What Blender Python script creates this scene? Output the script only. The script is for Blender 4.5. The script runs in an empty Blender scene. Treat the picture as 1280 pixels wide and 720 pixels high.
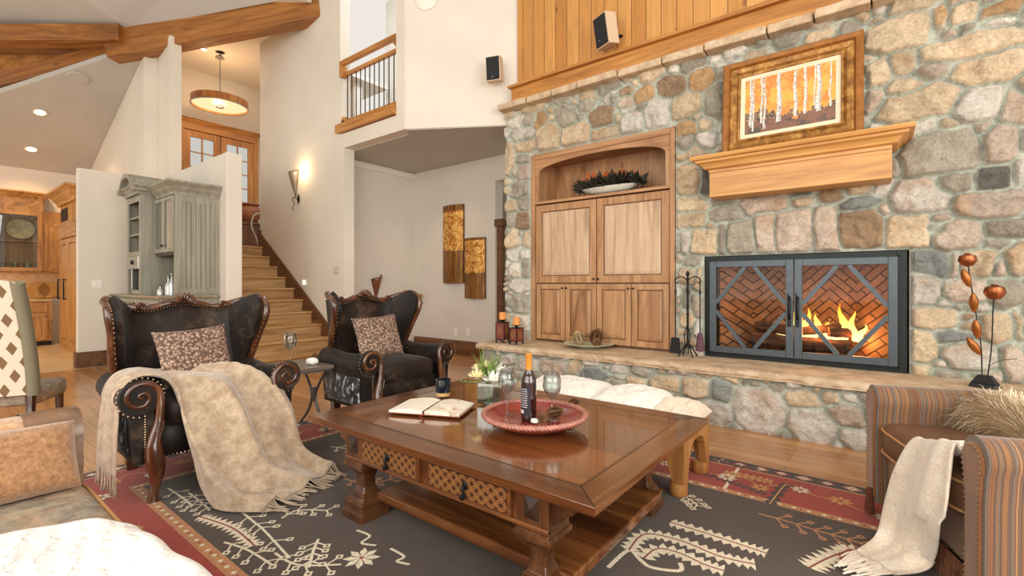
import bpy, math, random
import numpy as np
from mathutils import Vector, Matrix
R = math.radians
PI = math.pi
SC = bpy.context.scene
COL = SC.collection
rnd = random.Random(7)

# ------------------------------------------------------------------ survey: a sight line of the camera met with a real plane of the house
CS, CC, FPX, HZ, CAMZ = .613, .790, 590.0, 355.0, 1.25
def ray(px, py):
    a = (px - 640) / FPX
    return Vector((CC * a - CS, CS * a + CC, (HZ - py) / FPX))
def on_z(px, py, z):
    r = ray(px, py); t = (z - CAMZ) / r.z
    return Vector((r.x * t, r.y * t, z))
def on_y(px, py, y):
    r = ray(px, py); t = y / r.y
    return Vector((r.x * t, y, CAMZ + r.z * t))
def on_x(px, py, x):
    r = ray(px, py); t = x / r.x
    return Vector((x, r.y * t, CAMZ + r.z * t))
def at_d(px, py, d):
    r = ray(px, py)
    return Vector((r.x * d, r.y * d, CAMZ + r.z * d))

# ------------------------------------------------------------------ mesh builder
class MB:
    def __init__(s):
        s.v = []; s.f = []; s.mi = []; s.cur = 0; s.M = None
    def add(s, verts, faces):
        o = len(s.v)
        if s.M is not None:
            verts = [s.M @ Vector(p) for p in verts]
        s.v += [tuple(p) for p in verts]
        s.f += [tuple(i + o for i in f) for f in faces]
        s.mi += [s.cur] * len(faces)
        return s
    def box(s, x0, x1, y0, y1, z0, z1):
        x0, x1 = min(x0, x1), max(x0, x1); y0, y1 = min(y0, y1), max(y0, y1); z0, z1 = min(z0, z1), max(z0, z1)
        return s.add([(x0,y0,z0),(x1,y0,z0),(x1,y1,z0),(x0,y1,z0),(x0,y0,z1),(x1,y0,z1),(x1,y1,z1),(x0,y1,z1)],
                     [(0,3,2,1),(4,5,6,7),(0,1,5,4),(1,2,6,5),(2,3,7,6),(3,0,4,7)])
    def frus(s, x0, x1, y0, y1, z0, z1, ix, iy=None):
        """box whose top is inset by ix, iy"""
        iy = ix if iy is None else iy
        return s.add([(x0,y0,z0),(x1,y0,z0),(x1,y1,z0),(x0,y1,z0),(x0+ix,y0+iy,z1),(x1-ix,y0+iy,z1),(x1-ix,y1-iy,z1),(x0+ix,y1-iy,z1)],
                     [(0,3,2,1),(4,5,6,7),(0,1,5,4),(1,2,6,5),(2,3,7,6),(3,0,4,7)])
    def prism(s, poly, a, b, plane='xz'):
        """polygon extruded from a to b along the axis left out of plane"""
        def P(u, v, w):
            return {'xz': (u, w, v), 'yz': (w, u, v), 'xy': (u, v, w)}[plane]
        n = len(poly)
        ar = sum(poly[i][0]*poly[(i+1) % n][1]-poly[(i+1) % n][0]*poly[i][1] for i in range(n))
        if (ar < 0) != (plane == 'xz'): poly = poly[::-1]
        if a > b: a, b = b, a
        # a side faces negative axis
        vs = [P(u, v, a) for u, v in poly] + [P(u, v, b) for u, v in poly]
        fs = [tuple(range(n))[::-1], tuple(range(n, 2*n))] + [(i, (i+1) % n, (i+1) % n+n, i+n) for i in range(n)]
        return s.add(vs, fs)
    def bar(s, p, q, w, h, up=(0,0,1)):
        p, q = Vector(p), Vector(q); d = (q-p).normalized(); up = Vector(up)
        r = d.cross(up)
        if r.length < 1e-4: r = d.cross(Vector((1,0,0)))
        r.normalize(); u = r.cross(d)
        vs = []
        for c in (p, q):
            for a, b in ((-1,-1),(1,-1),(1,1),(-1,1)):
                vs.append(c + r*(a*w/2) + u*(b*h/2))
        return s.add(vs, [(3,2,1,0),(4,5,6,7),(0,1,5,4),(1,2,6,5),(2,3,7,6),(3,0,4,7)])
    def lathe(s, prof, c=(0,0,0), seg=24, sx=1, sy=1, fn=None):
        vs = []; fs = []; n = len(prof)
        for r, z in prof:
            for k in range(seg):
                a = 2*PI*k/seg
                rr = r*(fn(a, z) if fn else 1)
                vs.append((c[0]+rr*math.cos(a)*sx, c[1]+rr*math.sin(a)*sy, c[2]+z))
        for i in range(n-1):
            for k in range(seg):
                k2 = (k+1) % seg
                fs.append((i*seg+k, i*seg+k2, (i+1)*seg+k2, (i+1)*seg+k))
        loop = prof[0] == prof[-1]
        if prof[0][0] > 1e-5 and not loop: fs.append(tuple(range(seg))[::-1])
        if prof[-1][0] > 1e-5 and not loop: fs.append(tuple((n-1)*seg+k for k in range(seg)))
        return s.add(vs, fs)
    def tube(s, pts, r, seg=8, flat=1.0, up=(0,0,1)):
        pts = [Vector(p) for p in pts]; n = len(pts)
        rs = r if isinstance(r, (list, tuple)) else [r]*n
        vs = []; fs = []; prev = None
        for i, p in enumerate(pts):
            d = (pts[min(i+1, n-1)]-pts[max(i-1, 0)])
            if d.length < 1e-9: d = Vector((0,0,1))
            d.normalize()
            if prev is None:
                x = d.cross(Vector(up))
                if x.length < 1e-3: x = d.cross(Vector((1,0,0)))
            else:
                x = prev - d*prev.dot(d)
                if x.length < 1e-6: x = d.cross(Vector((1,0,0)))
            x.normalize(); y = d.cross(x); prev = x
            for k in range(seg):
                a = 2*PI*k/seg
                vs.append(p + x*(rs[i]*math.cos(a)) + y*(rs[i]*flat*math.sin(a)))
        for i in range(n-1):
            for k in range(seg):
                k2 = (k+1) % seg
                fs.append((i*seg+k, i*seg+k2, (i+1)*seg+k2, (i+1)*seg+k))
        fs.append(tuple(range(seg))[::-1]); fs.append(tuple((n-1)*seg+k for k in range(seg)))
        return s.add(vs, fs)
    def sheet(s, F, nu, nv, th=0.0, N=None):
        """F(u,v) -> point; th gives it a back surface offset along the normal"""
        g = [[Vector(F(i/(nu-1), j/(nv-1))) for j in range(nv)] for i in range(nu)]
        vs = [p for row in g for p in row]
        idx = lambda i, j: i*nv+j
        fs = [(idx(i,j), idx(i+1,j), idx(i+1,j+1), idx(i,j+1)) for i in range(nu-1) for j in range(nv-1)]
        if th:
            back = []
            for i in range(nu):
                for j in range(nv):
                    if N is not None: nn = Vector(N)
                    else:
                        du = g[min(i+1,nu-1)][j]-g[max(i-1,0)][j]; dv = g[i][min(j+1,nv-1)]-g[i][max(j-1,0)]
                        nn = du.cross(dv)
                        nn = nn.normalized() if nn.length > 1e-12 else Vector((0,0,1))
                    back.append(g[i][j]-nn*th)
            o = len(vs); vs += back
            fs += [(o+idx(i,j+1), o+idx(i+1,j+1), o+idx(i+1,j), o+idx(i,j)) for i in range(nu-1) for j in range(nv-1)]
            rim = [idx(i,0) for i in range(nu)] + [idx(nu-1,j) for j in range(1,nv)] + [idx(i,nv-1) for i in range(nu-2,-1,-1)] + [idx(0,j) for j in range(nv-2,0,-1)]
            m = len(rim)
            for k in range(m):
                a, b = rim[k], rim[(k+1) % m]
                fs.append((b, a, a+o, b+o))
        return s.add(vs, fs)
    def puff(s, c, sx, sy, sz, e=.5, nu=16, nv=24, M=None, fn=None):
        """superellipsoid cushion: half sizes sx, sy, sz; e = squareness in plan and in height"""
        e1, e2 = e if isinstance(e, tuple) else (e, e)
        pw = lambda t, k: math.copysign(abs(t)**k, t)
        vs = []; fs = []
        for i in range(nu+1):
            t = -PI/2+PI*i/nu
            for j in range(nv):
                p = 2*PI*j/nv
                q = Vector((sx*pw(math.cos(t), e1)*pw(math.cos(p), e2), sy*pw(math.cos(t), e1)*pw(math.sin(p), e2), sz*pw(math.sin(t), e1)))
                if fn: q = fn(q)
                if M is not None: q = M @ q
                vs.append(q+Vector(c))
        for i in range(nu):
            for j in range(nv):
                j2 = (j+1) % nv
                fs.append((i*nv+j, i*nv+j2, (i+1)*nv+j2, (i+1)*nv+j))
        return s.add(vs, fs)
    def build(s, name, mats, parent=None, smooth=None, bevel=0, sub=0, w=False, label=None, sol=0):
        me = bpy.data.meshes.new(name)
        vs = s.v
        if parent is not None and w:
            o = Vector((0,0,0)); p = parent
            while p is not None: o += p.location; p = p.parent
            vs = [(a-o.x, b-o.y, c-o.z) for a, b, c in vs]
        me.from_pydata(vs, [], s.f)
        if not isinstance(mats, (list, tuple)): mats = [mats]
        for m in mats: me.materials.append(m)
        if len(mats) > 1: me.polygons.foreach_set('material_index', s.mi)
        me.update()
        ob = bpy.data.objects.new(name, me)
        COL.objects.link(ob)
        if parent is not None: ob.parent = parent
        if smooth == 'all':
            me.polygons.foreach_set('use_smooth', [True]*len(me.polygons))
        elif smooth is not None:
            me.polygons.foreach_set('use_smooth', [True]*len(me.polygons))
            me.set_sharp_from_angle(angle=R(smooth))
        if sol:
            m = ob.modifiers.new('thickness', 'SOLIDIFY'); m.thickness = sol; m.offset = 0
        if bevel:
            m = ob.modifiers.new('edge', 'BEVEL'); m.width = bevel; m.segments = 2; m.limit_method = 'ANGLE'; m.angle_limit = R(35)
        if sub:
            m = ob.modifiers.new('soft', 'SUBSURF'); m.levels = sub; m.render_levels = sub
        if label: ob['label'] = label
        return ob

def tag(o, label, cat, group=None, kind=None):
    o['label'] = label; o['category'] = cat
    if group: o['group'] = group
    if kind: o['kind'] = kind
    return o
def thing(name, label, cat, loc=(0,0,0), rotz=0, group=None, scale=1):
    o = bpy.data.objects.new(name, None); COL.objects.link(o)
    o.empty_display_size = .1
    o.location = loc; o.rotation_euler = (0,0,rotz); o.scale = (scale,)*3
    return tag(o, label, cat, group)
def struct(o):
    o['kind'] = 'structure'; return o
def copy_thing(root, loc=None, rotz=None, label=None, group=None, scale=None):
    r = root.copy(); COL.objects.link(r)
    if loc is not None: r.location = loc
    if rotz is not None: r.rotation_euler = (0,0,rotz)
    if scale is not None: r.scale = (scale,)*3 if not isinstance(scale, tuple) else scale
    if label: r['label'] = label
    if group: r['group'] = group
    for ch in list(root.children):
        c = ch.copy(); COL.objects.link(c); c.parent = r
        for g in ch.children:
            d = g.copy(); COL.objects.link(d); d.parent = c
    return r
def catmull(P, n):
    P = [Vector(p) for p in P]; out = []
    m = len(P)-1
    for k in range(n):
        t = k/(n-1)*m; i = min(int(t), m-1); f = t-i
        p0, p1, p2, p3 = P[max(i-1,0)], P[i], P[i+1], P[min(i+2,m)]
        out.append(.5*((2*p1)+(p2-p0)*f+(2*p0-5*p1+4*p2-p3)*f*f+(3*p1-p0-3*p2+p3)*f**3))
    return out
def spline_sheet(rows):
    """rows of control points -> F(u,v) smooth through them, u along the rows' list"""
    rows = [[Vector(p) for p in r] for r in rows]
    def cr(P, t):
        m = len(P)-1; t = min(max(t,0),1)*m; i = min(int(t), m-1); f = t-i
        p0, p1, p2, p3 = P[max(i-1,0)], P[i], P[i+1], P[min(i+2,m)]
        return .5*((2*p1)+(p2-p0)*f+(2*p0-5*p1+4*p2-p3)*f*f+(3*p1-p0-3*p2+p3)*f**3)
    return lambda u, v: cr([cr(r, v) for r in rows], u)

# ------------------------------------------------------------------ materials
def lin(c):
    if isinstance(c, str):
        c = c.lstrip('#'); c = [int(c[i:i+2], 16)/255 for i in (0,2,4)]
    elif max(c) > 1.01: c = [x/255 for x in c]
    return tuple((x/12.92 if x <= .04045 else ((x+.055)/1.055)**2.4) for x in c[:3]) + (1,)
class NT:
    def __init__(s, name):
        s.m = bpy.data.materials.new(name); s.m.use_nodes = True
        s.t = s.m.node_tree; s.n = s.t.nodes; s.b = s.n['Principled BSDF']; s.out = s.n['Material Output']
        s.co = None
    def new(s, typ, **kw):
        n = s.n.new(typ)
        for k, v in kw.items():
            if k in n.inputs.keys(): pass
            setattr(n, k, v)
        return n
    def link(s, a, b): s.t.links.new(a, b)
    def coord(s, scale=(1,1,1), rot=(0,0,0), loc=(0,0,0), rndloc=True, src='Object'):
        tc = s.n.new('ShaderNodeTexCoord'); mp = s.n.new('ShaderNodeMapping')
        mp.inputs['Scale'].default_value = scale; mp.inputs['Rotation'].default_value = rot; mp.inputs['Location'].default_value = loc
        if rndloc:
            oi = s.n.new('ShaderNodeObjectInfo'); ad = s.n.new('ShaderNodeVectorMath'); ad.operation = 'ADD'
            mu = s.n.new('ShaderNodeMath'); mu.operation = 'MULTIPLY'; mu.inputs[1].default_value = 13.0
            s.link(oi.outputs['Random'], mu.inputs[0]); s.link(tc.outputs[src], ad.inputs[0]); s.link(mu.outputs[0], ad.inputs[1])
            s.link(ad.outputs[0], mp.inputs['Vector'])
        else: s.link(tc.outputs[src], mp.inputs['Vector'])
        return mp.outputs[0]
    def noise(s, vec, scale=5, detail=4, rough=.55, dist=0, dim='3D'):
        n = s.n.new('ShaderNodeTexNoise'); n.noise_dimensions = dim
        n.inputs['Scale'].default_value = scale; n.inputs['Detail'].default_value = detail
        n.inputs['Roughness'].default_value = rough; n.inputs['Distortion'].default_value = dist
        if dim != '1D': s.link(vec, n.inputs['Vector'])
        else: s.link(vec, n.inputs['W'])
        return n.outputs['Fac']
    def ramp(s, fac, stops, interp='LINEAR'):
        r = s.n.new('ShaderNodeValToRGB'); r.color_ramp.interpolation = interp
        e = r.color_ramp.elements
        while len(e) < len(stops): e.new(.5)
        for i, (p, c) in enumerate(stops):
            e[i].position = p; e[i].color = lin(c) if not isinstance(c, (int, float)) else (c, c, c, 1)
        s.link(fac, r.inputs[0]); return r.outputs[0]
    def mix(s, a, b, fac, mode='MIX'):
        m = s.n.new('ShaderNodeMix'); m.data_type = 'RGBA'; m.blend_type = mode
        for sock, v in ((m.inputs[6], a), (m.inputs[7], b)):
            if isinstance(v, (tuple, list, str)): sock.default_value = lin(v)
            elif isinstance(v, float): sock.default_value = (v, v, v, 1)
            else: s.link(v, sock)
        if isinstance(fac, (int, float)): m.inputs[0].default_value = fac
        else: s.link(fac, m.inputs[0])
        return m.outputs[2]
    def math(s, op, a, b=None, clamp=False):
        m = s.n.new('ShaderNodeMath'); m.operation = op; m.use_clamp = clamp
        for k, v in enumerate((a, b)):
            if v is None: continue
            if isinstance(v, (int, float)): m.inputs[k].default_value = v
            else: s.link(v, m.inputs[k])
        return m.outputs[0]
    def col(s, c):
        if isinstance(c, (tuple, list, str)): s.b.inputs['Base Color'].default_value = lin(c)
        else: s.link(c, s.b.inputs['Base Color'])
        return s
    def set(s, **kw):
        mp = dict(rough='Roughness', metal='Metallic', coat='Coat Weight', coatr='Coat Roughness', sheen='Sheen Weight', sheenr='Sheen Roughness', spec='Specular IOR Level', trans='Transmission Weight', alpha='Alpha', ior='IOR', sss='Subsurface Weight')
        for k, v in kw.items():
            i = s.b.inputs[mp[k]]
            if isinstance(v, (int, float)): i.default_value = v
            else: s.link(v, i)
        return s
    def bump(s, h, strength=.3, dist=.01):
        b = s.n.new('ShaderNodeBump'); b.inputs['Strength'].default_value = strength; b.inputs['Distance'].default_value = dist
        s.link(h, b.inputs['Height']); s.link(b.outputs[0], s.b.inputs['Normal']); return s

def plain(name, c, rough=.5, metal=0, noise=.0, nscale=20, bump=0, **kw):
    t = NT(name); v = t.coord()
    if noise or bump:
        n = t.noise(v, nscale, 4)
        if noise:
            lc = lin(c)
            a = [min(1, x*(1+noise)) for x in lc[:3]]; b = [x*(1-noise) for x in lc[:3]]
            r = t.n.new('ShaderNodeValToRGB'); r.color_ramp.elements[0].position = .3; r.color_ramp.elements[1].position = .7
            r.color_ramp.elements[0].color = (*b, 1); r.color_ramp.elements[1].color = (*a, 1)
            t.link(n, r.inputs[0]); t.col(r.outputs[0])
        else: t.col(c)
        if bump: t.bump(n, bump, .005)
    else: t.col(c)
    t.set(rough=rough, metal=metal, **kw)
    return t.m
def wood(name, dark, mid, light, axis='x', rough=.4, knots=0, coat=0, sc=1.0, bump=.08):
    t = NT(name)
    st = {'x': (.35, 3.2, 3.2), 'y': (3.2, .35, 3.2), 'z': (3.2, 3.2, .35)}[axis]
    v = t.coord(tuple(k*sc for k in st))
    n1 = t.noise(v, 2.2, 5, .6, 1.2)
    c = t.ramp(n1, [(.25, dark), (.5, mid), (.75, light)])
    st2 = {'x': (1.2, 40, 40), 'y': (40, 1.2, 40), 'z': (40, 40, 1.2)}[axis]
    v2 = t.coord(tuple(k*sc for k in st2))
    n2 = t.noise(v2, 1.5, 3, .6, .2)
    g = t.ramp(n2, [(.3, .72), (.65, 1.08)])
    c = t.mix(c, g, .75, 'MULTIPLY')
    if knots:
        st3 = {'x': (1.1, 2.6, 2.6), 'y': (2.6, 1.1, 2.6), 'z': (2.6, 2.6, 1.1)}[axis]
        v3 = t.coord(tuple(k*sc*knots for k in st3))
        vo = t.n.new('ShaderNodeTexVoronoi'); vo.inputs['Scale'].default_value = 1.6; t.link(v3, vo.inputs['Vector'])
        k = t.ramp(vo.outputs['Distance'], [(.045, 1.0), (.12, 0.0)])
        c = t.mix(c, dark, t.math('MULTIPLY', k, .8))
    t.col(c).set(rough=rough, coat=coat, coatr=.12)
    if bump: t.bump(n2, bump, .004)
    return t.m
def glassmat(name, tint=(235,240,240), refl=1.0, base=.04, rough=.0):
    t = NT(name); t.n.remove(t.b)
    tr = t.n.new('ShaderNodeBsdfTransparent'); tr.inputs[0].default_value = lin(tint)
    gl = t.n.new('ShaderNodeBsdfGlossy'); gl.inputs['Roughness'].default_value = rough
    lw = t.n.new('ShaderNodeLayerWeight'); lw.inputs[0].default_value = .35
    f = t.math('MULTIPLY_ADD', lw.outputs['Facing'], refl*.6); t.n[-1].inputs[2].default_value = base
    mx = t.n.new('ShaderNodeMixShader'); t.link(f, mx.inputs[0]); t.link(tr.outputs[0], mx.inputs[1]); t.link(gl.outputs[0], mx.inputs[2])
    t.link(mx.outputs[0], t.out.inputs[0]); return t.m
def emis(name, c, s):
    t = NT(name); t.col((20,20,20)); t.b.inputs['Emission Color'].default_value = lin(c); t.b.inputs['Emission Strength'].default_value = s
    return t.m
def fabric(name, c1, c2, scale=60, rough=.9, sheen=.3, bump=.4, detail=4, hide=None):
    t = NT(name); v = t.coord(); n = t.noise(v, scale, detail, .7)
    t.col(t.ramp(n, [(.35, c1), (.65, c2)] if len(c2) == 3 and not hide else [(.35, c1), (.56, c2), (.74, hide)])).set(rough=rough, sheen=sheen, spec=.3 if hide else .5).bump(n, bump, .006)
    return t.m

M = {}
def plaster(name, c):
    t = NT(name); v = t.coord(rndloc=False); n = t.noise(v, 1.1, 4, .6); n2 = t.noise(v, 30, 3)
    lc = [x for x in c]
    t.col(t.ramp(n, [(.3, tuple(x-5 for x in lc)), (.7, tuple(min(255, x+4) for x in lc))])).set(rough=.85).bump(n2, .12, .004)
    return t.m
M['plaster'] = plaster('plaster', (222,214,200))
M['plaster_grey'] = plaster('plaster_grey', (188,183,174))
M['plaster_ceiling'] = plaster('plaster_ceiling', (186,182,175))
M['trim_white'] = plain('trim_white', (225,222,208), .5)
M['oak'] = wood('honey_alder', (140,88,38), (188,128,62), (208,152,84), 'x', .42, .9)
M['oak_z'] = wood('honey_alder_upright', (140,88,38), (188,128,62), (210,154,86), 'z', .42, .9)
M['oak_y'] = wood('honey_alder_deep', (140,88,38), (186,126,60), (208,152,84), 'y', .42, .9)
M['beam'] = wood('stained_beam', (92,54,20), (154,98,42), (188,130,66), 'x', .45, .8)
M['mantel'] = wood('mantel_pine', (166,112,56), (206,152,86), (222,172,106), 'x', .42, .5)
M['kitchen'] = wood('kitchen_alder_x', (132,86,40), (190,134,72), (214,162,98), 'x', .4, .8)
M['kitchen_z'] = wood('kitchen_alder_z', (132,86,40), (190,134,72), (214,162,98), 'z', .4, .8)
M['niche'] = wood('media_cabinet_frame', (128,84,50), (176,130,88), (198,156,114), 'x', .5, .8)
M['niche_z'] = wood('media_cabinet_upright', (128,84,50), (176,130,88), (198,156,114), 'z', .5, .8)
M['niche_pale'] = wood('media_cabinet_panel', (150,116,84), (200,168,136), (214,186,156), 'z', .5, .8)
M['niche_dark'] = wood('media_cabinet_dark_tone', (78,50,28), (104,70,42), (124,86,54), 'z', .5)  # darker wood tone for the carcass and door panel grooves
M['stair'] = wood('stair_oak', (140,98,54), (190,146,94), (212,172,120), 'y', .4, .9)
M['stair_rise'] = wood('stair_riser_oak', (138,100,60), (186,146,98), (208,172,124), 'y', .4, .9)
M['base'] = wood('dark_baseboard', (66,40,22), (104,66,38), (128,84,50), 'x', .45)
M['stringer'] = wood('dark_stringer', (66,38,20), (102,62,34), (124,80,46), 'x', .4)
M['table'] = wood('walnut_table', (48,25,12), (98,56,28), (148,96,52), 'x', .22, coat=.55, sc=.8)
M['table_y'] = wood('walnut_table_y', (50,26,12), (100,58,29), (148,96,52), 'y', .22, coat=.55, sc=.8)
M['table_z'] = wood('walnut_table_z', (44,24,12), (84,50,27), (126,82,46), 'z', .3, coat=.35)
M['table_dark'] = plain('dark_inlay', (52,34,24), .35, noise=.2)
M['bench'] = wood('bench_oak', (130,82,38), (176,120,64), (196,144,84), 'z', .4)
M['carved'] = wood('carved_mahogany', (34,18,12), (82,46,26), (132,84,50), 'z', .22, coat=.5, sc=1.5)
M['hide'] = fabric('dark_brown_hide', (12,8,6), (34,23,16), 6, .55, .05, .3, 5, (92,74,58))
M['hide2'] = fabric('dark_brown_hide_seat', (14,9,7), (42,29,20), 5, .55, .05, .35, 5, (96,76,60))
t = NT('speckled_hide'); v = t.coord((1,1,.45)); n = t.noise(v, 30, 3, .7); t.col(t.ramp(n, [(.54, (16,13,12)), (.62, (200,200,200))])).set(rough=.6, sheen=.3); M['speckle'] = t.m
M['brass'] = plain('nailhead_brass', (190,170,140), .3, 1)
M['blackmetal'] = plain('black_iron', (38,38,40), .45, .7, .2)
M['firemetal'] = plain('door_grey_iron', (74,82,87), .42, .55, .1)
M['firedark'] = plain('surround_black', (30,36,34), .5, .5)
M['steel'] = plain('brushed_steel', (170,168,162), .3, .9)
M['glass'] = glassmat('clear_glass', (240,244,243), 1.5, .05)
M['fireglass'] = glassmat('firebox_glass', (250,246,242), .05, .006)
M['porcelain'] = plain('porcelain', (222,220,205), .25, noise=.04)
M['terracotta'] = plain('terracotta', (150,92,56), .6, noise=.2)
M['copper'] = plain('aged_copper', (150,84,50), .32, .8, .25, 15)
M['wax'] = plain('amber_wax', (226,150,80), .5, noise=.15, nscale=30)
M['white_plate'] = plain('switch_white', (236,232,220), .4)
M['greycab'] = wood('grey_green_paint', (128,124,108), (150,146,130), (166,162,146), 'z', .5, bump=.03)
M['greycab_dark'] = plain('cabinet_dark_tone', (92,88,72), .6)  # darker tone for grooves, plinth and stemware rack
M['dark'] = plain('dark_inside', (40,26,18), .7, noise=.2)
# ================================================================== THE SHELL OF THE HOUSE
# floor of hand-scraped boards running along x
def floor_mat():
    t = NT('plank_floor'); tc = t.coord((1,1,1), rndloc=False)
    br = t.n.new('ShaderNodeTexBrick'); br.offset = .37; br.offset_frequency = 2; br.squash = 1
    for k, v in (('Scale', 1.0), ('Mortar Size', .002), ('Mortar Smooth', .2), ('Bias', 0), ('Brick Width', 1.35), ('Row Height', .128)):
        br.inputs[k].default_value = v
    br.inputs['Color1'].default_value = lin((178,118,66)); br.inputs['Color2'].default_value = lin((210,154,98)); br.inputs['Mortar'].default_value = lin((120,74,40))
    t.link(tc, br.inputs['Vector'])
    n = t.noise(t.coord((.8,9,1), rndloc=False), 3, 5, .6, .6); g = t.ramp(n, [(.3, .62), (.7, 1.16)])
    n2 = t.noise(t.coord((2,50,1), rndloc=False), 2, 3); g2 = t.ramp(n2, [(.3, .86), (.7, 1.05)])
    c = t.mix(t.mix(br.outputs['Color'], g, .8, 'MULTIPLY'), g2, .7, 'MULTIPLY')
    t.col(c).set(rough=.26, coat=.4, coatr=.15).bump(br.outputs['Fac'], -.3, .003)
    return t.m
def tile_mat():
    t = NT('kitchen_tile'); tc = t.coord((1,1,1), rndloc=False)
    br = t.n.new('ShaderNodeTexBrick'); br.offset = .5
    for k, v in (('Scale', 1.0), ('Mortar Size', .006), ('Brick Width', .6), ('Row Height', .4)): br.inputs[k].default_value = v
    br.inputs['Color1'].default_value = lin((214,176,128)); br.inputs['Color2'].default_value = lin((230,198,152)); br.inputs['Mortar'].default_value = lin((190,158,116))
    t.link(tc, br.inputs['Vector']); n = t.noise(tc, 3, 4); g = t.ramp(n, [(.3, .86), (.7, 1.06)])
    t.col(t.mix(br.outputs['Color'], g, .8, 'MULTIPLY')).set(rough=.3); return t.m
M['floor'] = floor_mat(); M['tile'] = tile_mat()
struct(MB().box(-9.3, 4.2, -3.2, 6.6, -.1, 0).build('floor', M['floor']))
struct(MB().box(-14.4, -9.3, -3.2, 2.66, -.1, .004).build('floor_kitchen', M['tile']))

# ---- wall with the stairs and the landing opening (y = 4.28)
mb = MB()
mb.box(-9.57, -6.80, 4.28, 4.46, 0, 8.2); mb.box(-6.80, -6.69, 4.28, 4.46, 0, 3.64)
mb.box(-6.69, -5.21, 4.28, 4.46, 3.41, 3.64)
mb.box(-5.40, -5.21, 4.28, 4.46, 3.64, 8.2)
struct(mb.build('wall_stair', M['plaster']))
struct(MB().prism([(-5.21,4.28),(-3.80,5.13),(-3.92,5.33),(-5.33,4.48)], 3.41, 8.2, 'xy').build('wall_diagonal', M['plaster']))
# alcove below the landing: soffit, left wall, far wall with doorway
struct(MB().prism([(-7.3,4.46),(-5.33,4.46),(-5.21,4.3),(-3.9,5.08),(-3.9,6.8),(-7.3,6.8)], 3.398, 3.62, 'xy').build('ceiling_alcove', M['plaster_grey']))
M['plaster_alcove_shaded'] = plaster('plaster_alcove_shaded', (212,205,194))  # greyer copy of the wall plaster, the alcove's shade put into its colour
struct(MB().box(-7.34, -7.14, 4.46, 6.3, 0, 3.41).build('wall_alcove_left', M['plaster_alcove_shaded']))
mb = MB(); mb.box(-7.14, -5.09, 6.1, 6.3, 0, 3.41); mb.box(-5.09, -3.9, 6.1, 6.3, 2.99, 3.41)
struct(mb.build('wall_alcove_far', M['plaster_alcove_shaded']))
struct(MB().box(-6.4, -3.2, 7.0, 7.1, 0, 3.41).build('wall_passage', M['plaster_grey']))
struct(MB().box(-7.14, -7.11, 4.6, 6.1, 3.28, 3.37).build('trim_1', M['trim_white']))
mb = MB(); mb.prism([(6.1,0),(6.07,0),(6.07,.19),(6.085,.24),(6.1,.24)], -7.12, -5.09, 'yz')
struct(mb.build('baseboard_alcove', M['base']))
mb = MB(); mb.box(-4.99, -4.88, 6.02, 6.1, 0, 2.2); mb.box(-5.02, -4.85, 5.99, 6.12, 2.2, 2.32)
struct(mb.build('trim_2', M['base']))
# room beyond the landing opening
struct(MB().box(-9.6, -3.9, 7.3, 7.5, 3.62, 8.2).build('wall_landing', M['plaster']))
struct(MB().prism([(7.3,6.0),(5.9,6.0),(7.3,4.9)], -7.55, -7.35, 'yz').build('trim_3', M['oak_z']))

# ---- entry hall above the stairs
struct(MB().box(-12.2, -9.42, 2.86, 7.5, 1.77, 1.97).build('floor_landing', M['stair']))
struct(MB().box(-12.1, -11.9, 2.87, 7.5, 1.9, 6.0).build('wall_hall', M['plaster']))
struct(MB().prism([(-12.1,2.3),(-9.3,2.9),(-7.5,3.9),(-7.5,4.28),(-9.4,4.28),(-9.4,7.2),(-12.1,7.2)], 5.96, 6.06, 'xy').build('ceiling_hall', M['plaster']))
struct(MB().box(-12.0, -9.57, 6.4, 6.6, 1.9, 6.0).build('wall_hall_far', M['plaster']))

# ---- kitchen walls and ceiling, half walls, tall wall pieces
struct(MB().box(-14.1, -13.9, -3.2, 2.7, 0, 3.66).build('wall_kitchen', M['plaster']))
kc = lambda x: 3.63+.38*(x+13.9)
mb = MB()
mb.prism([(-14.0,0),(-9.85,0),(-9.85,kc(-9.85)-.01),(-14.0,kc(-14.0)-.01)], 2.5, 2.86, 'xz')
mb.prism([(-9.85,0),(-9.24,0),(-9.24,5.36),(-9.5,5.30),(-9.85,5.17)], 2.69, 2.86, 'xz')
struct(mb.build('wall_kitchen_side', M['plaster']))
P = [(-14.0,2.7),(-9.75,2.7),(-9.75,2.42),(-11.76,.95),(-14.0,-.75)]
mb = MB(); n = len(P)
mb.add([(x,y,kc(x)) for x, y in P]+[(x,y,kc(x)+.08) for x, y in P], [tuple(range(n)), tuple(range(n,2*n))[::-1]]+[(i,(i+1)%n,(i+1)%n+n,i+n) for i in range(n)])
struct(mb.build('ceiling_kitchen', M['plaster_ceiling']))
mb = MB(); mb.box(-9.45, -9.33, 1.573, 2.69, 0, 2.97); mb.box(-9.33, -6.92, 2.66, 2.86, 0, 3.03)
struct(mb.build('wall_half_height', M['plaster'], bevel=.012))
mb = MB(); mb.box(-9.33, -9.305, 1.58, 1.95, 0, .24); mb.box(-9.46, -9.305, 1.545, 1.573, 0, .24)
struct(mb.build('baseboard_half_wall', M['base']))

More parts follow.
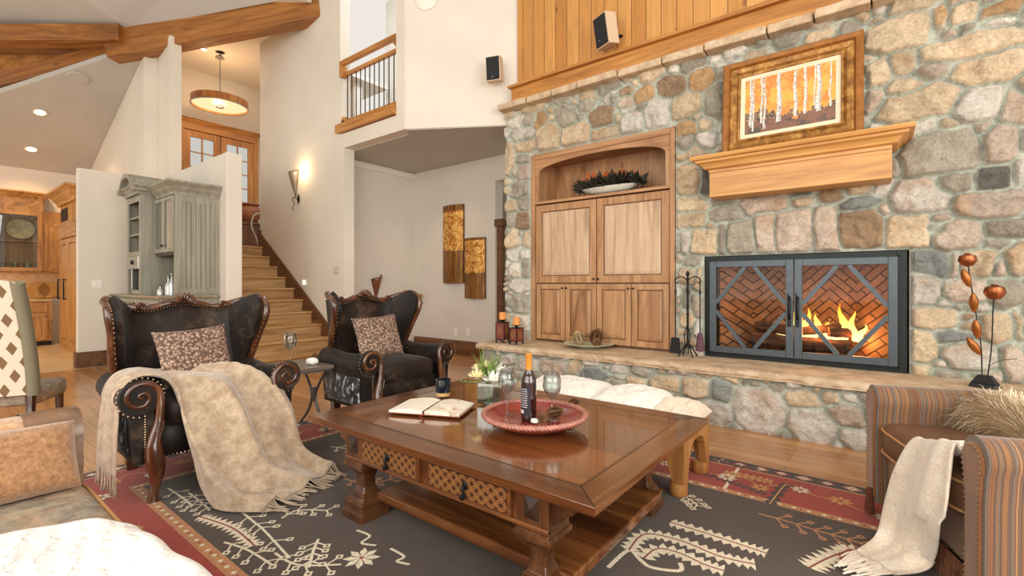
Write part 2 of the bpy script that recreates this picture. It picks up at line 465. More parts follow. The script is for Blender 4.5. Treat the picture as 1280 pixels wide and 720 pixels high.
# ---- great room ceiling and beams
def slab(name, pts, th, m):
    n = len(pts)
    mb = MB(); mb.add([tuple(p) for p in pts]+[(p[0],p[1],p[2]+th) for p in pts], [tuple(range(n)), tuple(range(n,2*n))[::-1]]+[(i,(i+1)%n,(i+1)%n+n,i+n) for i in range(n)])
    return struct(mb.build(name, m))
a = at_d(-420, 35, 7.85); j = at_d(160, 36, 7.85); b = at_d(420, -12, 7.85)
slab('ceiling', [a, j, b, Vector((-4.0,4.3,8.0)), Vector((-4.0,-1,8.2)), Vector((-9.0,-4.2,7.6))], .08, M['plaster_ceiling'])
def beam(name, p, q, w, h, label):
    d = q-p; L = d.length
    o = MB().box(0, L, -w/2, w/2, -h/2, h/2).build(name, M['beam'], bevel=.012)
    o.location = p; o.rotation_euler = d.to_track_quat('X', 'Z').to_euler()
    return tag(o, label, 'beam')
beam('ceiling_beam', at_d(138,60,7.95), at_d(402,10,8.05), .28, .44, 'heavy stained timber beam rising right until it meets the tall plaster wall')
beam('ceiling_beam', at_d(-90,50,7.75), at_d(162,49,7.95), .5, .27, 'level stained timber beam crossing the top left above the kitchen')
beam('ceiling_beam', at_d(-90,124,8.1), at_d(215,50,8.1), .22, .26, 'thinner stained timber beam sloping down left over the kitchen downlights')
mb = MB(); p = [at_d(-90,68,8.3), at_d(110,66,8.3), at_d(150,66,8.3), at_d(-90,124,8.3)]
mb.add(p+[x+Vector((-.05,.05,0)) for x in p], [(0,1,2,3)[::-1],(4,5,6,7),(0,1,5,4),(1,2,6,5),(2,3,7,6),(3,0,4,7)])
struct(mb.build('trim_4', M['oak']))

# ---- panelled wood wall and its ledge above the stone
def panel_mat():
    t = NT('cedar_boards')
    br = t.n.new('ShaderNodeTexBrick'); br.offset = 0
    for k, v in (('Scale', 1.0), ('Mortar Size', .004), ('Mortar Smooth', .3), ('Brick Width', .17), ('Row Height', 60.0)): br.inputs[k].default_value = v
    br.inputs['Color1'].default_value = lin((182,122,56)); br.inputs['Color2'].default_value = lin((214,158,88)); br.inputs['Mortar'].default_value = lin((96,56,22))
    t.link(t.coord((1,1,1), rot=(R(90),0,0), rndloc=False), br.inputs['Vector'])
    n = t.noise(t.coord((7,7,.7), rndloc=False), 2.4, 5, .6, 1.0); g = t.ramp(n, [(.3, .76), (.7, 1.12)])
    vo = t.n.new('ShaderNodeTexVoronoi'); vo.inputs['Scale'].default_value = 3.2; t.link(t.coord((1.3,1.3,.6), rndloc=False), vo.inputs['Vector'])
    k = t.ramp(vo.outputs['Distance'], [(.05, 1.0), (.12, 0.0)])
    c = t.mix(t.mix(br.outputs['Color'], g, .85, 'MULTIPLY'), (110,62,24), t.math('MULTIPLY', k, .75))
    t.col(c).set(rough=.45).bump(br.outputs['Fac'], -.5, .01); return t.m
struct(MB().box(-3.83, 3.6, 5.06, 5.2, 3.6, 8.2).build('wall_panelled', panel_mat()))
mb = MB(); mb.box(-3.84, 3.6, 4.93, 5.06, 3.63, 3.83)
struct(mb.build('trim_5', M['oak'], bevel=.01))
struct(MB().box(-3.87, 3.6, 4.88, 5.08, 3.83, 3.865).build('trim_6', M['oak'], bevel=.008))

# ---- stairs
mb = MB(); mr = MB()
XK = lambda k: -7.31-(k-3)*.2992
for k in range(1, 11):
    x = XK(k); z = .197*k
    mb.box(x+.03, x-.2992 if k < 10 else -9.62, 2.87, 4.27, z-.035, z)
    mr.box(x, x-.30, 2.87, 4.25, 0 if k < 3 else z-.5, z-.035)
steps = thing('staircase', 'oak staircase with dark side boards climbing to the entry hall', 'staircase', (XK(1),3.57,0))
mb.build('tread', M['stair'], steps, bevel=.01, w=True)
mr.build('riser', M['stair_rise'], steps, w=True)
mb = MB(); sl = .197/.2992
zb = lambda x: .197+(XK(1)-x)*sl
mb.prism([(XK(1)+.02,0),(XK(1)+.02,zb(XK(1))+.10),(XK(10)-.1,zb(XK(10)-.1)+.19),(XK(10)-.1,2.3),(-9.58,2.3),(-9.58,1.6),(XK(4),0)], 4.245, 4.278, 'xz')
mb.build('side_board', M['stringer'], steps, w=True, label='dark stained side board')

# ================================================================== STONE
def vnoise(x, y, seed=0):
    xi = np.floor(x).astype(int); yi = np.floor(y).astype(int); fx = x-xi; fy = y-yi
    fx = fx*fx*(3-2*fx); fy = fy*fy*(3-2*fy)
    def h(a, b):
        n = (a*374761393+b*668265263+seed*982451653) & 0x7fffffff
        n = (n ^ (n >> 13))*1274126177 & 0x7fffffff
        return ((n ^ (n >> 16)) & 0xffff)/65535.0
    return (h(xi,yi)*(1-fx)+h(xi+1,yi)*fx)*(1-fy)+(h(xi,yi+1)*(1-fx)+h(xi+1,yi+1)*fx)*fy
def fbm(x, y, o=4, seed=0):
    s = 0; a = .5
    for k in range(o): s = s+a*vnoise(x*2**k, y*2**k, seed+k); a *= .5
    return s
CO = {'t': (216,194,162), 'w': (226,219,206), 'g': (172,164,148), 'o': (206,168,122), 'b': (170,142,112), 'd': (112,110,102), 'p': (204,186,168), 'l': (146,150,146)}
def stone_mat():
    t = NT('fieldstone'); at = t.n.new('ShaderNodeVertexColor'); at.layer_name = 'stone'
    v = t.coord(rndloc=False); n = t.noise(v, 7, 6, .68, .8); g = t.ramp(n, [(.3, .58), (.5, .98), (.72, 1.28)])
    n2 = t.noise(v, 45, 5, .75); g2 = t.ramp(n2, [(.3, .70), (.62, 1.2)])
    n3 = t.noise(v, 3.2, 4, .6, .5); tintf = t.ramp(n3, [(.52, 0.0), (.66, 1.0)])
    c = t.mix(t.mix(at.outputs['Color'], g, .8, 'MULTIPLY'), g2, .8, 'MULTIPLY')
    c2 = t.mix(c, (198,146,92), t.math('MULTIPLY', tintf, t.math('MULTIPLY', at.outputs['Alpha'], .38)))
    t.col(c2).set(rough=.85).bump(t.math('ADD', n2, n), .9, .035); return t.m
M['stone'] = stone_mat()
def field(name, x0, x1, z0, z1, res, S, plane_y, depth, holes, fill_r, slack=.012, seed=1, parent=None):
    """S: list (x, z, halfw, halfh, colour, flatness). One mesh: stones swelling out of a mortar bed."""
    rg = np.random.RandomState(seed); S = list(S)
    inh = lambda x, z: any(h[0]-.01 < x < h[1]+.01 and h[2]-.01 < z < h[3]+.01 for h in holes)
    for it in range(6000):
        x, z = rg.uniform(x0, x1), rg.uniform(z0, z1)
        if inh(x, z): continue
        d = min([(max(abs((x-s[0])/s[2])**3+abs((z-s[1])/s[3])**3, 1e-9)**(1/3)-1)*min(s[2], s[3]) for s in S], default=1)
        for h in holes:
            dx = max(h[0]-x, x-h[1], 0); dz = max(h[2]-z, z-h[3], 0); d = min(d, math.hypot(dx, dz))
        if d > .025:
            r = min(d*1.05, fill_r*rg.uniform(.6, 1.0)); asp = rg.uniform(1.0, 1.5)
            S.append((x, z, r*asp, r/asp**.3, rg.choice(list('twtgppwwgt')), rg.uniform(2.2,4)))
    nx = int((x1-x0)/res)+1; nz = int((z1-z0)/res)+1
    X, Z = np.meshgrid(np.linspace(x0, x1, nx), np.linspace(z0, z1, nz), indexing='ij')
    wx = X+.06*(fbm(X*5, Z*5, 4, 11)-.45); wz = Z+.06*(fbm(X*5+40, Z*5+9, 4, 23)-.45)
    d1 = np.full(X.shape, 9.0); d2 = d1.copy(); L = np.zeros(X.shape, int)
    for i, s in enumerate(S):
        e = s[5] if len(s) > 5 else 2.6
        q = (np.abs((wx-s[0])/s[2])**e+np.abs((wz-s[1])/s[3])**e)**(1/e)
        d = (q-1)*min(s[2], s[3])
        m = d < d1
        d2 = np.where(m, d1, np.minimum(d2, d)); L = np.where(m, i, L); d1 = np.where(m, d, d1)
    gap = np.minimum((d2-d1)/2-.006, slack+.016-d1)
    for h in holes:
        dd = np.maximum(np.maximum(h[0]-X, X-h[1]), np.maximum(h[2]-Z, Z-h[3])); gap = np.minimum(gap, dd-.012)
    g = np.clip(gap/.028, 0, 1); prof = np.sqrt(1-(1-g)**2)
    tilt = np.array([(rg.uniform(-.12, .12), rg.uniform(-.12, .12), rg.uniform(.65, 1.15)) for _ in S])
    sx = np.array([s[0] for s in S]); sz = np.array([s[1] for s in S])
    rough = (fbm(X*9, Z*9, 5, 5)-.47)*.06+(np.abs(fbm(X*6+7, Z*6, 4, 8)-.47))*-.07
    hgt = prof*(depth*tilt[L, 2]+tilt[L, 0]*(X-sx[L])+tilt[L, 1]*(Z-sz[L])+rough)
    hgt = np.maximum(hgt, 0)+(fbm(X*20, Z*20, 3, 3)-.45)*.006
    cols = np.array([lin(CO[s[4]]) for s in S]); var = rg.uniform(.86, 1.22, (len(S), 1)); cols[:, :3] *= var
    cols[:, 3] = np.array([1.0 if s[4] in 'twop' else .1 for s in S])
    mort = np.array(lin((208,212,196))); mort[3] = 0
    k = np.clip(gap/.010, 0, 1)[..., None]
    C = cols[L]*k+mort*(1-k)
    idx = np.arange(nx*nz).reshape(nx, nz)
    Fq = np.stack([idx[:-1,:-1], idx[1:,:-1], idx[1:,1:], idx[:-1,1:]], -1)
    cx = (X[:-1,:-1]+X[1:,1:])/2; cz = (Z[:-1,:-1]+Z[1:,1:])/2; keep = np.ones(cx.shape, bool)
    for h in holes: keep &= ~((cx > h[0]) & (cx < h[1]) & (cz > h[2]) & (cz < h[3]))
    F = Fq[keep]
    V = np.stack([X, plane_y-hgt, Z], -1).reshape(-1, 3)
    me = bpy.data.meshes.new(name)
    me.vertices.add(len(V)); me.vertices.foreach_set('co', V.ravel())
    me.loops.add(F.size); me.loops.foreach_set('vertex_index', F.ravel())
    me.polygons.add(len(F)); me.polygons.foreach_set('loop_start', np.arange(0, F.size, 4)); me.polygons.foreach_set('loop_total', np.full(len(F), 4))
    me.polygons.foreach_set('use_smooth', np.ones(len(F), bool))
    me.update(calc_edges=True)
    ca = me.color_attributes.new('stone', 'FLOAT_COLOR', 'POINT'); ca.data.foreach_set('color', C.reshape(-1, 4).ravel())
    me.materials.append(M['stone']); me.validate()
    ob = bpy.data.objects.new(name, me); COL.objects.link(ob)
    if parent: ob.parent = parent
    return ob
WY = 5.0
def st(px, py, pw, ph, c, e=2.6, y=WY-.03):
    a = on_y(px-pw/2, py, y); b = on_y(px+pw/2, py, y); m = on_y(px, py, y)
    dpx = (m.z-on_y(px, py+10, y).z)/10
    return (m.x, m.z, (b.x-a.x)/2, dpx*ph/2, c, e)
WALLST = """1126,40,96,40,t;1172,24,24,36,o;1205,14,34,26,t;1252,10,44,18,o;1216,56,128,28,t;1130,78,34,28,t;1097,93,34,36,t;1167,90,34,15,p;
1130,111,44,22,t;1094,125,26,28,p;1147,130,100,38,t;1236,85,92,30,t;1225,128,58,38,w;1270,135,34,42,p;1175,190,104,54,g;1150,246,72,42,w;
1192,229,46,18,g;1250,181,46,42,p;1248,222,44,26,d;1240,256,88,32,p;1178,271,20,8,p;1171,285,14,9,g;1196,294,60,34,p;1258,287,52,24,g;
1247,304,28,10,g;1274,323,26,34,t;1277,213,14,20,w;1162,328,50,32,l;1195,332,12,26,p;1224,330,44,32,t;1253,337,16,18,p;1153,362,42,36,w;
1209,363,56,30,p;1260,365,44,38,g;1165,396,62,26,t;1201,384,9,9,g;1219,384,26,9,w;1206,397,14,9,b;1193,421,38,15,l;1152,434,44,40,t;
1247,411,46,32,t;1212,447,60,32,w;1147,464,36,16,t;1272,455,30,44,p;1190,469,50,10,g;1230,469,40,14,p;1278,405,14,30,t;871,188,44,17,t;862,225,30,36,t;
881,225,13,38,d;864,256,34,17,t;864,274,34,17,t;907,268,44,18,g;905,252,30,9,g;953,256,66,20,p;1003,251,28,11,t;1006,242,34,6,d;
1036,245,38,17,b;1074,237,34,9,t;1075,254,46,15,l;1106,235,20,12,w;645,152,20,13,w;661,149,18,12,g;676,150,17,22,o;708,144,28,26,g;652,168,26,14,w;
686,171,30,36,t;659,183,24,14,t;720,168,34,26,t;731,133,18,12,g;753,146,30,24,b;771,147,8,14,t;757,165,34,13,t;637,198,9,38,t;655,198,14,10,g;
654,214,16,18,p;652,236,26,18,g;640,257,14,14,t;656,254,14,14,g;639,275,9,13,g;655,276,20,20,b;641,299,16,22,t;659,300,12,22,t;643,317,16,14,w;
656,317,16,14,w;644,337,17,18,w;658,335,13,18,g;650,357,26,15,w;650,380,26,22,g;650,404,26,20,w;784,113,18,8,b;805,118,26,22,o;782,128,20,13,p;
789,153,26,28,w;821,140,30,38,w;838,107,34,26,b;856,133,38,28,t;877,98,30,28,o;894,132,20,46,g;860,160,24,18,o;885,153,22,15,t;885,177,26,24,w;
858,180,18,18,g;907,80,30,9,w;760,110,26,10,g;735,120,22,10,t;700,124,26,10,g;668,134,22,9,t;815,93,26,9,t;860,345,18,18,t;876,350,12,28,t;873,383,14,26,p;
858,372,12,22,g;860,400,16,22,t;874,410,14,20,w;862,428,20,12,t;945,68,30,10,t;985,50,40,16,g;1025,45,44,18,t;1060,38,30,18,g;1060,170,40,18,d;
690,105,30,12,t;650,120,20,10,w"""
S = []
for r_ in WALLST.replace('\n', '').split(';'):
    f = r_.split(','); S.append(st(*[float(k) for k in f[:4]], f[4]))
# dressed stones over the fire
for px, py, pw, ph, c in ((879,301,34,32,'t'),(857,303,10,26,'w'),(925,296,36,36,'g'),(903,300,8,36,'g'),(956,292,22,46,'p'),(994,287,46,48,'p'),(1031,287,32,48,'p'),(1074,285,56,44,'b'),(1135,288,50,40,'t')):
    S.append(st(px, py, pw, ph, c, 6))
FB = (-1.40, .20, .40, 1.53)      # firebox hole x0,x1,z0,z1
NI = (-3.56, -1.69, .40, 2.92)    # niche hole
w_ = field('wall_fireplace', -3.97, 2.6, .46, 3.56, .0105, S, WY, .066, [FB, NI], .16)
struct(w_)
mb = MB()
def cbox(*a): mb.box(*a)
cbox(-3.97, NI[0], WY+.002, 5.7, 0, 3.6); cbox(NI[1], FB[0], WY+.002, 5.7, 0, 3.6); cbox(FB[1], 2.6, WY+.002, 5.7, 0, 3.6)
cbox(NI[0], NI[1], WY+.002, 5.7, NI[3], 3.6); cbox(FB[0], FB[1], WY+.002, 5.7, FB[3], 3.6); cbox(NI[0], NI[1], 5.6, 5.7, 0, NI[3]); cbox(FB[0], FB[1], 5.75, 5.8, 0, FB[3])
M['mortar'] = plain('mortar', (196,198,180), .9, noise=.12, bump=.2)
struct(mb.build('wall_fireplace_core', M['mortar']))
# flat capping stones below the ledge
M['flag'] = (lambda t: (t.col(t.mix(t.ramp(t.noise(t.coord(rndloc=False), 6, 5, .65), [(.3, (168,140,112)), (.55, (206,180,148)), (.75, (222,204,178))]), t.ramp(t.noise(t.coord(rndloc=False), 40, 4, .7), [(.3, .78), (.7, 1.08)]), .7, 'MULTIPLY')).set(rough=.8).bump(t.noise(t.coord(rndloc=False), 25, 5, .7), .5, .012), t.m)[1])(NT('flagstone'))
mb = MB(); x = -4.0
while x < 2.6:
    w0 = rnd.uniform(.35, .7); dy = rnd.uniform(-.02, .02)
    mb.M = Matrix.Translation((x+w0/2, 4.96+dy, 3.585)) @ Matrix.Rotation(rnd.uniform(-.012,.012), 4, 'Y')
    mb.box(-w0/2+.006, w0/2-.006, -.12, .10, -.038, .043); x += w0
mb.M = None
struct(mb.build('trim_7', M['flag'], bevel=.012))

# ---- raised hearth
HS = []
for r_ in """949,513,64,56,w;870,484,42,24,t;900,488,26,24,l;888,516,52,32,w;1003,498,46,22,t;1017,533,58,44,w;1040,496,28,16,t;1061,498,24,12,w;1060,520,46,26,p;1068,548,38,26,w;
738,469,38,20,l;800,463,22,11,g;772,462,22,14,w;795,478,22,15,t;831,478,36,20,t;692,459,36,18,p;718,459,20,18,t;660,455,24,18,w;636,450,20,16,w;612,448,20,20,g;700,480,30,16,w;
770,484,24,16,g;1100,520,40,30,t;1110,560,50,30,g;1150,540,50,40,t""".replace('\n', '').split(';'):
    f = r_.split(','); HS.append(st(*[float(k) for k in f[:4]], f[4], 2.6, 4.40))
struct(field('wall_hearth', -3.88, 2.6, 0, .46, .0105, HS, 4.43, .06, [], .1, seed=5))
struct(MB().box(-3.88, 2.6, 4.432, 5.0, 0, .455).build('wall_hearth_core', M['mortar']))
# hearth slab with a chipped front edge
def slab_edge():
    mb = MB(); nx = 460; x0, x1 = -3.95, 2.6
    prof = [(0.0,.455),(.012,.462),(.0,.478),(.004,.496),(.018,.512),(.05,.521),(.2,.523),(.45,.521),(.66,.522)]
    def F(u, v):
        x = x0+(x1-x0)*u; k = v*(len(prof)-1); i = min(int(k), len(prof)-2); f = k-i
        dy = prof[i][0]*(1-f)+prof[i+1][0]*f; z = prof[i][1]*(1-f)+prof[i+1][1]*f
        a = float(fbm(np.array(x*14.), np.array(z*30.), 3, 4))-.45; b = float(fbm(np.array(x*1.6), np.array(2.), 2, 9))-.4
        fr = max(0, 1-v*1.7)
        zz = z+(a*.02 if .1 < v < .6 else 0)*fr+(float(fbm(np.array(x*3.), np.array(dy*5+3.), 3, 2))-.45)*.008
        return (x, 4.36+dy+(a*.07+b*.03)*fr, zz)
    mb.sheet(F, nx, 18)
    mb.box(x0, x1, 4.40, 4.9, .453, .458)
    mb.add([(x0,4.37,.455),(x0,5.02,.455),(x0,5.02,.521),(x0,4.40,.521)], [(0,1,2,3)])
    return mb
o = slab_edge().build('trim_8', M['flag'], smooth='all'); struct(o)
# ================================================================== ON THE STONE WALL
def panel_door(x0, x1, z0, z1, y, parent, frame_m, panel_m, groove_m, st_=.06, th=.022, knob=None, name='door'):
    """frame and panel door facing -y, front face at y; returns the door frame, panel is its child"""
    mb = MB()
    mb.box(x0, x0+st_, y, y+th, z0, z1); mb.box(x1-st_, x1, y, y+th, z0, z1)
    mb.box(x0+st_, x1-st_, y, y+th, z0, z0+st_); mb.box(x0+st_, x1-st_, y, y+th, z1-st_, z1)
    d = mb.build(name, frame_m, parent, bevel=.004, w=True)
    a, b, c, e = x0+st_, x1-st_, z0+st_, z1-st_
    m2 = MB(); m2.box(a, b, y+th*.5, y+th, c, e); m2.build('panel_groove', groove_m, d, w=True)
    m3 = MB(); g = .012
    m3.add([(a+g,y+th*.5,c+g),(b-g,y+th*.5,c+g),(b-g,y+th*.5,e-g),(a+g,y+th*.5,e-g),
            (a+g+.03,y+.004,c+g+.03),(b-g-.03,y+.004,c+g+.03),(b-g-.03,y+.004,e-g-.03),(a+g+.03,y+.004,e-g-.03)],
           [(0,1,5,4),(1,2,6,5),(2,3,7,6),(3,0,4,7),(4,5,6,7)])
    m3.build('raised_panel', panel_m, d, w=True)
    if knob:
        k = MB().lathe([(0,-.0),(.006,0),(.006,.012),(.012,.018),(.012,.026),(0,.03)], seg=10).build('knob', M['blackmetal'], d, smooth=40); p = parent.location
        k.location = (knob[0]-p.x, y-p.y, knob[1]-p.z); k.rotation_euler = (R(90),0,0)
    return d

# ---- media cabinet in the niche
x0, x1, z0, z1 = -3.555, -1.695, .522, 2.915
cab = thing('media_cabinet', 'tall knotty wood cabinet set into the stone wall with an arched display opening', 'cabinet', ((x0+x1)/2, 5.03, z0))
fw = .055
for a, b in ((x0, x0+fw), (x1-fw, x1)): MB().box(a, b, 4.985, 5.5, z0, z1).build('side_post', M['niche_z'], cab, bevel=.006, w=True)
MB().box(x0+fw, x1-fw, 4.985, 5.5, z1-.07, z1).build('head_board', M['niche'], cab, bevel=.006, w=True)
xi0, xi1 = x0+fw, x1-fw; w2 = (xi1-xi0)/2; xm = (xi0+xi1)/2
# arched fascia
zt = z1-.07; za, zbm = zt-.045, zt-.19
pts = [(xi0, zt), (xi1, zt), (xi1, zbm)]
n = 24; sp = w2-.05
pts.append((xm+sp, zbm))
arc = [(xm+sp*math.cos(PI*k/n), zbm+(za-zbm)*math.sin(PI*k/n)**.8) for k in range(1, n)]
pts += arc; pts += [(xm-sp, zbm), (xi0, zbm)]
mb = MB()
# strips instead of one concave ngon
top = [(xi1, zbm)]+[(xm+sp, zbm)]+arc+[(xm-sp, zbm), (xi0, zbm)]
for k in range(len(top)-1):
    (ua, va), (ub, vb) = top[k], top[k+1]
    if abs(ua-ub) < 1e-4: continue
    mb.prism([(ub, vb), (ua, va), (ua, zt), (ub, zt)], 5.0, 5.03, 'xz')
mb.build('arched_fascia', M['niche'], cab, w=True)
for a in (xi0, xi1-.05): MB().box(a, a+.05, 5.0, 5.03, 2.30, zbm).build('stile', M['niche_z'], cab, w=True)
mb = MB(); mb.box(xi0, xi1, 5.48, 5.5, 2.25, zt)
mb.build('back_panel', M['niche_z'], cab, w=True)
mb = MB(); mb.box(xi0, xi1, 4.985, 5.5, 2.27, 2.305)
mb.build('display_shelf', M['niche'], cab, bevel=.004, w=True)
mb = MB(); mb.box(xi0, xi1, 5.03, 5.45, z0, 2.26)
mb.build('carcass', M['niche_dark'], cab, w=True)
for a, b, kx in ((xi0+.01, xm-.006, xm-.03), (xm+.006, xi1-.01, xm+.03)):
    panel_door(a, b, 1.265, 2.255, 5.005, cab, M['niche_z'], M['niche_pale'], M['niche_dark'], .085, knob=(kx, 1.31))
w4 = (xi1-xi0-.02)/4
for k in range(4):
    a = xi0+.01+k*w4+.004; b = a+w4-.008
    panel_door(a, b, .55, 1.25, 5.005, cab, M['niche_z'], M['niche_z'], M['niche_dark'], .065, knob=((b-.025) if k % 2 == 0 else (a+.025), 1.20))
# bowl of dark leaves in the display opening
c = on_y(762, 238, 5.12); c.z = 2.307
lv = thing('leaf_arrangement', 'long arrangement of dark leaves and rusty orange tips in the arched display opening', 'floral arrangement', c, 0, None, 1.28)
mb = MB(); mb.box(-.30, .30, -.05, .05, .0, .012)
for s_ in (-1, 1): mb.bar((s_*.28,-.05,0), (s_*.30,-.05,.07), .008, .008); mb.bar((s_*.28,.05,0), (s_*.30,.05,.07), .008, .008)
mb.build('stand', M['blackmetal'], lv)
mb = MB(); mb.lathe([(.03,.015),(.07,.03),(.1,.07),(.095,.07),(.06,.035),(0,.03)], sx=3.0, sy=.8, seg=28); mb.build('dish', M['porcelain'], lv, smooth=40)
M['leafdark'] = plain('dark_leaf', (48,44,34), .45, noise=.4, nscale=8); M['leafrust'] = plain('rust_leaf', (196,98,44), .5, noise=.3, nscale=8)
for nm, m_, cnt in (('leaves', M['leafdark'], 320), ('orange_tips', M['leafrust'], 40)):
    mb = MB()
    for k in range(cnt):
        u = rnd.uniform(-1, 1); base = Vector((u*.30, rnd.uniform(-.05,.05), .07+.05*(1-u*u)*rnd.random()))
        if nm == 'leaves': d = Vector((u*.6+rnd.uniform(-.6,.6), rnd.uniform(-1,.4), rnd.uniform(-.1,1.0))).normalized()
        else: d = Vector((rnd.uniform(-.8,.8), rnd.uniform(-.5,.1), 1)).normalized(); base.z += .07
        L = rnd.uniform(.07,.13) if nm == 'leaves' else rnd.uniform(.03,.07); s_ = d.cross(Vector((rnd.random(),rnd.random(),rnd.random()))).normalized()*L*.2; nn = d.cross(s_).normalized()*.004
        mb.add([base, base+d*L*.5+s_+nn, base+d*L, base+d*L*.5-s_+nn, base+d*L*.5-nn*2], [(0,1,4),(1,2,4),(2,3,4),(3,0,4)])
    mb.build(nm, m_, lv, sol=.003)

# ---- mantel
mt = thing('mantel_shelf', 'pale pine box mantel with stepped crown moulding above the fireplace', 'mantel', (-.6, 5.0, 2.07))
MB().box(-1.27, .085, 4.70, 5.0, 2.075, 2.335).build('box_beam', M['mantel'], mt, bevel=.004, w=True)
prof = [(.02,2.30),(.02,2.325),(.055,2.335),(.062,2.352),(.085,2.375),(.115,2.388),(.12,2.405),(.15,2.412),(.158,2.43),(.15,2.447)]
def crown(mb, x0, x1, yf, yb, pr):
    """moulding that returns along both ends: front at yf, running back to yb"""
    n = len(pr); vs = []
    for o, z in pr: vs += [(x0-o, yb, z), (x0-o, yf-o, z), (x1+o, yf-o, z), (x1+o, yb, z)]
    fs = []
    for i in range(n-1):
        for k in range(3): fs.append((i*4+k, i*4+k+1, (i+1)*4+k+1, (i+1)*4+k))
    fs += [(0,3,2,1), ((n-1)*4,(n-1)*4+1,(n-1)*4+2,(n-1)*4+3)]
    # back
    for i in range(n-1): fs.append((i*4+3, i*4, (i+1)*4, (i+1)*4+3))
    mb.add(vs, fs)
mb = MB(); crown(mb, -1.25, .065, 4.70, 5.0, prof); mb.build('crown_moulding', M['mantel'], mt, w=True)

# ---- painting leaning on the mantel
pw, ph = 1.085, .90
pt = thing('framed_painting', 'gilt-framed painting of white aspen trunks among orange leaves standing on the mantel', 'painting', (-.636, 4.80, 2.449))
rot = R(-5)
def tiltM(): return Matrix.Rotation(rot, 4, 'X')
M['gilt'] = (lambda t: (t.col(t.ramp(t.noise(t.coord(), 14, 5, .7), [(.35, (112,70,26)), (.55, (168,118,54)), (.7, (206,164,92))])).set(rough=.38, metal=.35).bump(t.noise(t.coord(), 60, 3), .3, .003), t.m)[1])(NT('gilt_frame'))
M['gilt_red'] = plain('gilt_outer', (150,96,40), .38, .3, .3, 20)
def frame_ring(mb, w, h, rings):
    """rings: list of (inset, y) from outer edge"""
    vs = []
    for o, y in rings:
        vs += [(-w/2+o, y, o), (w/2-o, y, o), (w/2-o, y, h-o), (-w/2+o, y, h-o)]
    fs = []
    for i in range(len(rings)-1):
        for k in range(4): fs.append((i*4+k, i*4+(k+1) % 4, (i+1)*4+(k+1) % 4, (i+1)*4+k))
    mb.add(vs, fs)
mb = MB(); mb.M = tiltM(); frame_ring(mb, pw, ph, [(0,.02),(0,-.035),(.012,-.05),(.05,-.045),(.062,-.028)]); mb.build('outer_moulding', M['gilt_red'], pt)
mb = MB(); mb.M = tiltM(); frame_ring(mb, pw, ph, [(.062,-.028),(.075,-.036),(.11,-.03),(.13,-.012),(.135,-.022),(.15,-.02),(.155,-.006)]); mb.build('inner_moulding', M['gilt'], pt)
mb = MB(); mb.M = tiltM(); frame_ring(mb, pw, ph, [(.155,-.008),(.19,-.004),(.192,0)]); mb.build('liner', plain('linen_liner', (226,208,178), .8, noise=.05, nscale=90), pt)
mb = MB(); mb.M = tiltM(); mb.box(-pw/2+.002, pw/2-.002, .018, .03, .002, ph-.002); mb.build('backing', M['dark'], pt)
def canvas():
    W, H = pw-.384, ph-.384; mb = MB(); mb.M = tiltM() @ Matrix.Translation((-W/2, 0, .192))
    nx, nz = 130, 72; r2 = random.Random(3)
    mb.mi = []
    trunks = [(.07,.022,.18),(.10,.014,.10),(.20,.018,.22),(.235,.016,.12),(.40,.036,.2),(.58,.026,.24),(.69,.022,.26),(.83,.034,.26),(.79,.012,.3),(.95,.014,.3)]
    for i in range(nx):
        for k in range(nz):
            u, v = (i+.5)/nx, (k+.5)/nz
            nn = float(fbm(np.array(u*9.), np.array(v*7.), 4, 31)); hz = .30+.08*math.sin(u*5+1)+(nn-.45)*.6
            if v > hz: m = 0 if nn+r2.uniform(-.12,.12) > .42 else (1 if r2.random() < .6 else 2)
            elif v > .22: m = 3 if r2.random() < .75 else 2
            else: m = 4 if nn+r2.uniform(-.1,.1) > .42 else 3
            for c_, w_, b_ in trunks:
                cc = c_+.006*math.sin(v*9+c_*40)
                if abs(u-cc) < w_*.72*(1.15-.3*v) and v > b_-.06:
                    m = 5 if (r2.random() > .12) else 3
                    if u-cc > w_*.22: m = 6
            mb.cur = m
            mb.add([(i*W/nx,0,k*H/nz),((i+1)*W/nx,0,k*H/nz),((i+1)*W/nx,0,(k+1)*H/nz),(i*W/nx,0,(k+1)*H/nz)], [(0,1,2,3)])
    ms = [plain('paint_%s' % n_, c_, .6) for n_, c_ in (('orange',(240,168,76)),('deep_orange',(214,124,44)),('ochre',(200,150,90)),('dark',(82,72,66)),('ground',(128,92,74)),('bark',(222,214,204)),('bark_shade',(176,170,166)))]
    return mb.build('canvas', ms, pt)
canvas()

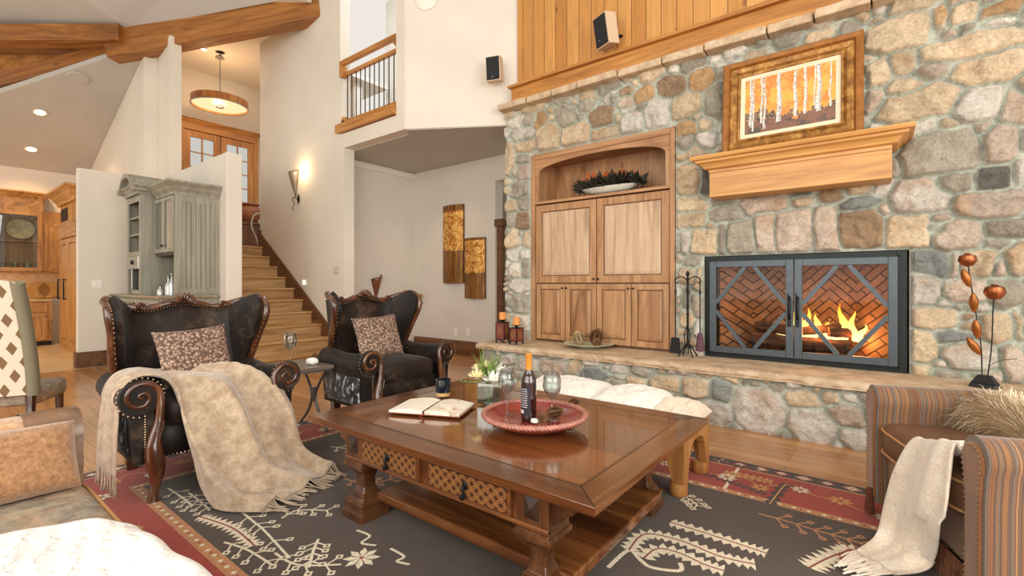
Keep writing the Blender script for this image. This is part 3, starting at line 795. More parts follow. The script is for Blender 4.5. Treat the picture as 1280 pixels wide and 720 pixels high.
# ---- firebox, herringbone brick, logs, fire, doors
fx0, fx1, fz0, fz1 = -1.385, .185, .523, 1.525
fp = thing('fireplace_insert', 'black iron fireplace with burning logs behind diamond-barred glass doors', 'fireplace', (-.6, 5.1, fz0))
def herring_mat():
    t = NT('herringbone_firebrick')
    br = t.n.new('ShaderNodeTexBrick'); br.offset = .5
    for k, v in (('Scale', 1.0), ('Mortar Size', .006), ('Brick Width', .2), ('Row Height', .065)): br.inputs[k].default_value = v
    br.inputs['Color1'].default_value = lin((168,124,88)); br.inputs['Color2'].default_value = lin((140,98,68)); br.inputs['Mortar'].default_value = lin((50,28,18))
    tc = t.n.new('ShaderNodeTexCoord'); sx_ = t.n.new('ShaderNodeSeparateXYZ'); t.link(tc.outputs['Object'], sx_.inputs[0])
    ax = t.math('PINGPONG', sx_.outputs['X'], .22)
    d1 = t.math('SUBTRACT', sx_.outputs['Z'], ax); d2 = t.math('ADD', sx_.outputs['Z'], ax)
    cm = t.n.new('ShaderNodeCombineXYZ'); t.link(t.math('MULTIPLY', d2, .7071), cm.inputs['X']); t.link(t.math('MULTIPLY', d1, .7071), cm.inputs['Y'])
    t.link(cm.outputs[0], br.inputs['Vector'])
    n = t.noise(tc.outputs['Object'], 6, 5, .6); g = t.ramp(n, [(.3, .45), (.7, 1.1)])
    t.col(t.mix(br.outputs['Color'], g, .8, 'MULTIPLY')).set(rough=.8).bump(br.outputs['Fac'], -.5, .008); return t.m
M['herring'] = herring_mat()
mb = MB()  # angled firebox: back, two splayed sides, floor, lintel
a, b = (-1.28, 5.10), (.08, 5.10); c_, d_ = (-.98, 5.62), (-.22, 5.62)
z0_, z1_ = fz0+.01, fz1-.01
for p, q in ((a, c_), (c_, d_), (d_, b)):
    mb.add([(p[0],p[1],z0_),(q[0],q[1],z0_),(q[0],q[1],z1_),(p[0],p[1],z1_)], [(0,1,2,3)])
mb.build('firebrick', M['herring'], fp, w=True, sol=.02)
MB().prism([a, b, d_, c_], z1_, z1_+.03, 'xy').build('smoke_shelf', M['dark'], fp, w=True); MB().prism([a, b, d_, c_], z0_-.009, z0_+.01, 'xy').build('hearth_pan', M['dark'], fp, w=True)
mb = MB()
mb.box(fx0, fx0+.07, 4.99, 5.12, fz0, fz1); mb.box(fx1-.07, fx1, 4.99, 5.12, fz0, fz1)
mb.box(fx0+.07, fx1-.07, 4.99, 5.12, fz1-.075, fz1); mb.box(fx0+.07, fx1-.07, 4.99, 5.12, fz0, fz0+.03)
mb.build('surround', M['firedark'], fp, bevel=.004, w=True)
# doors: two leaves with diamond bars
dx0, dx1, dz0, dz1 = -1.335, .125, .575, 1.475
dm = (dx0+dx1)/2; yD = 4.945
for side, (a, b) in enumerate(((dx0, dm-.003), (dm+.003, dx1))):
    mb = MB(); s_ = .062
    mb.box(a, a+s_, yD, yD+.035, dz0, dz1); mb.box(b-s_, b, yD, yD+.035, dz0, dz1)
    mb.box(a+s_, b-s_, yD, yD+.035, dz0, dz0+s_); mb.box(a+s_, b-s_, yD, yD+.035, dz1-s_, dz1)
    dr = mb.build('door', M['firemetal'], fp, bevel=.004, w=True)
    ia, ib, ic, ie = a+s_, b-s_, dz0+s_, dz1-s_; mx_, mz_ = (ia+ib)/2, (ic+ie)/2
    mb = MB()
    for pA, pB in (((mx_-.04, ie), (ia, mz_+.04)), ((mx_+.04, ie), (ib, mz_+.04)), ((ia, mz_-.04), (mx_-.04, ic)), ((ib, mz_-.04), (mx_+.04, ic))):
        mb.bar((pA[0], yD+.012, pA[1]), (pB[0], yD+.012, pB[1]), .036, .018, (0,1,0))
    mb.build('diamond_bars', M['firemetal'], dr, w=True)
    MB().box(ia, ib, yD+.025, yD+.029, ic, ie).build('glass_pane', M['fireglass'], dr, w=True)
    hx = dm+(-.032 if side == 0 else .032)
    mb = MB(); mb.tube(catmull([(hx,yD,.93),(hx,yD-.035,.96),(hx,yD-.045,1.03),(hx,yD-.035,1.10),(hx,yD,1.13)], 12), .009)
    mb.tube([(hx-.012,yD-.006,.87),(hx-.012,yD-.006,1.16)], .006); mb.box(hx-.018,hx+.012,yD-.006,yD,.86,.95)
    mb.build('handle', M['blackmetal'], dr, smooth=50, w=True)
mb = MB(); mb.box(dx0-.01, dx1+.01, yD+.036, 5.0, dz0-.02, dz0); mb.box(dx0-.01, dx1+.01, yD+.036, 5.0, dz1, dz1+.012)
mb.box(dx0-.012, dx0, yD+.036, 5.0, dz0-.02, dz1+.012); mb.box(dx1, dx1+.012, yD+.036, 5.0, dz0-.02, dz1+.012)
mb.build('door_track', M['blackmetal'], fp, w=True)
# grate
gr = thing('fire_grate', 'black iron grate carrying the burning logs inside the fireplace', 'grate', (-.6, 5.3, fz0+.012))
mb = MB()
for x in np.linspace(-.38, .38, 7):
    mb.tube(catmull([(x,-.13,.17),(x,-.13,.09),(x,0,.08),(x,.13,.09)], 10), .009, 6)
for y in (-.09, .1): mb.bar((-.42,y,.07), (.42,y,.07), .014, .014)
for x in (-.36,.36):
    for y in (-.09,.1): mb.bar((x,y,0), (x,y,.07), .014, .014)
mb.build('bars', M['blackmetal'], gr, smooth=50)
def log_mat():
    t = NT('charred_log'); n = t.noise(t.coord((1,8,8)), 3, 5, .7); t.col(t.ramp(n, [(.35, (30,20,15)), (.55, (96,62,40)), (.72, (150,104,70))])).set(rough=.9).bump(n, .9, .02); return t.m
M['log'] = log_mat()
def log(p, q, r, label):
    p, q = Vector(p), Vector(q); L = (q-p).length
    pts = [(L*t_, .012*math.sin(t_*5+r*40), .01*math.cos(t_*4)) for t_ in np.linspace(0,1,9)]
    mb = MB(); mb.tube(pts, [r*(1+.08*math.sin(k*1.7+r*90)) for k in range(9)], 12)
    o = mb.build('firewood_log', M['log'], smooth=50); o.location = p; o.rotation_euler = (q-p).to_track_quat('X','Z').to_euler()
    return tag(o, label, 'log', 'logs burning in the fireplace')
gz = fz0+.012+.09
log((-1.0,5.22,gz+.07), (-.2,5.24,gz+.06), .065, 'long front log lying level on the grate in the fire')
log((-.95,5.38,gz+.07), (-.25,5.37,gz+.07), .06, 'rear log lying behind the long front log in the fire')
log((-.98,5.30,gz+.19), (-.62,5.28,gz+.19), .05, 'short log on the left resting on the lower logs of the fire')
log((-.66,5.22,gz+.15), (-.22,5.38,gz+.25), .042, 'slanting log crossing the middle of the flames')
log((-.36,5.26,gz+.17), (-.16,5.40,gz+.19), .048, 'short dark log at the right end of the fire')
def flame_mat():
    t = NT('flame'); t.n.remove(t.b)
    tc = t.n.new('ShaderNodeTexCoord'); sx_ = t.n.new('ShaderNodeSeparateXYZ'); t.link(tc.outputs['Generated'], sx_.inputs[0])
    c = t.ramp(sx_.outputs['Z'], [(0, (255,236,150)), (.45, (255,206,90)), (.8, (255,140,40)), (1, (230,90,20))])
    em = t.n.new('ShaderNodeEmission'); em.inputs[1].default_value = 3.2; t.link(c, em.inputs[0])
    tr = t.n.new('ShaderNodeBsdfTransparent'); lw = t.n.new('ShaderNodeLayerWeight'); lw.inputs[0].default_value = .5
    f = t.ramp(t.math('ADD', lw.outputs['Facing'], t.math('MULTIPLY', sx_.outputs['Z'], .3)), [(.35, .0), (.95, 1.0)])
    mx = t.n.new('ShaderNodeMixShader'); t.link(f, mx.inputs[0]); t.link(em.outputs[0], mx.inputs[1]); t.link(tr.outputs[0], mx.inputs[2]); t.link(mx.outputs[0], t.out.inputs[0]); return t.m
M['flame'] = flame_mat(); M['ember'] = emis('embers', (255,130,40), 2.2)
mb = MB(); r3 = random.Random(5)
for x, y, h, r in [(-.62,5.33,.36,.05),(-.55,5.28,.30,.045),(-.48,5.33,.24,.05),(-.68,5.3,.22,.04),(-.40,5.33,.17,.045),(-.30,5.34,.20,.05),(-.24,5.36,.34,.045),(-.18,5.34,.28,.04),(-.13,5.35,.16,.035),(-.75,5.31,.13,.04)]:
    ln = r3.uniform(-.04,.04)
    pts = [(x+ln*t_+.018*math.sin(t_*7+x*30), y, gz+.10+h*t_) for t_ in np.linspace(0,1,12)]
    mb.tube(pts, [r*(math.sin(PI*min(1,(t_*.8+.2)))**.8)*(1-t_*.55)+.001 for t_ in np.linspace(0,1,12)], 10)
tag(mb.build('fire', M['flame'], smooth='all'), 'yellow and orange flames rising from the logs in the fireplace', 'fire', kind='stuff')
mb = MB()
for k in range(60):
    x = r3.uniform(-1.0,-.1); y = r3.uniform(5.18,5.4); s_ = r3.uniform(.012,.03)
    mb.lathe([(0,-s_*.5),(s_,0),(0,s_*.6)], (x,y,fz0+.03+s_*.3), 6)
tag(mb.build('embers', M['ember']), 'glowing orange embers under the grate', 'embers', kind='stuff')

# ---- fireplace tools
c = on_z(857, 447, .523); c.y = max(min(c.y, 4.86), 4.80)
ft = thing('fireplace_tool_set', 'black iron stand with scrolled top holding fireplace tools beside the fireplace', 'fireplace tools', (c.x, c.y, .523))
mb = MB()
for a in (45, 135, 225, 315):
    u, v = math.cos(R(a)), math.sin(R(a))
    mb.tube(catmull([(u*.1,v*.1,.004),(u*.085,v*.085,.03),(u*.04,v*.04,.10),(0,0,.13)], 8), .007, 6)
mb.tube([(0,0,.1),(0,0,.80)], .009, 8)
mb.lathe([(0,0),(.016,.01),(.02,.03),(.012,.05),(0,.06)], (0,0,.80), 10)
for a in (0, 90, 180, 270):
    u, v = math.cos(R(a+20)), math.sin(R(a+20))
    mb.tube(catmull([(0,0,.76),(u*.05,v*.05,.80),(u*.10,v*.10,.79),(u*.12,v*.12,.75),(u*.10,v*.10,.735),(u*.09,v*.09,.75)], 14), .006, 6)
for zz in (.42,.5): mb.lathe([(.01,0),(.02,.01),(.01,.02)], (0,0,zz), 10)
mb.build('stand', M['blackmetal'], ft, smooth=60)
for nm, a, kind in (('shovel', 200, 's'), ('poker', 290, 'p'), ('brush', 20, 'b'), ('tongs', 110, 't')):
    u, v = math.cos(R(a))*.115, math.sin(R(a))*.115; mb = MB()
    mb.tube([(u,v,.10),(u,v,.74)], .006, 6); mb.tube(catmull([(u,v,.74),(u,v-.015,.77),(u,v,.79)], 6), .005, 6); mb.lathe([(.007,0),(.012,.03),(.007,.06)], (u,v,.62), 8)
    if kind == 's': mb.M = Matrix.Translation((u,v-.01,.0)); mb.frus(-.055,.055,-.006,.012,.03,.19,.015,.004); mb.M = None
    if kind == 'p': mb.tube(catmull([(u,v,.1),(u,v,.05),(u+.02,v,.06)], 6), [.006,.006,.006,.005,.004,.002], 6)
    if kind == 't': mb.tube(catmull([(u,v,.3),(u+.03,v,.2),(u+.01,v,.07)], 8), .005, 6); mb.tube(catmull([(u,v,.3),(u-.03,v,.2),(u-.01,v,.07)], 8), .005, 6)
    mb.build(nm, M['blackmetal'], ft, smooth=60)
    if kind == 'b':
        mb = MB(); mb.lathe([(.02,.24),(.03,.2),(.045,.07),(.03,.06),(0,.06)], (u,v,0), 12); mb.build('brush_bristles', plain('brush_bristles', (92,62,72), .9, noise=.4, nscale=60), ft, smooth=50)

# ---- two candle holders
M['redbox'] = plain('red_painted_tin', (128,60,48), .5, noise=.25, nscale=30)
M['gold'] = plain('worn_gold', (176,142,84), .45, .4)
def candle_stand(loc, h, lab, lab2, rz):
    t_ = thing('candle_stand', lab, 'candle holder', loc, rz, 'red candle stands on the hearth'); w_ = .058
    mb = MB(); mb.box(-w_, w_, -w_, w_, .045, h); mb.build('box_body', M['redbox'], t_, bevel=.004)
    mb = MB()
    for sx_ in (-1,1):
        for sy_ in (-1,1):
            mb.bar((sx_*w_,sy_*w_,0), (sx_*w_,sy_*w_,h), .008, .008)
    for sy_ in (-1,1):
        mb.tube(catmull([(-w_,sy_*w_,.0),(-w_*.6,sy_*w_,.035),(0,sy_*w_,.042),(w_*.6,sy_*w_,.035),(w_,sy_*w_,0)], 10), .005, 6)
    mb.box(-w_-.006,w_+.006,-w_-.006,w_+.006,.04,.048); mb.box(-w_-.006,w_+.006,-w_-.006,w_+.006,h-.004,h+.004)
    mb.lathe([(0,0),(.022,0),(.012,.012),(.02,.022),(.055,.03),(.058,.036),(0,.034)], (0,0,h), 20)
    mb.build('iron_frame', M['blackmetal'], t_, smooth=40)
    for face in (0, 1):
      mb = MB()
      for rr in (.03,.022,.013):
        for k in range(8):
            a = PI/4*k; a2 = a+PI/4
            if face == 0: mb.bar((rr*math.cos(a),-w_-.002,.045+(h-.045)/2+1.6*rr*math.sin(a)), (rr*math.cos(a2),-w_-.002,.045+(h-.045)/2+1.6*rr*math.sin(a2)), .003, .002, (0,1,0))
            if face == 1: mb.bar((w_+.002,rr*math.cos(a),.045+(h-.045)/2+1.6*rr*math.sin(a)), (w_+.002,rr*math.cos(a2),.045+(h-.045)/2+1.6*rr*math.sin(a2)), .003, .002, (1,0,0))
      mb.build('gold_scrollwork', M['gold'], t_)
    cd = MB().lathe([(0,0),(.042,0),(.043,.02),(.042,.07),(.044,.088),(.036,.09),(.03,.072),(0,.068)], seg=24, fn=lambda a, z: 1+(.06*math.sin(3*a)+.04*math.sin(7*a) if z > .06 else 0)).build('pillar_candle', M['wax'], smooth=50)
    cd.location = (loc[0], loc[1], loc[2]+h+.036)
    MB().lathe([(0,0),(.0015,0),(.0015,.02),(0,.02)], (0,0,.067), 6).build('wick', M['dark'], cd)
    tag(cd, lab2, 'candle', 'amber candles on the red stands')
c1 = on_z(628, 428, .523); c2 = on_z(648, 430, .523)
candle_stand((c1.x, c1.y, .523), .25, 'taller red patterned candle stand, left and further back on the hearth', 'burnt-down amber candle on the taller left stand', R(8))
candle_stand((c2.x, c2.y-.04, .523), .20, 'shorter red patterned candle stand at the right of the pair on the hearth', 'amber candle on the shorter right stand', R(-5))

# ---- dish of cones on the hearth
c = on_z(736, 434, .523)
pl = thing('serving_dish', 'wide pale green dish on the hearth before the wood cabinet', 'dish', (c.x, c.y, .523))
MB().lathe([(0,.006),(.12,.006),(.13,.0),(.14,.008),(.20,.03),(.29,.044),(.292,.05),(.2,.04),(.13,.018),(0,.015)], seg=40).build('plate', plain('celadon_plate', (196,200,172), .3, noise=.05), pl, smooth=50)
def cone(name, loc, L, r, m, tilt, label, cat, grp=None):
    mb = MB(); N = 11
    for i in range(N):
        t_ = i/(N-1); rr = r*(math.sin(PI*(.15+.8*t_))**.8)
        for k in range(9):
            a = 2*PI*k/9+i*.7; p = Vector((math.cos(a)*rr*.35, math.sin(a)*rr*.35, L*t_)); q = Vector((math.cos(a)*rr, math.sin(a)*rr, L*t_+L*.10)); s_ = Vector((-math.sin(a), math.cos(a), 0))*rr*.34; dn = Vector((0,0,-L*.05))
            mb.add([p-s_*.5, p+s_*.5, q+s_, q+Vector((0,0,L*.03)), q-s_, q+dn*.6, p+dn], [(0,1,2,3),(0,3,4),(6,5,2,1),(6,0,4,5),(5,4,3,2)])
    mb.lathe([(r*.3,0),(r*.35,L*.5),(r*.12,L)], seg=8)
    o = mb.build(name, m); o.location = loc; o.rotation_euler = tilt
    return tag(o, label, cat, grp)
M['cone'] = plain('pine_cone', (120,84,54), .8, noise=.35, nscale=30); M['cone_pale'] = plain('dried_pod', (196,172,132), .8, noise=.25, nscale=25)
cone('dried_pod', (c.x-.10, c.y-.02, .565), .13, .075, M['cone_pale'], (R(12),R(-14),0), 'pale dried pod on the left of the green dish', 'dried pod')
cone('pine_cone', (c.x+.06, c.y+.0, .565), .17, .08, M['cone'], (R(-6),R(18),0), 'tall brown cone on the right of the green dish', 'pine cone')
cone('pine_cone', (c.x+.14, c.y-.03, .57), .09, .05, M['cone'], (R(60),R(10),0), 'small brown cone lying at the right rim of the green dish', 'pine cone')

# ---- metal flower sculpture at the right
c = on_z(1231, 484, .523)
fs_ = thing('flower_sculpture', 'tall metal sculpture of two copper seed heads and leaves on the right of the hearth', 'sculpture', (c.x, c.y, .523), R(-20))
mb = MB(); mb.frus(-.075,.075,-.055,.055,0,.03,.008); mb.frus(-.065,.065,-.045,.045,.03,.085,.03,.02); mb.build('base', M['blackmetal'], fs_, bevel=.004)
mb = MB(); mb.tube(catmull([(-.015,0,.08),(-.02,0,.3),(-.05,0,.55),(-.075,0,.75),(-.09,0,.9)], 16), .004, 6); mb.tube(catmull([(.015,0,.08),(.035,0,.3),(.04,0,.5),(.045,0,.62)], 12), .004, 6)
mb.tube(catmull([(.02,0,.15),(.08,0,.2),(.16,0,.22)], 8), .002, 5); mb.build('stem', M['blackmetal'], fs_, smooth=60)
for x, z, r in ((-.09,.90,.05),(.05,.67,.056)):
    MB().lathe([(0,-r),(r*.6,-r*.8),(r,-.1*r),(r*.85,r*.6),(r*.3,r*.85),(r*.34,r*.95),(0,r*.9)], (x,0,z), 24, fn=lambda a, z: 1+.06*abs(math.sin(4*a))).build('seed_head', M['copper'], fs_, smooth=50)
M['leafcopper'] = plain('bronze_leaf', (160,96,42), .35, .6, .25)
for x, z, dx, dz in ((-.078,.70,-.035,.14),(-.055,.52,-.0,.15),(-.035,.33,-.01,.15),(-.02,.22,-.07,.13)):
    p = Vector((x,0,z)); q = Vector((x+dx,-.02,z+dz)); d = (q-p).normalized(); s_ = d.cross(Vector((0,1,0)))
    F = lambda u, v, p=p, q=q, s_=s_: p+(q-p)*u+s_*((v-.5)*.055*math.sin(PI*u)**.8)+Vector((0,-.014*(1-(2*v-1)**2)*math.sin(PI*u),0))
    MB().sheet(F, 9, 5, .002).build('leaf', M['leafcopper'], fs_, smooth='all')

# ---- loudspeakers
def speaker(loc, rz, tiltx, lab, w_=.20, h_=.31, d_=.17):
    t_ = thing('loudspeaker', lab, 'speaker', loc, rz)
    mb = MB(); mb.M = Matrix.Rotation(tiltx, 4, 'X'); mb.box(-w_/2, w_/2, -d_, 0, -h_/2, h_/2); mb.build('cabinet', plain('speaker_cream', (210,186,156), .6), t_, bevel=.004)
    mb = MB(); mb.M = Matrix.Rotation(tiltx, 4, 'X'); mb.box(-w_/2+.012, w_/2-.012, -d_-.012, -d_, -h_/2+.012, h_/2-.012); g_ = mb.build('grille', plain('speaker_grille', (34,34,36), .9), t_, bevel=.004)
    mb = MB(); mb.M = Matrix.Rotation(tiltx, 4, 'X'); mb.lathe([(0,0),(.008,0),(.008,.003),(0,.003)], (0,0,0), 10); me_ = mb.build('badge', M['steel'], g_); me_.location = (0,-d_*math.cos(tiltx)-.016,-h_/2*.82); me_.rotation_euler = (R(90),0,0)
    mb = MB(); mb.tube([(0,0,0),(0,.07,-.03),(0,.12,-.03)], .018, 8); mb.lathe([(0,0),(.04,0),(.04,.012),(0,.012)], (0,.12,-.03), 12); mb.build('bracket', M['blackmetal'], t_, smooth=50)
p = on_y(764, 40, 4.93); speaker((p.x, 4.93, p.z), R(-24), R(10), 'black-fronted speaker on the wood-panelled wall above the stone', .22, .34, .15)
r_ = ray(620, 89); t_ = ((-5.21-.0)*0); 
# diagonal wall plane through (-5.21,4.28) and (-3.80,5.13)
nx_, ny_ = .85, -1.41; k_ = (nx_*(-5.21)+ny_*4.28)/(nx_*r_.x+ny_*r_.y)*.975; p = Vector((r_.x*k_, r_.y*k_, CAMZ+r_.z*k_))
speaker(tuple(p), R(20), R(6), 'black-fronted speaker on the white wall beside the wood panelling', .2, .31, .12)
r_ = ray(533, 0); k_ = (nx_*(-5.21)+ny_*4.28)/(nx_*r_.x+ny_*r_.y); p = Vector((r_.x*k_, r_.y*k_, CAMZ+r_.z*k_))
o = MB().lathe([(0,0),(.15,0),(.15,.02),(.13,.035),(0,.04)], seg=28).build('wall_disc', M['white_plate'], smooth=40); o.location = p; o.rotation_euler = (R(90),0,math.atan2(.85,1.41)); tag(o, 'white round disc high on the diagonal wall at the top edge', 'speaker')
# ================================================================== LEFT AND BACK: KITCHEN, BAR CABINET, HALL, ALCOVE
crown0 = lambda h, o: [(0,0),(o*.15,0),(o*.2,h*.2),(o*.5,h*.45),(o*.6,h*.6),(o*.9,h*.8),(o,h*.85),(o,h)]
def crown_x(mb, x0, x1, yf, yb, z, h, o): crown(mb, x0, x1, yf, yb, [(a, z+b) for a, b in crown0(h, o)])
def crown_face_x(mb, xf, y0, y1, z, h, o, dp=.38):
    """crown on a unit facing +x, returning at both ends, back at xf-.4"""
    pr = [(a, z+b) for a, b in crown0(h, o)]; n = len(pr); vs = []
    for a, zz in pr: vs += [(xf-dp, y0-a, zz), (xf+a, y0-a, zz), (xf+a, y1+a, zz), (xf-dp, y1+a, zz)]
    fs = [(i*4+k, i*4+k+1, (i+1)*4+k+1, (i+1)*4+k) for i in range(n-1) for k in range(3)]+[((n-1)*4,(n-1)*4+1,(n-1)*4+2,(n-1)*4+3),(0,3,2,1)]
    mb.add(vs, fs)
G, GD = M['greycab'], M['greycab_dark']
# ---- grey bar cabinet
bz = 1.10
lo = thing('bar_base_cabinet', 'grey-green painted base cabinet with a counter top in the corner of the half walls', 'cabinet', (-8.2, 2.3, 0))
MB().box(-9.32, -7.16, 1.99, 2.655, .1, bz-.035).build('body', G, lo, w=True, bevel=.004)
MB().box(-9.32, -7.18, 2.05, 2.655, 0, .1).build('plinth', GD, lo, w=True)
MB().box(-9.325, -7.12, 1.94, 2.655, bz-.035, bz).build('counter_top', wood('bar_counter', (110,96,76), (150,134,108), (170,156,132), 'x', .35), lo, w=True, bevel=.006)
xs = [-9.30, -8.95, -8.50, -8.05, -7.62, -7.19]
for a, b in zip(xs[:-1], xs[1:]):
    d = panel_door(a+.012, b-.012, .13, bz-.06, 1.968, lo, M['kitchen_pale'] if 'kitchen_pale' in M else G, G, GD, .055)
    MB().tube([(b-.06,1.945,.86),(b-.06,1.945,1.0)], .006, 6).build('handle', M['blackmetal'], d, w=True)
mb = MB()
for k in range(9): y = 2.0+k*.07; mb.box(-7.16, -7.15, y+.004, y+.066, .12, bz-.06)
mb.build('beadboard_end', G, lo, w=True)
# ---- open tall unit A and glass door unit B
ta = thing('bar_tower_cabinet', 'narrow grey-green bar tower with arched crown, open shelves and a coffee machine bay', 'cabinet', (-8.28, 2.3, bz))
ax0, ax1, ay0, ay1, az1 = -8.60, -7.95, 1.98, 2.655, 2.50
mb = MB(); mb.box(ax0, ax0+.03, ay0, ay1, bz, az1); mb.box(ax1-.03, ax1, ay0, ay1, bz, az1); mb.box(ax0+.0301, ax1-.0301, ay0, ay1, az1-.03, az1); mb.box(ax0+.0301, ax1-.0301, ay1-.02, ay1, bz, az1-.031)
mb.box(ax0+.031, ax0+.07, ay0+.0005, ay0+.02, bz, az1-.031); mb.box(ax1-.07, ax1-.031, ay0+.0005, ay0+.02, bz, az1-.031); mb.box(ax0+.071, ax1-.071, ay0+.001, ay0+.02, az1-.11, az1-.031); mb.box(ax0+.071, ax1-.071, ay0+.001, ay0+.02, 1.64, 1.70)
mb.build('carcass', G, ta, w=True)
MB().box(ax0+.03, ax1-.03, ay1-.04, ay1-.02, bz, az1-.03).build('dark_back', M['dark'], ta, w=True)
for z in (1.66, 1.93, 2.17): MB().box(ax0+.03, ax1-.03, ay0+.02, ay1-.02, z, z+.022).build('shelf', G, ta, w=True)
mb = MB(); yc = ay0-.02; xm_ = (ax0+ax1)/2; W_ = (ax1-ax0)/2
N = 18
for k in range(N):
    u0, u1 = -1+2*k/N, -1+2*(k+1)/N; hz = lambda u: az1+.02+.20*max(0, 1-(u/.72)**2)**.5*(1 if abs(u) < .72 else 0)
    h0, h1 = hz(u0), hz(u1)
    mb.prism([(xm_+u0*W_, az1-.02), (xm_+u1*W_, az1-.02), (xm_+u1*W_, h1+.02), (xm_+u0*W_, h0+.02)], ay0-.03, ay0+.25, 'xz')
    mb.prism([(xm_+u0*(W_+.06), h0), (xm_+u1*(W_+.06), h1), (xm_+u1*(W_+.06), h1+.06), (xm_+u0*(W_+.06), h0+.06)], ay0-.10, ay0+.3, 'xz')
crown_x(mb, ax0, ax1, ay0, ay1, az1-.02, .12, .09)
mb.build('arched_crown', G, ta, w=True)
cm = thing('coffee_machine', 'built-in steel coffee machine in the bay of the grey bar tower', 'coffee machine', (-8.28, 2.3, bz+.003))
mb = MB(); mb.box(-8.53, -8.02, 2.0, 2.5, bz+.003, bz+.07); mb.box(-8.53, -8.02, 1.97, 2.5, 1.46, 1.635); mb.box(-8.53,-8.44,2.0,2.5,bz+.07,1.46); mb.box(-8.11,-8.02,2.0,2.5,bz+.07,1.46); mb.build('housing', M['steel'], cm, w=True, bevel=.004)
MB().box(-8.44, -8.11, 2.3, 2.5, bz+.07, 1.46).build('bay_back', plain('machine_blue_grey', (54,72,80), .3, .5), cm, w=True)
mb = MB(); mb.lathe([(.02,0),(.02,.1),(.05,.13),(0,.13)], (-8.28,2.12,1.31), 12); mb.box(-8.36,-8.2,2.0,2.2,bz+.07,bz+.085); mb.build('spout', M['blackmetal'], cm, w=True)
d = MB().lathe([(0,0),(.03,0),(.03,.02),(0,.02)], (0,0,0), 14).build('dial', M['blackmetal'], cm); d.location = (0, 1.97-2.3, 1.55-bz); d.rotation_euler = (R(90),0,0)
tb = thing('bar_upper_cabinet', 'grey-green beadboard bar cabinet with paired glass doors beside the arched tower', 'cabinet', (-7.55, 2.4, bz))
bx0, bx1, by0, by1, bz1 = -7.945, -7.16, 2.14, 2.655, 2.44
mb = MB(); mb.box(bx1-.03, bx1, by0, by1, bz, bz1); mb.box(bx0, bx0+.02, by0, by1, 1.66, bz1); mb.box(bx0+.0201, bx1-.0301, by0, by1, bz1-.03, bz1); mb.box(bx0+.0201, bx1-.0301, by0+.03, by1, 1.66, 1.69); mb.box(bx0+.0201, bx1-.0301, by1-.02, by1, bz, bz1-.031)
mb.build('carcass', G, tb, w=True)
mb = MB(); mb.box(bx1, bx1+.012, by0, by0+.07, bz+.02, bz1-.02); mb.box(bx1, bx1+.012, by1-.05, by1, bz+.02, bz1-.02); mb.box(bx1, bx1+.012, by0+.07, by1-.05, bz1-.12, bz1-.02); mb.box(bx1, bx1+.012, by0+.07, by1-.05, bz+.02, bz+.09)
ny = 7; wy = (by1-.05-by0-.07)/ny
for k in range(ny): mb.box(bx1, bx1+.007, by0+.07+k*wy+.004, by0+.07+(k+1)*wy-.004, bz+.09, bz1-.12)
mb.build('beadboard_side', G, tb, w=True)
MB().box(bx1-.001, bx1+.0015, by0+.06, by1-.04, bz+.08, bz1-.11).build('groove_backing', GD, tb, w=True)
mb = MB(); crown_x(mb, bx0+.115, bx1, by0, by1, bz1-.03, .17, .11); mb.build('crown_moulding', G, tb, w=True)
for k in range(2):
    a = bx0+.02+k*.37; b = a+.365; mb = MB(); s_ = .05
    mb.box(a,a+s_,by0-.02,by0,1.67,bz1-.04); mb.box(b-s_,b,by0-.02,by0,1.67,bz1-.04); mb.box(a+s_,b-s_,by0-.02,by0,1.67,1.72); mb.box(a+s_,b-s_,by0-.02,by0,bz1-.09,bz1-.04)
    dr = mb.build('glass_door', G, tb, w=True, bevel=.003)
    MB().box(a+s_, b-s_, by0-.012, by0-.008, 1.72, bz1-.09).build('pane', M['glass'], dr, w=True)
    q = MB().lathe([(0,0),(.01,0),(.014,.02),(0,.025)], (0,0,0), 8).build('knob', M['blackmetal'], dr); q.location = (((b-.02) if k == 0 else (a+.02))+7.55, by0-.02-2.4, 1.76-bz); q.rotation_euler = (R(90),0,0)
for z in (1.93, 2.16): MB().box(bx0+.02, bx1-.03, by0+.02, by1-.02, z, z+.012).build('shelf', G, tb, w=True)
mb = MB()
for k in range(7): x = bx0+.06+k*.1; mb.box(x, x+.03, by0, by1-.05, 1.63, 1.66)
mb.build('stemware_rack', GD, tb, w=True)
# glasses behind the doors, bottles on the counter
def goblet(loc, h, r, m, lab, cat='glass', grp=None, name='wine_glass', wine=None):
    t_ = thing(name, lab, cat, loc, 0, grp)
    mb = MB(); mb.lathe([(0,0),(r*.85,0),(r*.85,.003),(r*.1,.008),(.004,.02),(.004,h*.42),(r*.3,h*.46),(r*.8,h*.58),(r,h*.72),(r*.92,h*.88),(r*.74,h),(r*.72,h),(r*.9,h*.87),(r*.97,h*.72),(r*.77,h*.6),(0,h*.475)], seg=24)
    mb.build('bowl_and_stem', m, t_, smooth='all'); return t_
tum = None
for z, row in ((1.695,'on the bottom shelf'),(1.945,'on the middle shelf'),(2.175,'on the top shelf')):
    for k in range(4):
        x = -7.83+k*.18
        if tum is None:
            tum = MB().lathe([(0,0),(.034,0),(.04,.11),(.037,.11),(.031,.006),(0,.006)], seg=14).build('tumbler', M['glass'], smooth=50); o = tum
        else: o = tum.copy(); COL.objects.link(o)
        o.location = (x, 2.3, z); tag(o, 'clear tumbler behind the glass bar doors '+row, 'glass', 'tumblers behind the bar doors '+row)
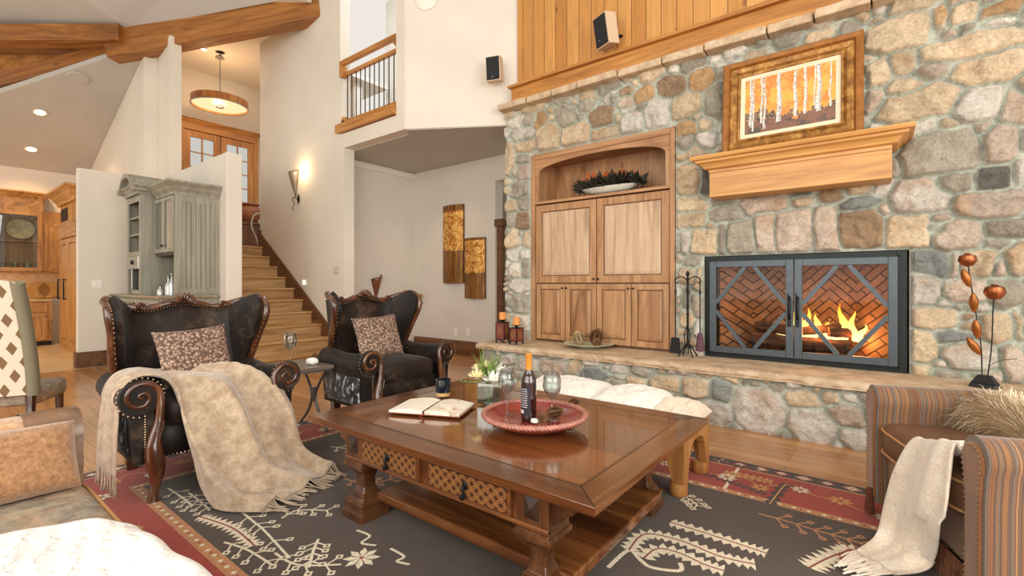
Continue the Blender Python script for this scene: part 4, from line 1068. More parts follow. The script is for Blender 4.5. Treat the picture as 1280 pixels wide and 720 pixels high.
bt = [(-7.60,2.20,.26,.038,'tall clear decanter with a stopper on the bar counter'),(-7.47,2.22,.22,.045,'round clear decanter at the right on the bar counter'),(-7.72,2.14,.13,.036,'small clear bottle at the left on the bar counter'),(-7.40,2.18,.30,.034,'slim clear bottle nearest the beadboard side on the bar counter'),(-7.65,2.30,.19,.04,'clear squat bottle behind the tall decanter on the bar counter')]
for x, y, h, r, lab in bt:
    t_ = thing('decanter', lab, 'bottle', (x, y, bz+.001))
    MB().lathe([(0,0),(r,0),(r*1.02,h*.45),(r*.7,h*.6),(r*.32,h*.7),(r*.32,h*.85),(r*.42,h*.86)], seg=18).build('bottle_body', plain('decanter_glass', (206,208,204), .12, .25) if 'dg' not in M else M['dg'], t_, smooth=50)
    MB().lathe([(0,0),(r*.3,0),(r*.5,h*.07),(r*.35,h*.13),(0,h*.15)], (0,0,h*.86), 12).build('stopper', M['steel'], t_, smooth=50)

# ---- kitchen: base units, counter, wall units, tall refrigerator unit (all facing the room)
K, KZ = M['kitchen'], M['kitchen_z']
def face_x_door(y0, y1, z0, z1, xf, parent, name='door', glass=None, knob=None):
    mb = MB(); s_ = .06
    mb.box(xf, xf+.02, y0, y0+s_, z0, z1); mb.box(xf, xf+.02, y1-s_, y1, z0, z1); mb.box(xf, xf+.02, y0+s_, y1-s_, z0, z0+s_); mb.box(xf, xf+.02, y0+s_, y1-s_, z1-s_, z1)
    d = mb.build(name, KZ, parent, w=True, bevel=.004)
    if glass: MB().box(xf+.006, xf+.01, y0+s_, y1-s_, z0+s_, z1-s_).build('pane', M['glass'], d, w=True)
    else: MB().box(xf, xf+.01, y0+s_, y1-s_, z0+s_, z1-s_).build('panel', K if name == 'drawer' else KZ, d, w=True)
    if knob: MB().box(xf+.02, xf+.045, knob[0]-.012, knob[0]+.012, knob[1]-.012, knob[1]+.012).build('knob', M['blackmetal'], d, w=True, bevel=.006)
    return d
kb = thing('kitchen_base_cabinet', 'brown wood kitchen base units with drawers and a door under the backsplash', 'cabinet', (-13.6, 1.0, 0))
MB().box(-13.88, -13.32, -1.5, 1.86, .1, .90).build('body', KZ, kb, w=True)
MB().box(-13.88, -13.40, -1.5, 1.86, 0, .1).build('plinth', M['dark'], kb, w=True)
ys = [-1.45, -.9, -.35, .2, .75, 1.25, 1.80]
for i, (a, b) in enumerate(zip(ys[:-1], ys[1:])):
    if i % 2 == 0 or i == 4:
        for z0, z1 in ((.13,.38),(.40,.66),(.68,.87)): face_x_door(a+.01, b-.01, z0, z1, -13.32, kb, 'drawer', knob=((a+b)/2, (z0+z1)/2))
    else:
        face_x_door(a+.01, b-.01, .13, .66, -13.32, kb, knob=(b-.04, .6)); face_x_door(a+.01, b-.01, .68, .87, -13.32, kb, 'drawer', knob=((a+b)/2, .78))
o = MB().box(-13.89, -13.28, -1.5, 1.86, .902, .94).build('kitchen_counter', plain('counter_stone', (206,170,122), .3, noise=.15, nscale=12), bevel=.006); tag(o, 'tan stone counter running along the back wall of the kitchen', 'counter')
def splash():
    t = NT('diagonal_backsplash'); br = t.n.new('ShaderNodeTexBrick'); br.offset = 0
    for k, v in (('Scale', 1.0), ('Mortar Size', .004), ('Brick Width', .11), ('Row Height', .11)): br.inputs[k].default_value = v
    br.inputs['Color1'].default_value = lin((214,166,108)); br.inputs['Color2'].default_value = lin((226,184,130)); br.inputs['Mortar'].default_value = lin((184,134,82))
    tc = t.n.new('ShaderNodeTexCoord'); sx_ = t.n.new('ShaderNodeSeparateXYZ'); t.link(tc.outputs['Object'], sx_.inputs[0]); cm_ = t.n.new('ShaderNodeCombineXYZ')
    t.link(t.math('ADD', sx_.outputs['Y'], sx_.outputs['Z']), cm_.inputs[0]); t.link(t.math('SUBTRACT', sx_.outputs['Y'], sx_.outputs['Z']), cm_.inputs[1])
    sc_ = t.n.new('ShaderNodeVectorMath'); sc_.operation = 'SCALE'; sc_.inputs['Scale'].default_value = .7071; t.link(cm_.outputs[0], sc_.inputs[0]); t.link(sc_.outputs[0], br.inputs['Vector'])
    t.col(br.outputs['Color']).set(rough=.35); return t.m
struct(MB().box(-13.9, -13.885, -1.5, 2.5, .94, 1.50).build('trim_9', splash()))
# wall unit with the glass door
za, zt_ = 1.50, 2.94
ku = thing('kitchen_upper_cabinet', 'brown wood kitchen wall cabinet with a glass door showing a display plate', 'cabinet', (-13.7, 1.0, za))
y0, y1, y2 = on_x(-9, 300, -13.5).y, on_x(54, 300, -13.5).y, on_x(75, 300, -13.5).y
mb = MB(); mb.box(-13.88, -13.52, y0, y1, za, za+.02); mb.box(-13.88, -13.52, y0, y1, zt_-.02, zt_); mb.box(-13.88, -13.52, y0, y0+.02, za, zt_); mb.box(-13.88, -13.52, y1-.02, y1, za, zt_); mb.box(-13.88,-13.86,y0,y1,za,zt_); mb.box(-13.86,-13.56,y0,y1,2.10,2.12)
mb.build('carcass', KZ, ku, w=True)
face_x_door(y0+.02, y1-.02, za+.02, zt_-.25, -13.52, ku, 'glass_door', True, knob=(y0+.06, za+.12))
MB().box(-13.52, -13.50, y0, y1, zt_-.25, zt_).build('frieze', K, ku, w=True)
mb = MB(); crown_face_x(mb, -13.51, y0, y1, zt_, .16, .12); mb.build('crown_moulding', K, ku, w=True)
dp = MB().lathe([(0,.01),(.10,.01),(.20,.03),(.205,.036),(.1,.02),(0,.018)], seg=32).build('display_plate', plain('gold_cream_plate', (226,206,160), .35, .1, .3, 12), smooth=50); dp.location = (-13.78, (y0+y1)/2+.05, 2.36); dp.rotation_euler = (0,R(80),0); tag(dp, 'round cream and gold plate standing behind the glass of the kitchen wall cabinet', 'plate')
for k in range(5):
    o = MB().lathe([(0,0),(.05,0),(.06,.16),(.055,.16),(.045,.006),(0,.006)], seg=12).build('tumbler', M['glass'], smooth=50); o.location = (-13.72, y0+.15+k*.17, za+.021); tag(o, 'clear tall glass on the lower shelf of the kitchen wall cabinet', 'glass', 'tall glasses in the kitchen wall cabinet')
kn = thing('kitchen_upper_cabinet', 'narrow brown wood kitchen wall cabinet between the glass door cabinet and the refrigerator', 'cabinet', (-13.7, 1.7, za))
MB().box(-13.88, -13.56, y1+.005, y2+.09, za, 2.75).build('body', KZ, kn, w=True); face_x_door(y1+.02, y2+.07, za+.02, 2.5, -13.56, kn)
# tall refrigerator unit facing -y
rf = thing('refrigerator_cabinet', 'tall brown wood refrigerator housing with iron pulls beside the half wall', 'refrigerator', (-12.0, 2.1, 0))
rx0, rx1, ry = -12.75, -11.25, 1.88
MB().box(rx0, rx1, ry+.02, 2.49, .0, 2.76).build('housing', KZ, rf, w=True)
panel_door(rx0+.02, -12.02, .1, 2.1, ry, rf, KZ, KZ, M['niche_dark'], .09); panel_door(-12.0, rx1-.02, .1, 2.1, ry, rf, KZ, KZ, M['niche_dark'], .09)
MB().box(rx0+.0, rx1, ry-.015, ry, 2.12, 2.40).build('valance', K, rf, w=True)
mb = MB(); mb.box(rx0+.1, -12.1, ry+.01, ry+.019, 2.46, 2.70); mb.build('display_recess', M['dark'], rf, w=True)
mb = MB(); crown_x(mb, rx0, rx1, ry, 2.49, 2.76, .25, .18); mb.build('crown_moulding', K, rf, w=True)
mb = MB()
for x in (-12.09, -12.62): mb.tube([(x,ry-.04,.95),(x,ry-.04,1.35)], .012, 8); mb.box(x-.01,x+.01,ry-.04,ry,.96,.98); mb.box(x-.01,x+.01,ry-.04,ry,1.32,1.34)
mb.build('pull_handle', M['blackmetal'], rf, w=True)
for px, lab in ((48, 'left'), (61, 'right')):
    p = on_x(px, 363, -13.82); o = MB().lathe([(0,0),(.17,0),(.175,.012),(.17,.025),(0,.025)], seg=28).build('round_board', plain('wicker_board', (196,138,64), .6, noise=.2), smooth=40)
    o.location = (-13.80, p.y, 1.125); o.rotation_euler = (0,R(82),0); tag(o, 'round orange-brown board leaning on the kitchen backsplash, the %s one of two' % lab, 'cutting board')

# ---- entry hall: double doors, pendant, console with urn
dd = thing('entry_double_door', 'honey wood double doors with small glazed panes at the top of the stairs', 'door', (-11.85, 4.4, 1.97))
ya, yb_ = 3.70, 5.15; zt2 = 4.62
OZ = M['oak_z']
for a in (ya-.1, yb_): MB().box(-11.895, -11.82, a, a+.1, 1.975, zt2).build('casing', OZ, dd, w=True)
MB().box(-11.895, -11.81, ya-.1, yb_+.1, zt2, zt2+.14).build('head_casing', M['oak_y'], dd, w=True)
mb = MB(); crown_face_x(mb, -11.80, ya-.1, yb_+.1, zt2+.14, .09, .08, .095); mb.build('cornice', M['oak_y'], dd, w=True)
ym = (ya+yb_)/2
for a, b in ((ya, ym-.005), (ym+.005, yb_)):
    s_ = .13; mb = MB()
    mb.box(-11.88, -11.84, a, a+s_, 1.98, zt2-.01); mb.box(-11.88, -11.84, b-s_, b, 1.98, zt2-.01)
    for z0, z1 in ((1.98,2.2),(2.7,2.85),(zt2-.15,zt2-.01)): mb.box(-11.88, -11.84, a+s_, b-s_, z0, z1)
    d = mb.build('leaf', OZ, dd, w=True, bevel=.005)
    MB().box(-11.87, -11.86, a+s_, b-s_, 2.2, 2.7).build('panel', OZ, d, w=True)
    mb = MB(); mb.box(-11.87, -11.85, (a+b)/2-.015, (a+b)/2+.015, 2.85, zt2-.15)
    for z in np.linspace(2.85, zt2-.15, 6)[1:-1]: mb.box(-11.87, -11.85, a+s_, b-s_, z-.012, z+.012)
    mb.build('muntin', OZ, d, w=True)
    MB().box(-11.885, -11.88, a+s_, b-s_, 2.85, zt2-.15).build('pane', emis('daylight_pane', (214,214,206), .75), d, w=True)
pc = at_d(275, 129, 9.6)
pn = thing('pendant_light', 'round drum pendant light with an amber band hanging in the entry hall', 'pendant light', (pc.x, pc.y, pc.z))
rr = .50
MB().lathe([(rr-.012,-.07),(rr,-.07),(rr,.07),(rr-.012,.07),(rr-.012,-.07)], seg=48).build('band', wood('pendant_band', (130,72,28), (186,118,54), (210,150,84), 'z', .4), pn, smooth=40)
MB().lathe([(0,-.055),(rr*.5,-.06),(rr-.015,-.04),(rr-.015,-.03),(rr*.5,-.045),(0,-.04)], seg=40).build('diffuser', emis('pendant_diffuser', (255,214,160), 1.15), pn, smooth=60)
mb = MB(); mb.tube([(0,0,.0),(0,0,.9)], .012, 8); mb.lathe([(0,0),(.09,0),(.05,.04),(0,.05)], (0,0,.92), 16)
for k in range(4): a = PI/2*k+.4; mb.tube([(0,0,.05),(math.cos(a)*rr,math.sin(a)*rr,.05)], .008, 6)
mb.build('stem', M['steel'], pn, smooth=50)
mb = MB(); mb.frus(-.06,.06,-.06,.06,-.09,-.06,.02); mb.tube([(math.cos(a_)*(rr+.004), math.sin(a_)*(rr+.004), -.075) for a_ in np.linspace(0, 2*PI, 41)], .012, 6); mb.build('trim_ring', M['steel'], pn, smooth=50)
p = at_d(273, 76, 9.6); 
MB().lathe([(.012,0),(.012,5.96-pc.z-.97),(.07,5.96-pc.z-.97)], (0,0,.97), 10).build('ceiling_rod', M['steel'], pn, smooth=50)
cx_ = on_z(312, 313, 1.97)
cs = thing('hall_chest', 'dark wood chest standing on the stair landing', 'chest', (cx_.x-.2, 4.62, 1.97), 0)
mb = MB(); mb.box(-.22,.22,-.5,.5,.05,.55); mb.build('body', M['stringer'], cs, bevel=.008)
MB().box(-.25,.25,-.53,.53,.55,.6).build('top', M['base'], cs, bevel=.008)
mb = MB()
for a_ in (-.19,.19):
    for b_ in (-.46,.46): mb.box(a_-.03,a_+.03,b_-.03,b_+.03,0,.05)
mb.build('foot', M['base'], cs)
pu = on_x(312, 275, cx_.x-.2)
ur = MB().lathe([(0,0),(.12,0),(.2,.12),(.24,.24),(.2,.34),(.15,.37),(.2,.40),(.2,.42),(.13,.42),(.13,.36),(0,.3)], seg=32).build('terracotta_urn', M['terracotta'], smooth=50); ur.location = (cx_.x-.2, pu.y, 2.571); tag(ur, 'squat terracotta urn with a dark rim on the hall chest', 'urn')
q = on_x(318, 285, cx_.x+.15)
cr_ = MB().tube(catmull([(0,.10,0),(0,.04,.25),(0,-.06,.5),(0,-.02,.72),(0,.10,.80),(0,.22,.76)], 22), .018, 8).build('bentwood_rod', plain('pale_bentwood', (176,160,146), .4), smooth=50); cr_.location = (cx_.x+.15, q.y, 1.971); tag(cr_, 'pale curved rod standing in front of the hall chest', 'rod')

# ---- landing balustrade
bal = thing('balcony_railing', 'honey wood railing with thin dark balusters in the high wall opening', 'railing', (-6.1, 4.36, 3.66))
O_ = M['oak']
MB().box(-6.86, -5.40, 4.22, 4.47, 3.655, 3.79).build('base_board', O_, bal, w=True, bevel=.006)
MB().box(-6.80, -5.40, 4.30, 4.42, 3.80, 3.86).build('bottom_rail', O_, bal, w=True, bevel=.004)
mb = MB(); mb.box(-6.80, -5.40, 4.32, 4.38, 4.58, 4.63); mb.build('lower_handrail', O_, bal, w=True, bevel=.004)
mb = MB(); mb.box(-6.80, -5.40, 4.26, 4.33, 4.73, 4.80); mb.box(-6.80, -6.74, 4.26, 4.37, 4.55, 4.73); mb.build('top_handrail', O_, bal, w=True, bevel=.006)
MB().box(-6.80,-6.72,4.30,4.42,3.79,3.92).build('newel_block', O_, bal, w=True, bevel=.006)
for k in range(12):
    x = -6.70+k*(1.28/11); MB().tube([(x,4.35,3.85),(x,4.35,4.6)], .009, 6).build('baluster', M['blackmetal'], bal, w=True)

# ---- sconces, switches, art, rail in the alcove
def sconce(loc, rz, lab, s=1):
    t_ = thing('wall_sconce', lab, 'wall lamp', loc, rz, None, s)
    N = 20; mb = MB()
    F = lambda u, v: (.085*(.06+u*.94)*math.cos(PI+PI*v)*1.0, .002+.10*(.06+u*.94)*math.sin(PI+PI*v), -.16+.34*u+.07*u*(v-.5))
    mb.sheet(F, 8, N, .003); mb.build('cone_shade', M['nickel'], t_, smooth='all')
    mb = MB(); mb.tube(catmull([(0,-.03,-.16),(0,-.05,-.2),(0,-.02,-.26),(-.01,-.04,-.31),(-.02,-.04,-.36)], 14), .007, 6); mb.build('tail', M['nickel'], t_, smooth=60)
    mb = MB(); mb.M = Matrix.Translation((.085,-.01,-.2)); mb.add([(-.04,0,0),(0,0,-.085),(.04,0,0),(0,0,.085),(0,-.022,0),(0,.008,0)], [(0,1,4),(1,2,4),(2,3,4),(3,0,4),(1,0,5),(2,1,5),(3,2,5),(0,3,5)]); mb.M = None
    mb.tube([(0,-.03,-.18),(.085,-.02,-.2)], .006, 6); mb.build('diamond_finial', M['blackmetal'], t_)
M['nickel'] = plain('aged_nickel', (128,118,106), .38, .6, .15)
p = on_y(370, 232, 4.275); sconce((p.x, 4.272, p.z), 0, 'cone-shaped metal sconce with a diamond finial lit on the stair wall', 1.25)
M['nickel'] = plain('rust_brown_metal', (124,78,54), .4, .5, .2)
p = on_x(470, 361, -7.135); sconce((-7.135, p.y, p.z), R(90), 'rust-brown cone sconce low on the alcove wall behind the far armchair', 1.2)
pp = on_y(527, 371, 6.08)
hr = thing('alcove_handrail', 'short wooden handrail end on a black bracket behind the far armchair', 'handrail', (pp.x, 6.05, pp.z))
MB().bar((-.35,-.05,-.10), (.08,-.05,.035), .06, .05).build('rail', M['oak'], hr, bevel=.006)
mb = MB(); mb.tube(catmull([(0,-.05,-.03),(0,-.05,-.09),(0,0,-.12),(0,.045,-.12)], 10), .009, 6); mb.lathe([(0,0),(.03,0),(.03,.01),(0,.01)], (0,.04,-.12), 10); mb.build('bracket', M['blackmetal'], hr, smooth=60)
def plate(loc, face, lab, name='light_switch', cat='light switch', w_=.12, h_=.12, rock=2, m=None):
    t_ = thing(name, lab, cat, loc, R(90) if face == 'x' else 0)
    MB().box(-w_/2, w_/2, -.008, 0, -h_/2, h_/2).build('cover_plate', m or M['white_plate'], t_, bevel=.003)
    for k in range(rock):
        x = (k-(rock-1)/2)*.045; MB().box(x-.015, x+.015, -.014, -.008, -.033, .033).build('rocker' if 'switch' in name else 'receptacle', m or M['white_plate'], t_, bevel=.002)
p = on_x(122, 355, -9.33); plate((-9.329, p.y, p.z), 'x', 'white double light switch on the half wall by the kitchen')
p = on_y(421, 338, 4.28); plate((p.x, 4.279, p.z), 'y', 'pale triple light switch on the stair wall near the alcove', w_=.16, h_=.13, rock=3, m=plain('switch_beige', (206,198,180), .4))
p = on_y(381, 353, 4.28); plate((p.x, 4.279, p.z), 'y', 'small lit step light low on the stair wall above the dark side board', 'step_light', 'step light', .15, .12, 1)
MB().box(p.x-.05, p.x+.05, 4.262, 4.264, p.z-.04, p.z+.04).build('lens', emis('step_light_lens', (255,250,236), 1.0), [o for o in COL.objects if o.name == 'step_light'][0], w=True)
for px, lab in ((570, 'left'), (586, 'right')):
    p = on_y(px, 415, 6.1); plate((p.x, 6.099, p.z), 'y', 'white outlet low on the alcove wall, the %s one of two' % lab, 'wall_outlet', 'outlet', .08, .13, 2)
def art_mat(nm, seed, lo_=.55, hi_=.78):
    t = NT(nm); tc = t.n.new('ShaderNodeTexCoord'); sx_ = t.n.new('ShaderNodeSeparateXYZ'); t.link(tc.outputs['Generated'], sx_.inputs[0])
    n = t.noise(t.coord(), 11+seed, 5, .7, .8); leaf = t.ramp(n, [(.38, (150,76,30)), (.5, (214,150,70)), (.62, (244,206,120)), (.75, (196,110,40))])
    n2 = t.noise(t.coord((8,8,.6)), 4, 3); base = t.ramp(n2, [(.3, (84,50,24)), (.55, (140,94,44)), (.75, (180,134,70))])
    z = sx_.outputs['Z']; e = t.math('ADD', z, t.math('MULTIPLY', t.math('SUBTRACT', n, .5), .12))
    m1 = t.math('GREATER_THAN', e, lo_-.1); m2 = t.math('LESS_THAN', e, hi_+.06)
    t.col(t.mix(base, leaf, t.math('MULTIPLY', m1, m2))).set(rough=.25, metal=.45); return t.m
def copper_art(px0, px1, py0, py1, lab, m):
    a = on_y(px0, py0, 6.02); b = on_y(px1, py0, 6.02); c_ = on_y((px0+px1)/2, py1, 6.02); w_ = (b.x-a.x)/2; h_ = a.z-c_.z
    t_ = thing('copper_wall_panel', lab, 'wall art', ((a.x+b.x)/2, 6.09, c_.z))
    F = lambda u, v: (-w_+2*w_*v, -.03-.055*math.sin(PI*v), h_*u)
    mb = MB(); mb.sheet(F, 3, 17, .004); mb.build('curved_sheet', m, t_, smooth=60)
    mb = MB(); pts = [(-w_+2*w_*k/16, -.03-.055*math.sin(PI*k/16)) for k in range(17)]
    mb.prism(pts+[(w_,-.0),(-w_,-.0)], .004, .012, 'xy'); mb.prism(pts+[(w_,0),(-w_,0)], h_-.012, h_-.004, 'xy'); mb.box(-w_,-w_+.006,-.03,0,0,h_); mb.box(w_-.006,w_,-.03,0,0,h_); mb.build('backing_box', M['base'], t_)
copper_art(552, 577, 258, 354, 'taller curved copper art panel hung higher on the alcove wall', art_mat('leafed_copper', 0, .52, .86))
copper_art(579, 604, 298, 373, 'darker curved copper art panel hung lower on the right of the taller one', art_mat('leafed_copper_dark', 3, .52, .9))
# recessed lights
def can(p, lab, nrm_tilt=0, on=True, r=.075):
    t_ = thing('recessed_downlight', lab, 'ceiling light', p, 0)
    mb = MB(); mb.lathe([(r*.75,-.002),(r,-.004),(r,.004),(r*.75,.004),(r*.75,-.002)], seg=24); mb.build('trim_ring', M['white_plate'], t_, smooth=50)
    MB().lathe([(0,0),(r*.75,0),(r*.75,.003),(0,.003)], seg=20).build('lamp', emis('lamp_glow', (255,232,196), 4.0 if on else 1.2), t_)
    t_.rotation_euler = (0, nrm_tilt, 0); return t_
p = on_z(527, 190, 3.405); can(p, 'round recessed light in the grey ceiling of the alcove', 0, False)
for px, py, lab in ((50,140,'upper lit recessed light in the sloped kitchen ceiling'),(39,186,'lower lit recessed light in the sloped kitchen ceiling')):
    r_ = ray(px, py); t__ = (3.63+.38*13.9-CAMZ)/(r_.z-.38*r_.x); can(Vector((r_.x*t__, r_.y*t__, CAMZ+r_.z*t__-.01)), lab, -math.atan(.38), r=.1)
r_ = ray(97, 97); t__ = (3.63+.38*13.9-CAMZ)/(r_.z-.38*r_.x); o = MB().lathe([(0,-.012),(.15,-.012),(.16,.0),(.16,.005),(0,.005)], seg=28).build('ceiling_speaker', plain('speaker_grey', (184,180,172), .7), smooth=50); o.location = (r_.x*t__, r_.y*t__, CAMZ+r_.z*t__-.01); o.rotation_euler = (0,-math.atan(.38),0); tag(o, 'flat round speaker in the sloped kitchen ceiling just under the beam', 'speaker')
p = on_z(255, 62, 5.955); can(p, 'small recessed light in the entry hall ceiling near the beam', 0, True)
# ================================================================== RUG
RX0, RX1, RY0, RY1 = -4.12, 1.45, .30, 3.60
def rug():
    mb = MB(); z0 = .008
    names = ['rug_red','rug_dark','rug_tan','rug_cream','rug_border','rug_black','rug_rust','rug_gold']
    cols = [(156,54,38),(72,58,48),(184,128,84),(226,212,184),(180,126,92),(54,46,44),(136,50,38),(196,144,78)]
    ms = []
    for n_, c_ in zip(names, cols):
        t = NT(n_); v = t.coord(rndloc=False); n = t.noise(v, 90, 3, .7); n2 = t.noise(v, 2.2, 3, .6)
        g = t.ramp(n, [(.3, .62), (.7, 1.25)]); g2 = t.ramp(n2, [(.3, .8), (.7, 1.16)])
        t.col(t.mix(t.mix(c_, g, .8, 'MULTIPLY'), g2, .8, 'MULTIPLY')).set(rough=.95, sheen=.15).bump(n, .35, .004); ms.append(t.m)
    RED, DK, TAN, CR, BO, BK, RU, GO = range(8)
    mb.cur = BO; mb.box(RX0, RX1, RY0, RY1, .0, z0)
    cnt = [0]
    def rect(x0, x1, y0, y1, m, dz):
        mb.cur = m; z = z0+dz; mb.add([(x0,y0,z),(x1,y0,z),(x1,y1,z),(x0,y1,z)], [(0,1,2,3)])
    def poly(pts, m, dz=.0016):
        mb.cur = m; ar = sum(pts[i][0]*pts[(i+1)%len(pts)][1]-pts[(i+1)%len(pts)][0]*pts[i][1] for i in range(len(pts)))
        if ar < 0: pts = pts[::-1]
        cnt[0] = (cnt[0]+1) % 90; zz = z0+dz+cnt[0]*1.5e-6
        mb.add([(p[0],p[1],zz) for p in pts], [tuple(range(len(pts)))])
    def line(p, q, w_, m, dz=.0012):
        d = Vector((q[0]-p[0], q[1]-p[1])); 
        if d.length < 1e-6: return
        n = Vector((-d.y, d.x)).normalized()*w_/2; poly([(p[0]-n.x,p[1]-n.y),(q[0]-n.x,q[1]-n.y),(q[0]+n.x,q[1]+n.y),(p[0]+n.x,p[1]+n.y)], m, dz)
    rect(RX0+.015, RX1-.015, RY0+.015, RY1-.015, BK, .0002)
    rect(RX0+.13, RX1-.13, RY0+.13, RY1-.13, BO, .0004)
    rect(RX0+.15, RX1-.15, RY0+.15, RY1-.15, RED, .0006)
    rect(RX0+.50, RX1-.50, RY0+.54, RY1-.54, TAN, .0008)
    rect(RX0+.56, RX1-.56, RY0+.60, RY1-.60, DK, .0010)
    # outer guard: diamonds and crosses
    def diamond(x, y, a, b, m, dz=.0014): poly([(x-a,y),(x,y-b),(x+a,y),(x,y+b)], m, dz)
    k = 0; x = RX0+.12
    while x < RX1-.1:
        for y in (RY0+.075, RY1-.075):
            diamond(x, y, .055, .045, BO if k % 2 else RU, .0005); diamond(x, y, .03, .025, CR, .0007); diamond(x, y, .012, .01, RU, .0009)
        x += .125; k += 1
    y = RY0+.2; k = 0
    while y < RY1-.1:
        for x in (RX0+.075, RX1-.075):
            diamond(x, y, .045, .055, BO if k % 2 else RU, .0005); diamond(x, y, .025, .03, CR, .0007)
        y += .125; k += 1
    # inner guard dots
    x = RX0+.53
    while x < RX1-.5:
        for y in (RY0+.57, RY1-.57): diamond(x, y, .014, .014, CR, .0010); diamond(x+.035, y, .008, .012, GO if k % 2 else RED, .0010)
        x += .07; k += 1
    y = RY0+.6
    while y < RY1-.55:
        for x in (RX0+.53, RX1-.53): diamond(x, y, .014, .014, CR, .0010)
        y += .07
    def star(x, y, r, m, inner, dz=.0016):
        for a in range(8):
            t_ = PI/4*a; u = Vector((math.cos(t_), math.sin(t_))); w_ = Vector((-u.y, u.x))
            poly([(x,y),(x+u.x*r*.6+w_.x*r*.2,y+u.y*r*.6+w_.y*r*.2),(x+u.x*r,y+u.y*r),(x+u.x*r*.6-w_.x*r*.2,y+u.y*r*.6-w_.y*r*.2)], m, dz)
        diamond(x, y, r*.28, r*.28, inner, dz+.0003)
    def vine(pts, m, w_=.014):
        P = catmull([(a,b,0) for a, b in pts], 26)
        for a, b in zip(P[:-1], P[1:]): line(a, b, w_, m)
        return P
    def serrated(pts, m, mid, w_=.045, tooth=.032, n_=None, dz=.0014):
        """long saw-toothed leaf with a thin red spine"""
        L = sum((Vector((b[0]-a[0], b[1]-a[1]))).length for a, b in zip(pts[:-1], pts[1:])); n_ = n_ or max(8, int(L/.036))
        P = catmull([(a,b,0) for a, b in pts], n_+1)
        for i, (a, b) in enumerate(zip(P[:-1], P[1:])):
            d = (b-a).normalized(); nn = Vector((-d.y, d.x, 0)); line(a, b, w_, m, dz); line(a, b, .009, mid, dz+.0004)
            for s_ in (1,-1):
                tp = a+nn*s_*(w_/2+tooth)+d*(.02); p1 = a+nn*s_*w_*.45; p2 = b+nn*s_*w_*.45
                poly([(p1.x,p1.y),(tp.x,tp.y),(p2.x,p2.y)] if s_ < 0 else [(p2.x,p2.y),(tp.x,tp.y),(p1.x,p1.y)], m, dz)
    def branch(pts, m, leaf=.05, w_=.012, step=3, heads=True):
        P = vine(pts, m, w_)
        for i in range(step, len(P)-1, step):
            d = (P[i+1]-P[i]).normalized(); nn = Vector((-d.y, d.x, 0))
            for s_ in (1,-1):
                q = P[i]+nn*s_*leaf+d*leaf*.7; line(P[i], q, w_*.7, m)
                if heads: diamond(q.x, q.y, .022, .022, m); diamond(q.x, q.y, .009, .009, DK, .002)
    # red border: flowering vine
    r2 = random.Random(11)
    for (ya, side) in ((RY1-.34, 1), (RY0+.34, -1)):
        x = RX0+.35; i = 0
        while x < RX1-.3:
            star(x, ya+.07*math.sin(i*1.9), .055 if i % 3 else .065, CR if i % 2 else GO, RED)
            vine([(x,ya+.07*math.sin(i*1.9)),(x+.09,ya-.06*math.cos(i)),(x+.2,ya+.07*math.sin((i+1)*1.9))], GO, .008)
            x += .2; i += 1
    y = RY0+.5; i = 0
    while y < RY1-.4:
        star(RX0+.33+.06*math.sin(i*2), y, .06, CR if i % 2 else GO, RED); star(RX1-.33+.06*math.sin(i*2), y, .06, CR if i % 2 else GO, RED)
        vine([(RX0+.33,y),(RX0+.26,y+.1),(RX0+.33,y+.2)], GO, .008); y += .2; i += 1
    # ferns in the border beside the bench
    a = on_z(868,590,0); b = on_z(958,620,0); serrated([(a.x,a.y),((a.x+b.x)/2,(a.y+b.y)/2+.01),(b.x,b.y)], BK, RED, .02, .025)
    a = on_z(895,575,0); b = on_z(925,585,0); serrated([(a.x,a.y),(b.x,b.y),(b.x+.1,b.y+.05)], BK, RED, .02, .025)
    a = on_z(962,632,0); b = on_z(985,610,0); serrated([(a.x,a.y),(b.x-.02,b.y),(b.x,b.y+.02)], BK, GO, .025, .03)
    a = on_z(923,587,0); b = on_z(905,613,0); line((a.x,a.y),(b.x,b.y), .02, CR)
    a = on_z(905,592,0); serrated([(a.x,a.y),(a.x+.15,a.y+.02),(a.x+.28,a.y+.02)], GO, RED, .03, .035)
    # dark field motifs: placed where they lie on the floor
    W = lambda *p: [(on_z(u, v, 0).x, on_z(u, v, 0).y) for u, v in p]
    serrated(W((838,655),(880,668),(925,683),(958,694)), CR, RU, .042, .03)
    serrated(W((786,690),(806,670),(850,678),(900,698),(944,708)), CR, RU, .042, .03)
    serrated(W((805,700),(822,688),(850,694),(880,708),(905,716)), CR, RU, .042, .03)
    vine(W((760,712),(786,690),(800,702),(815,712),(850,716),(850,706)), CR, .02)
    branch(W((948,644),(985,654),(1020,665),(1052,674),(1078,682)), TAN, .07, .012, 4)
    branch(W((848,620),(862,626),(872,634)), CR, .045, .012, 6)
    serrated(W((1012,712),(1035,700),(1062,690)), CR, RU, .05, .04)
    star(*W((1062,700))[0], .06, RED, CR)
    # left part of the field
    star(*W((452,700))[0], .085, CR, RED); star(*W((452,700))[0], .045, CR, RED, .002)
    branch(W((398,676),(392,690),(386,712)), CR, .055, .014, 5)
    branch(W((300,640),(318,655),(330,665),(362,700)), CR, .06, .012, 5)
    branch(W((236,618),(252,630),(262,640)), CR, .06, .012, 5)
    branch(W((210,612),(228,624),(240,634)), CR, .05, .012, 6)
    branch(W((430,600),(460,606),(500,598)), TAN, .05, .012, 5)
    serrated(W((250,648),(290,662),(318,684)), CR, RU, .03, .03)
    branch(W((280,680),(310,690),(345,712)), CR, .06, .012, 5)
    vine(W((446,665),(462,672),(452,681),(470,684)), CR, .014); vine(W((488,688),(505,698),(496,704),(512,708)), CR, .014)
    branch(W((352,650),(372,640),(410,640)), CR, .05, .012, 6)
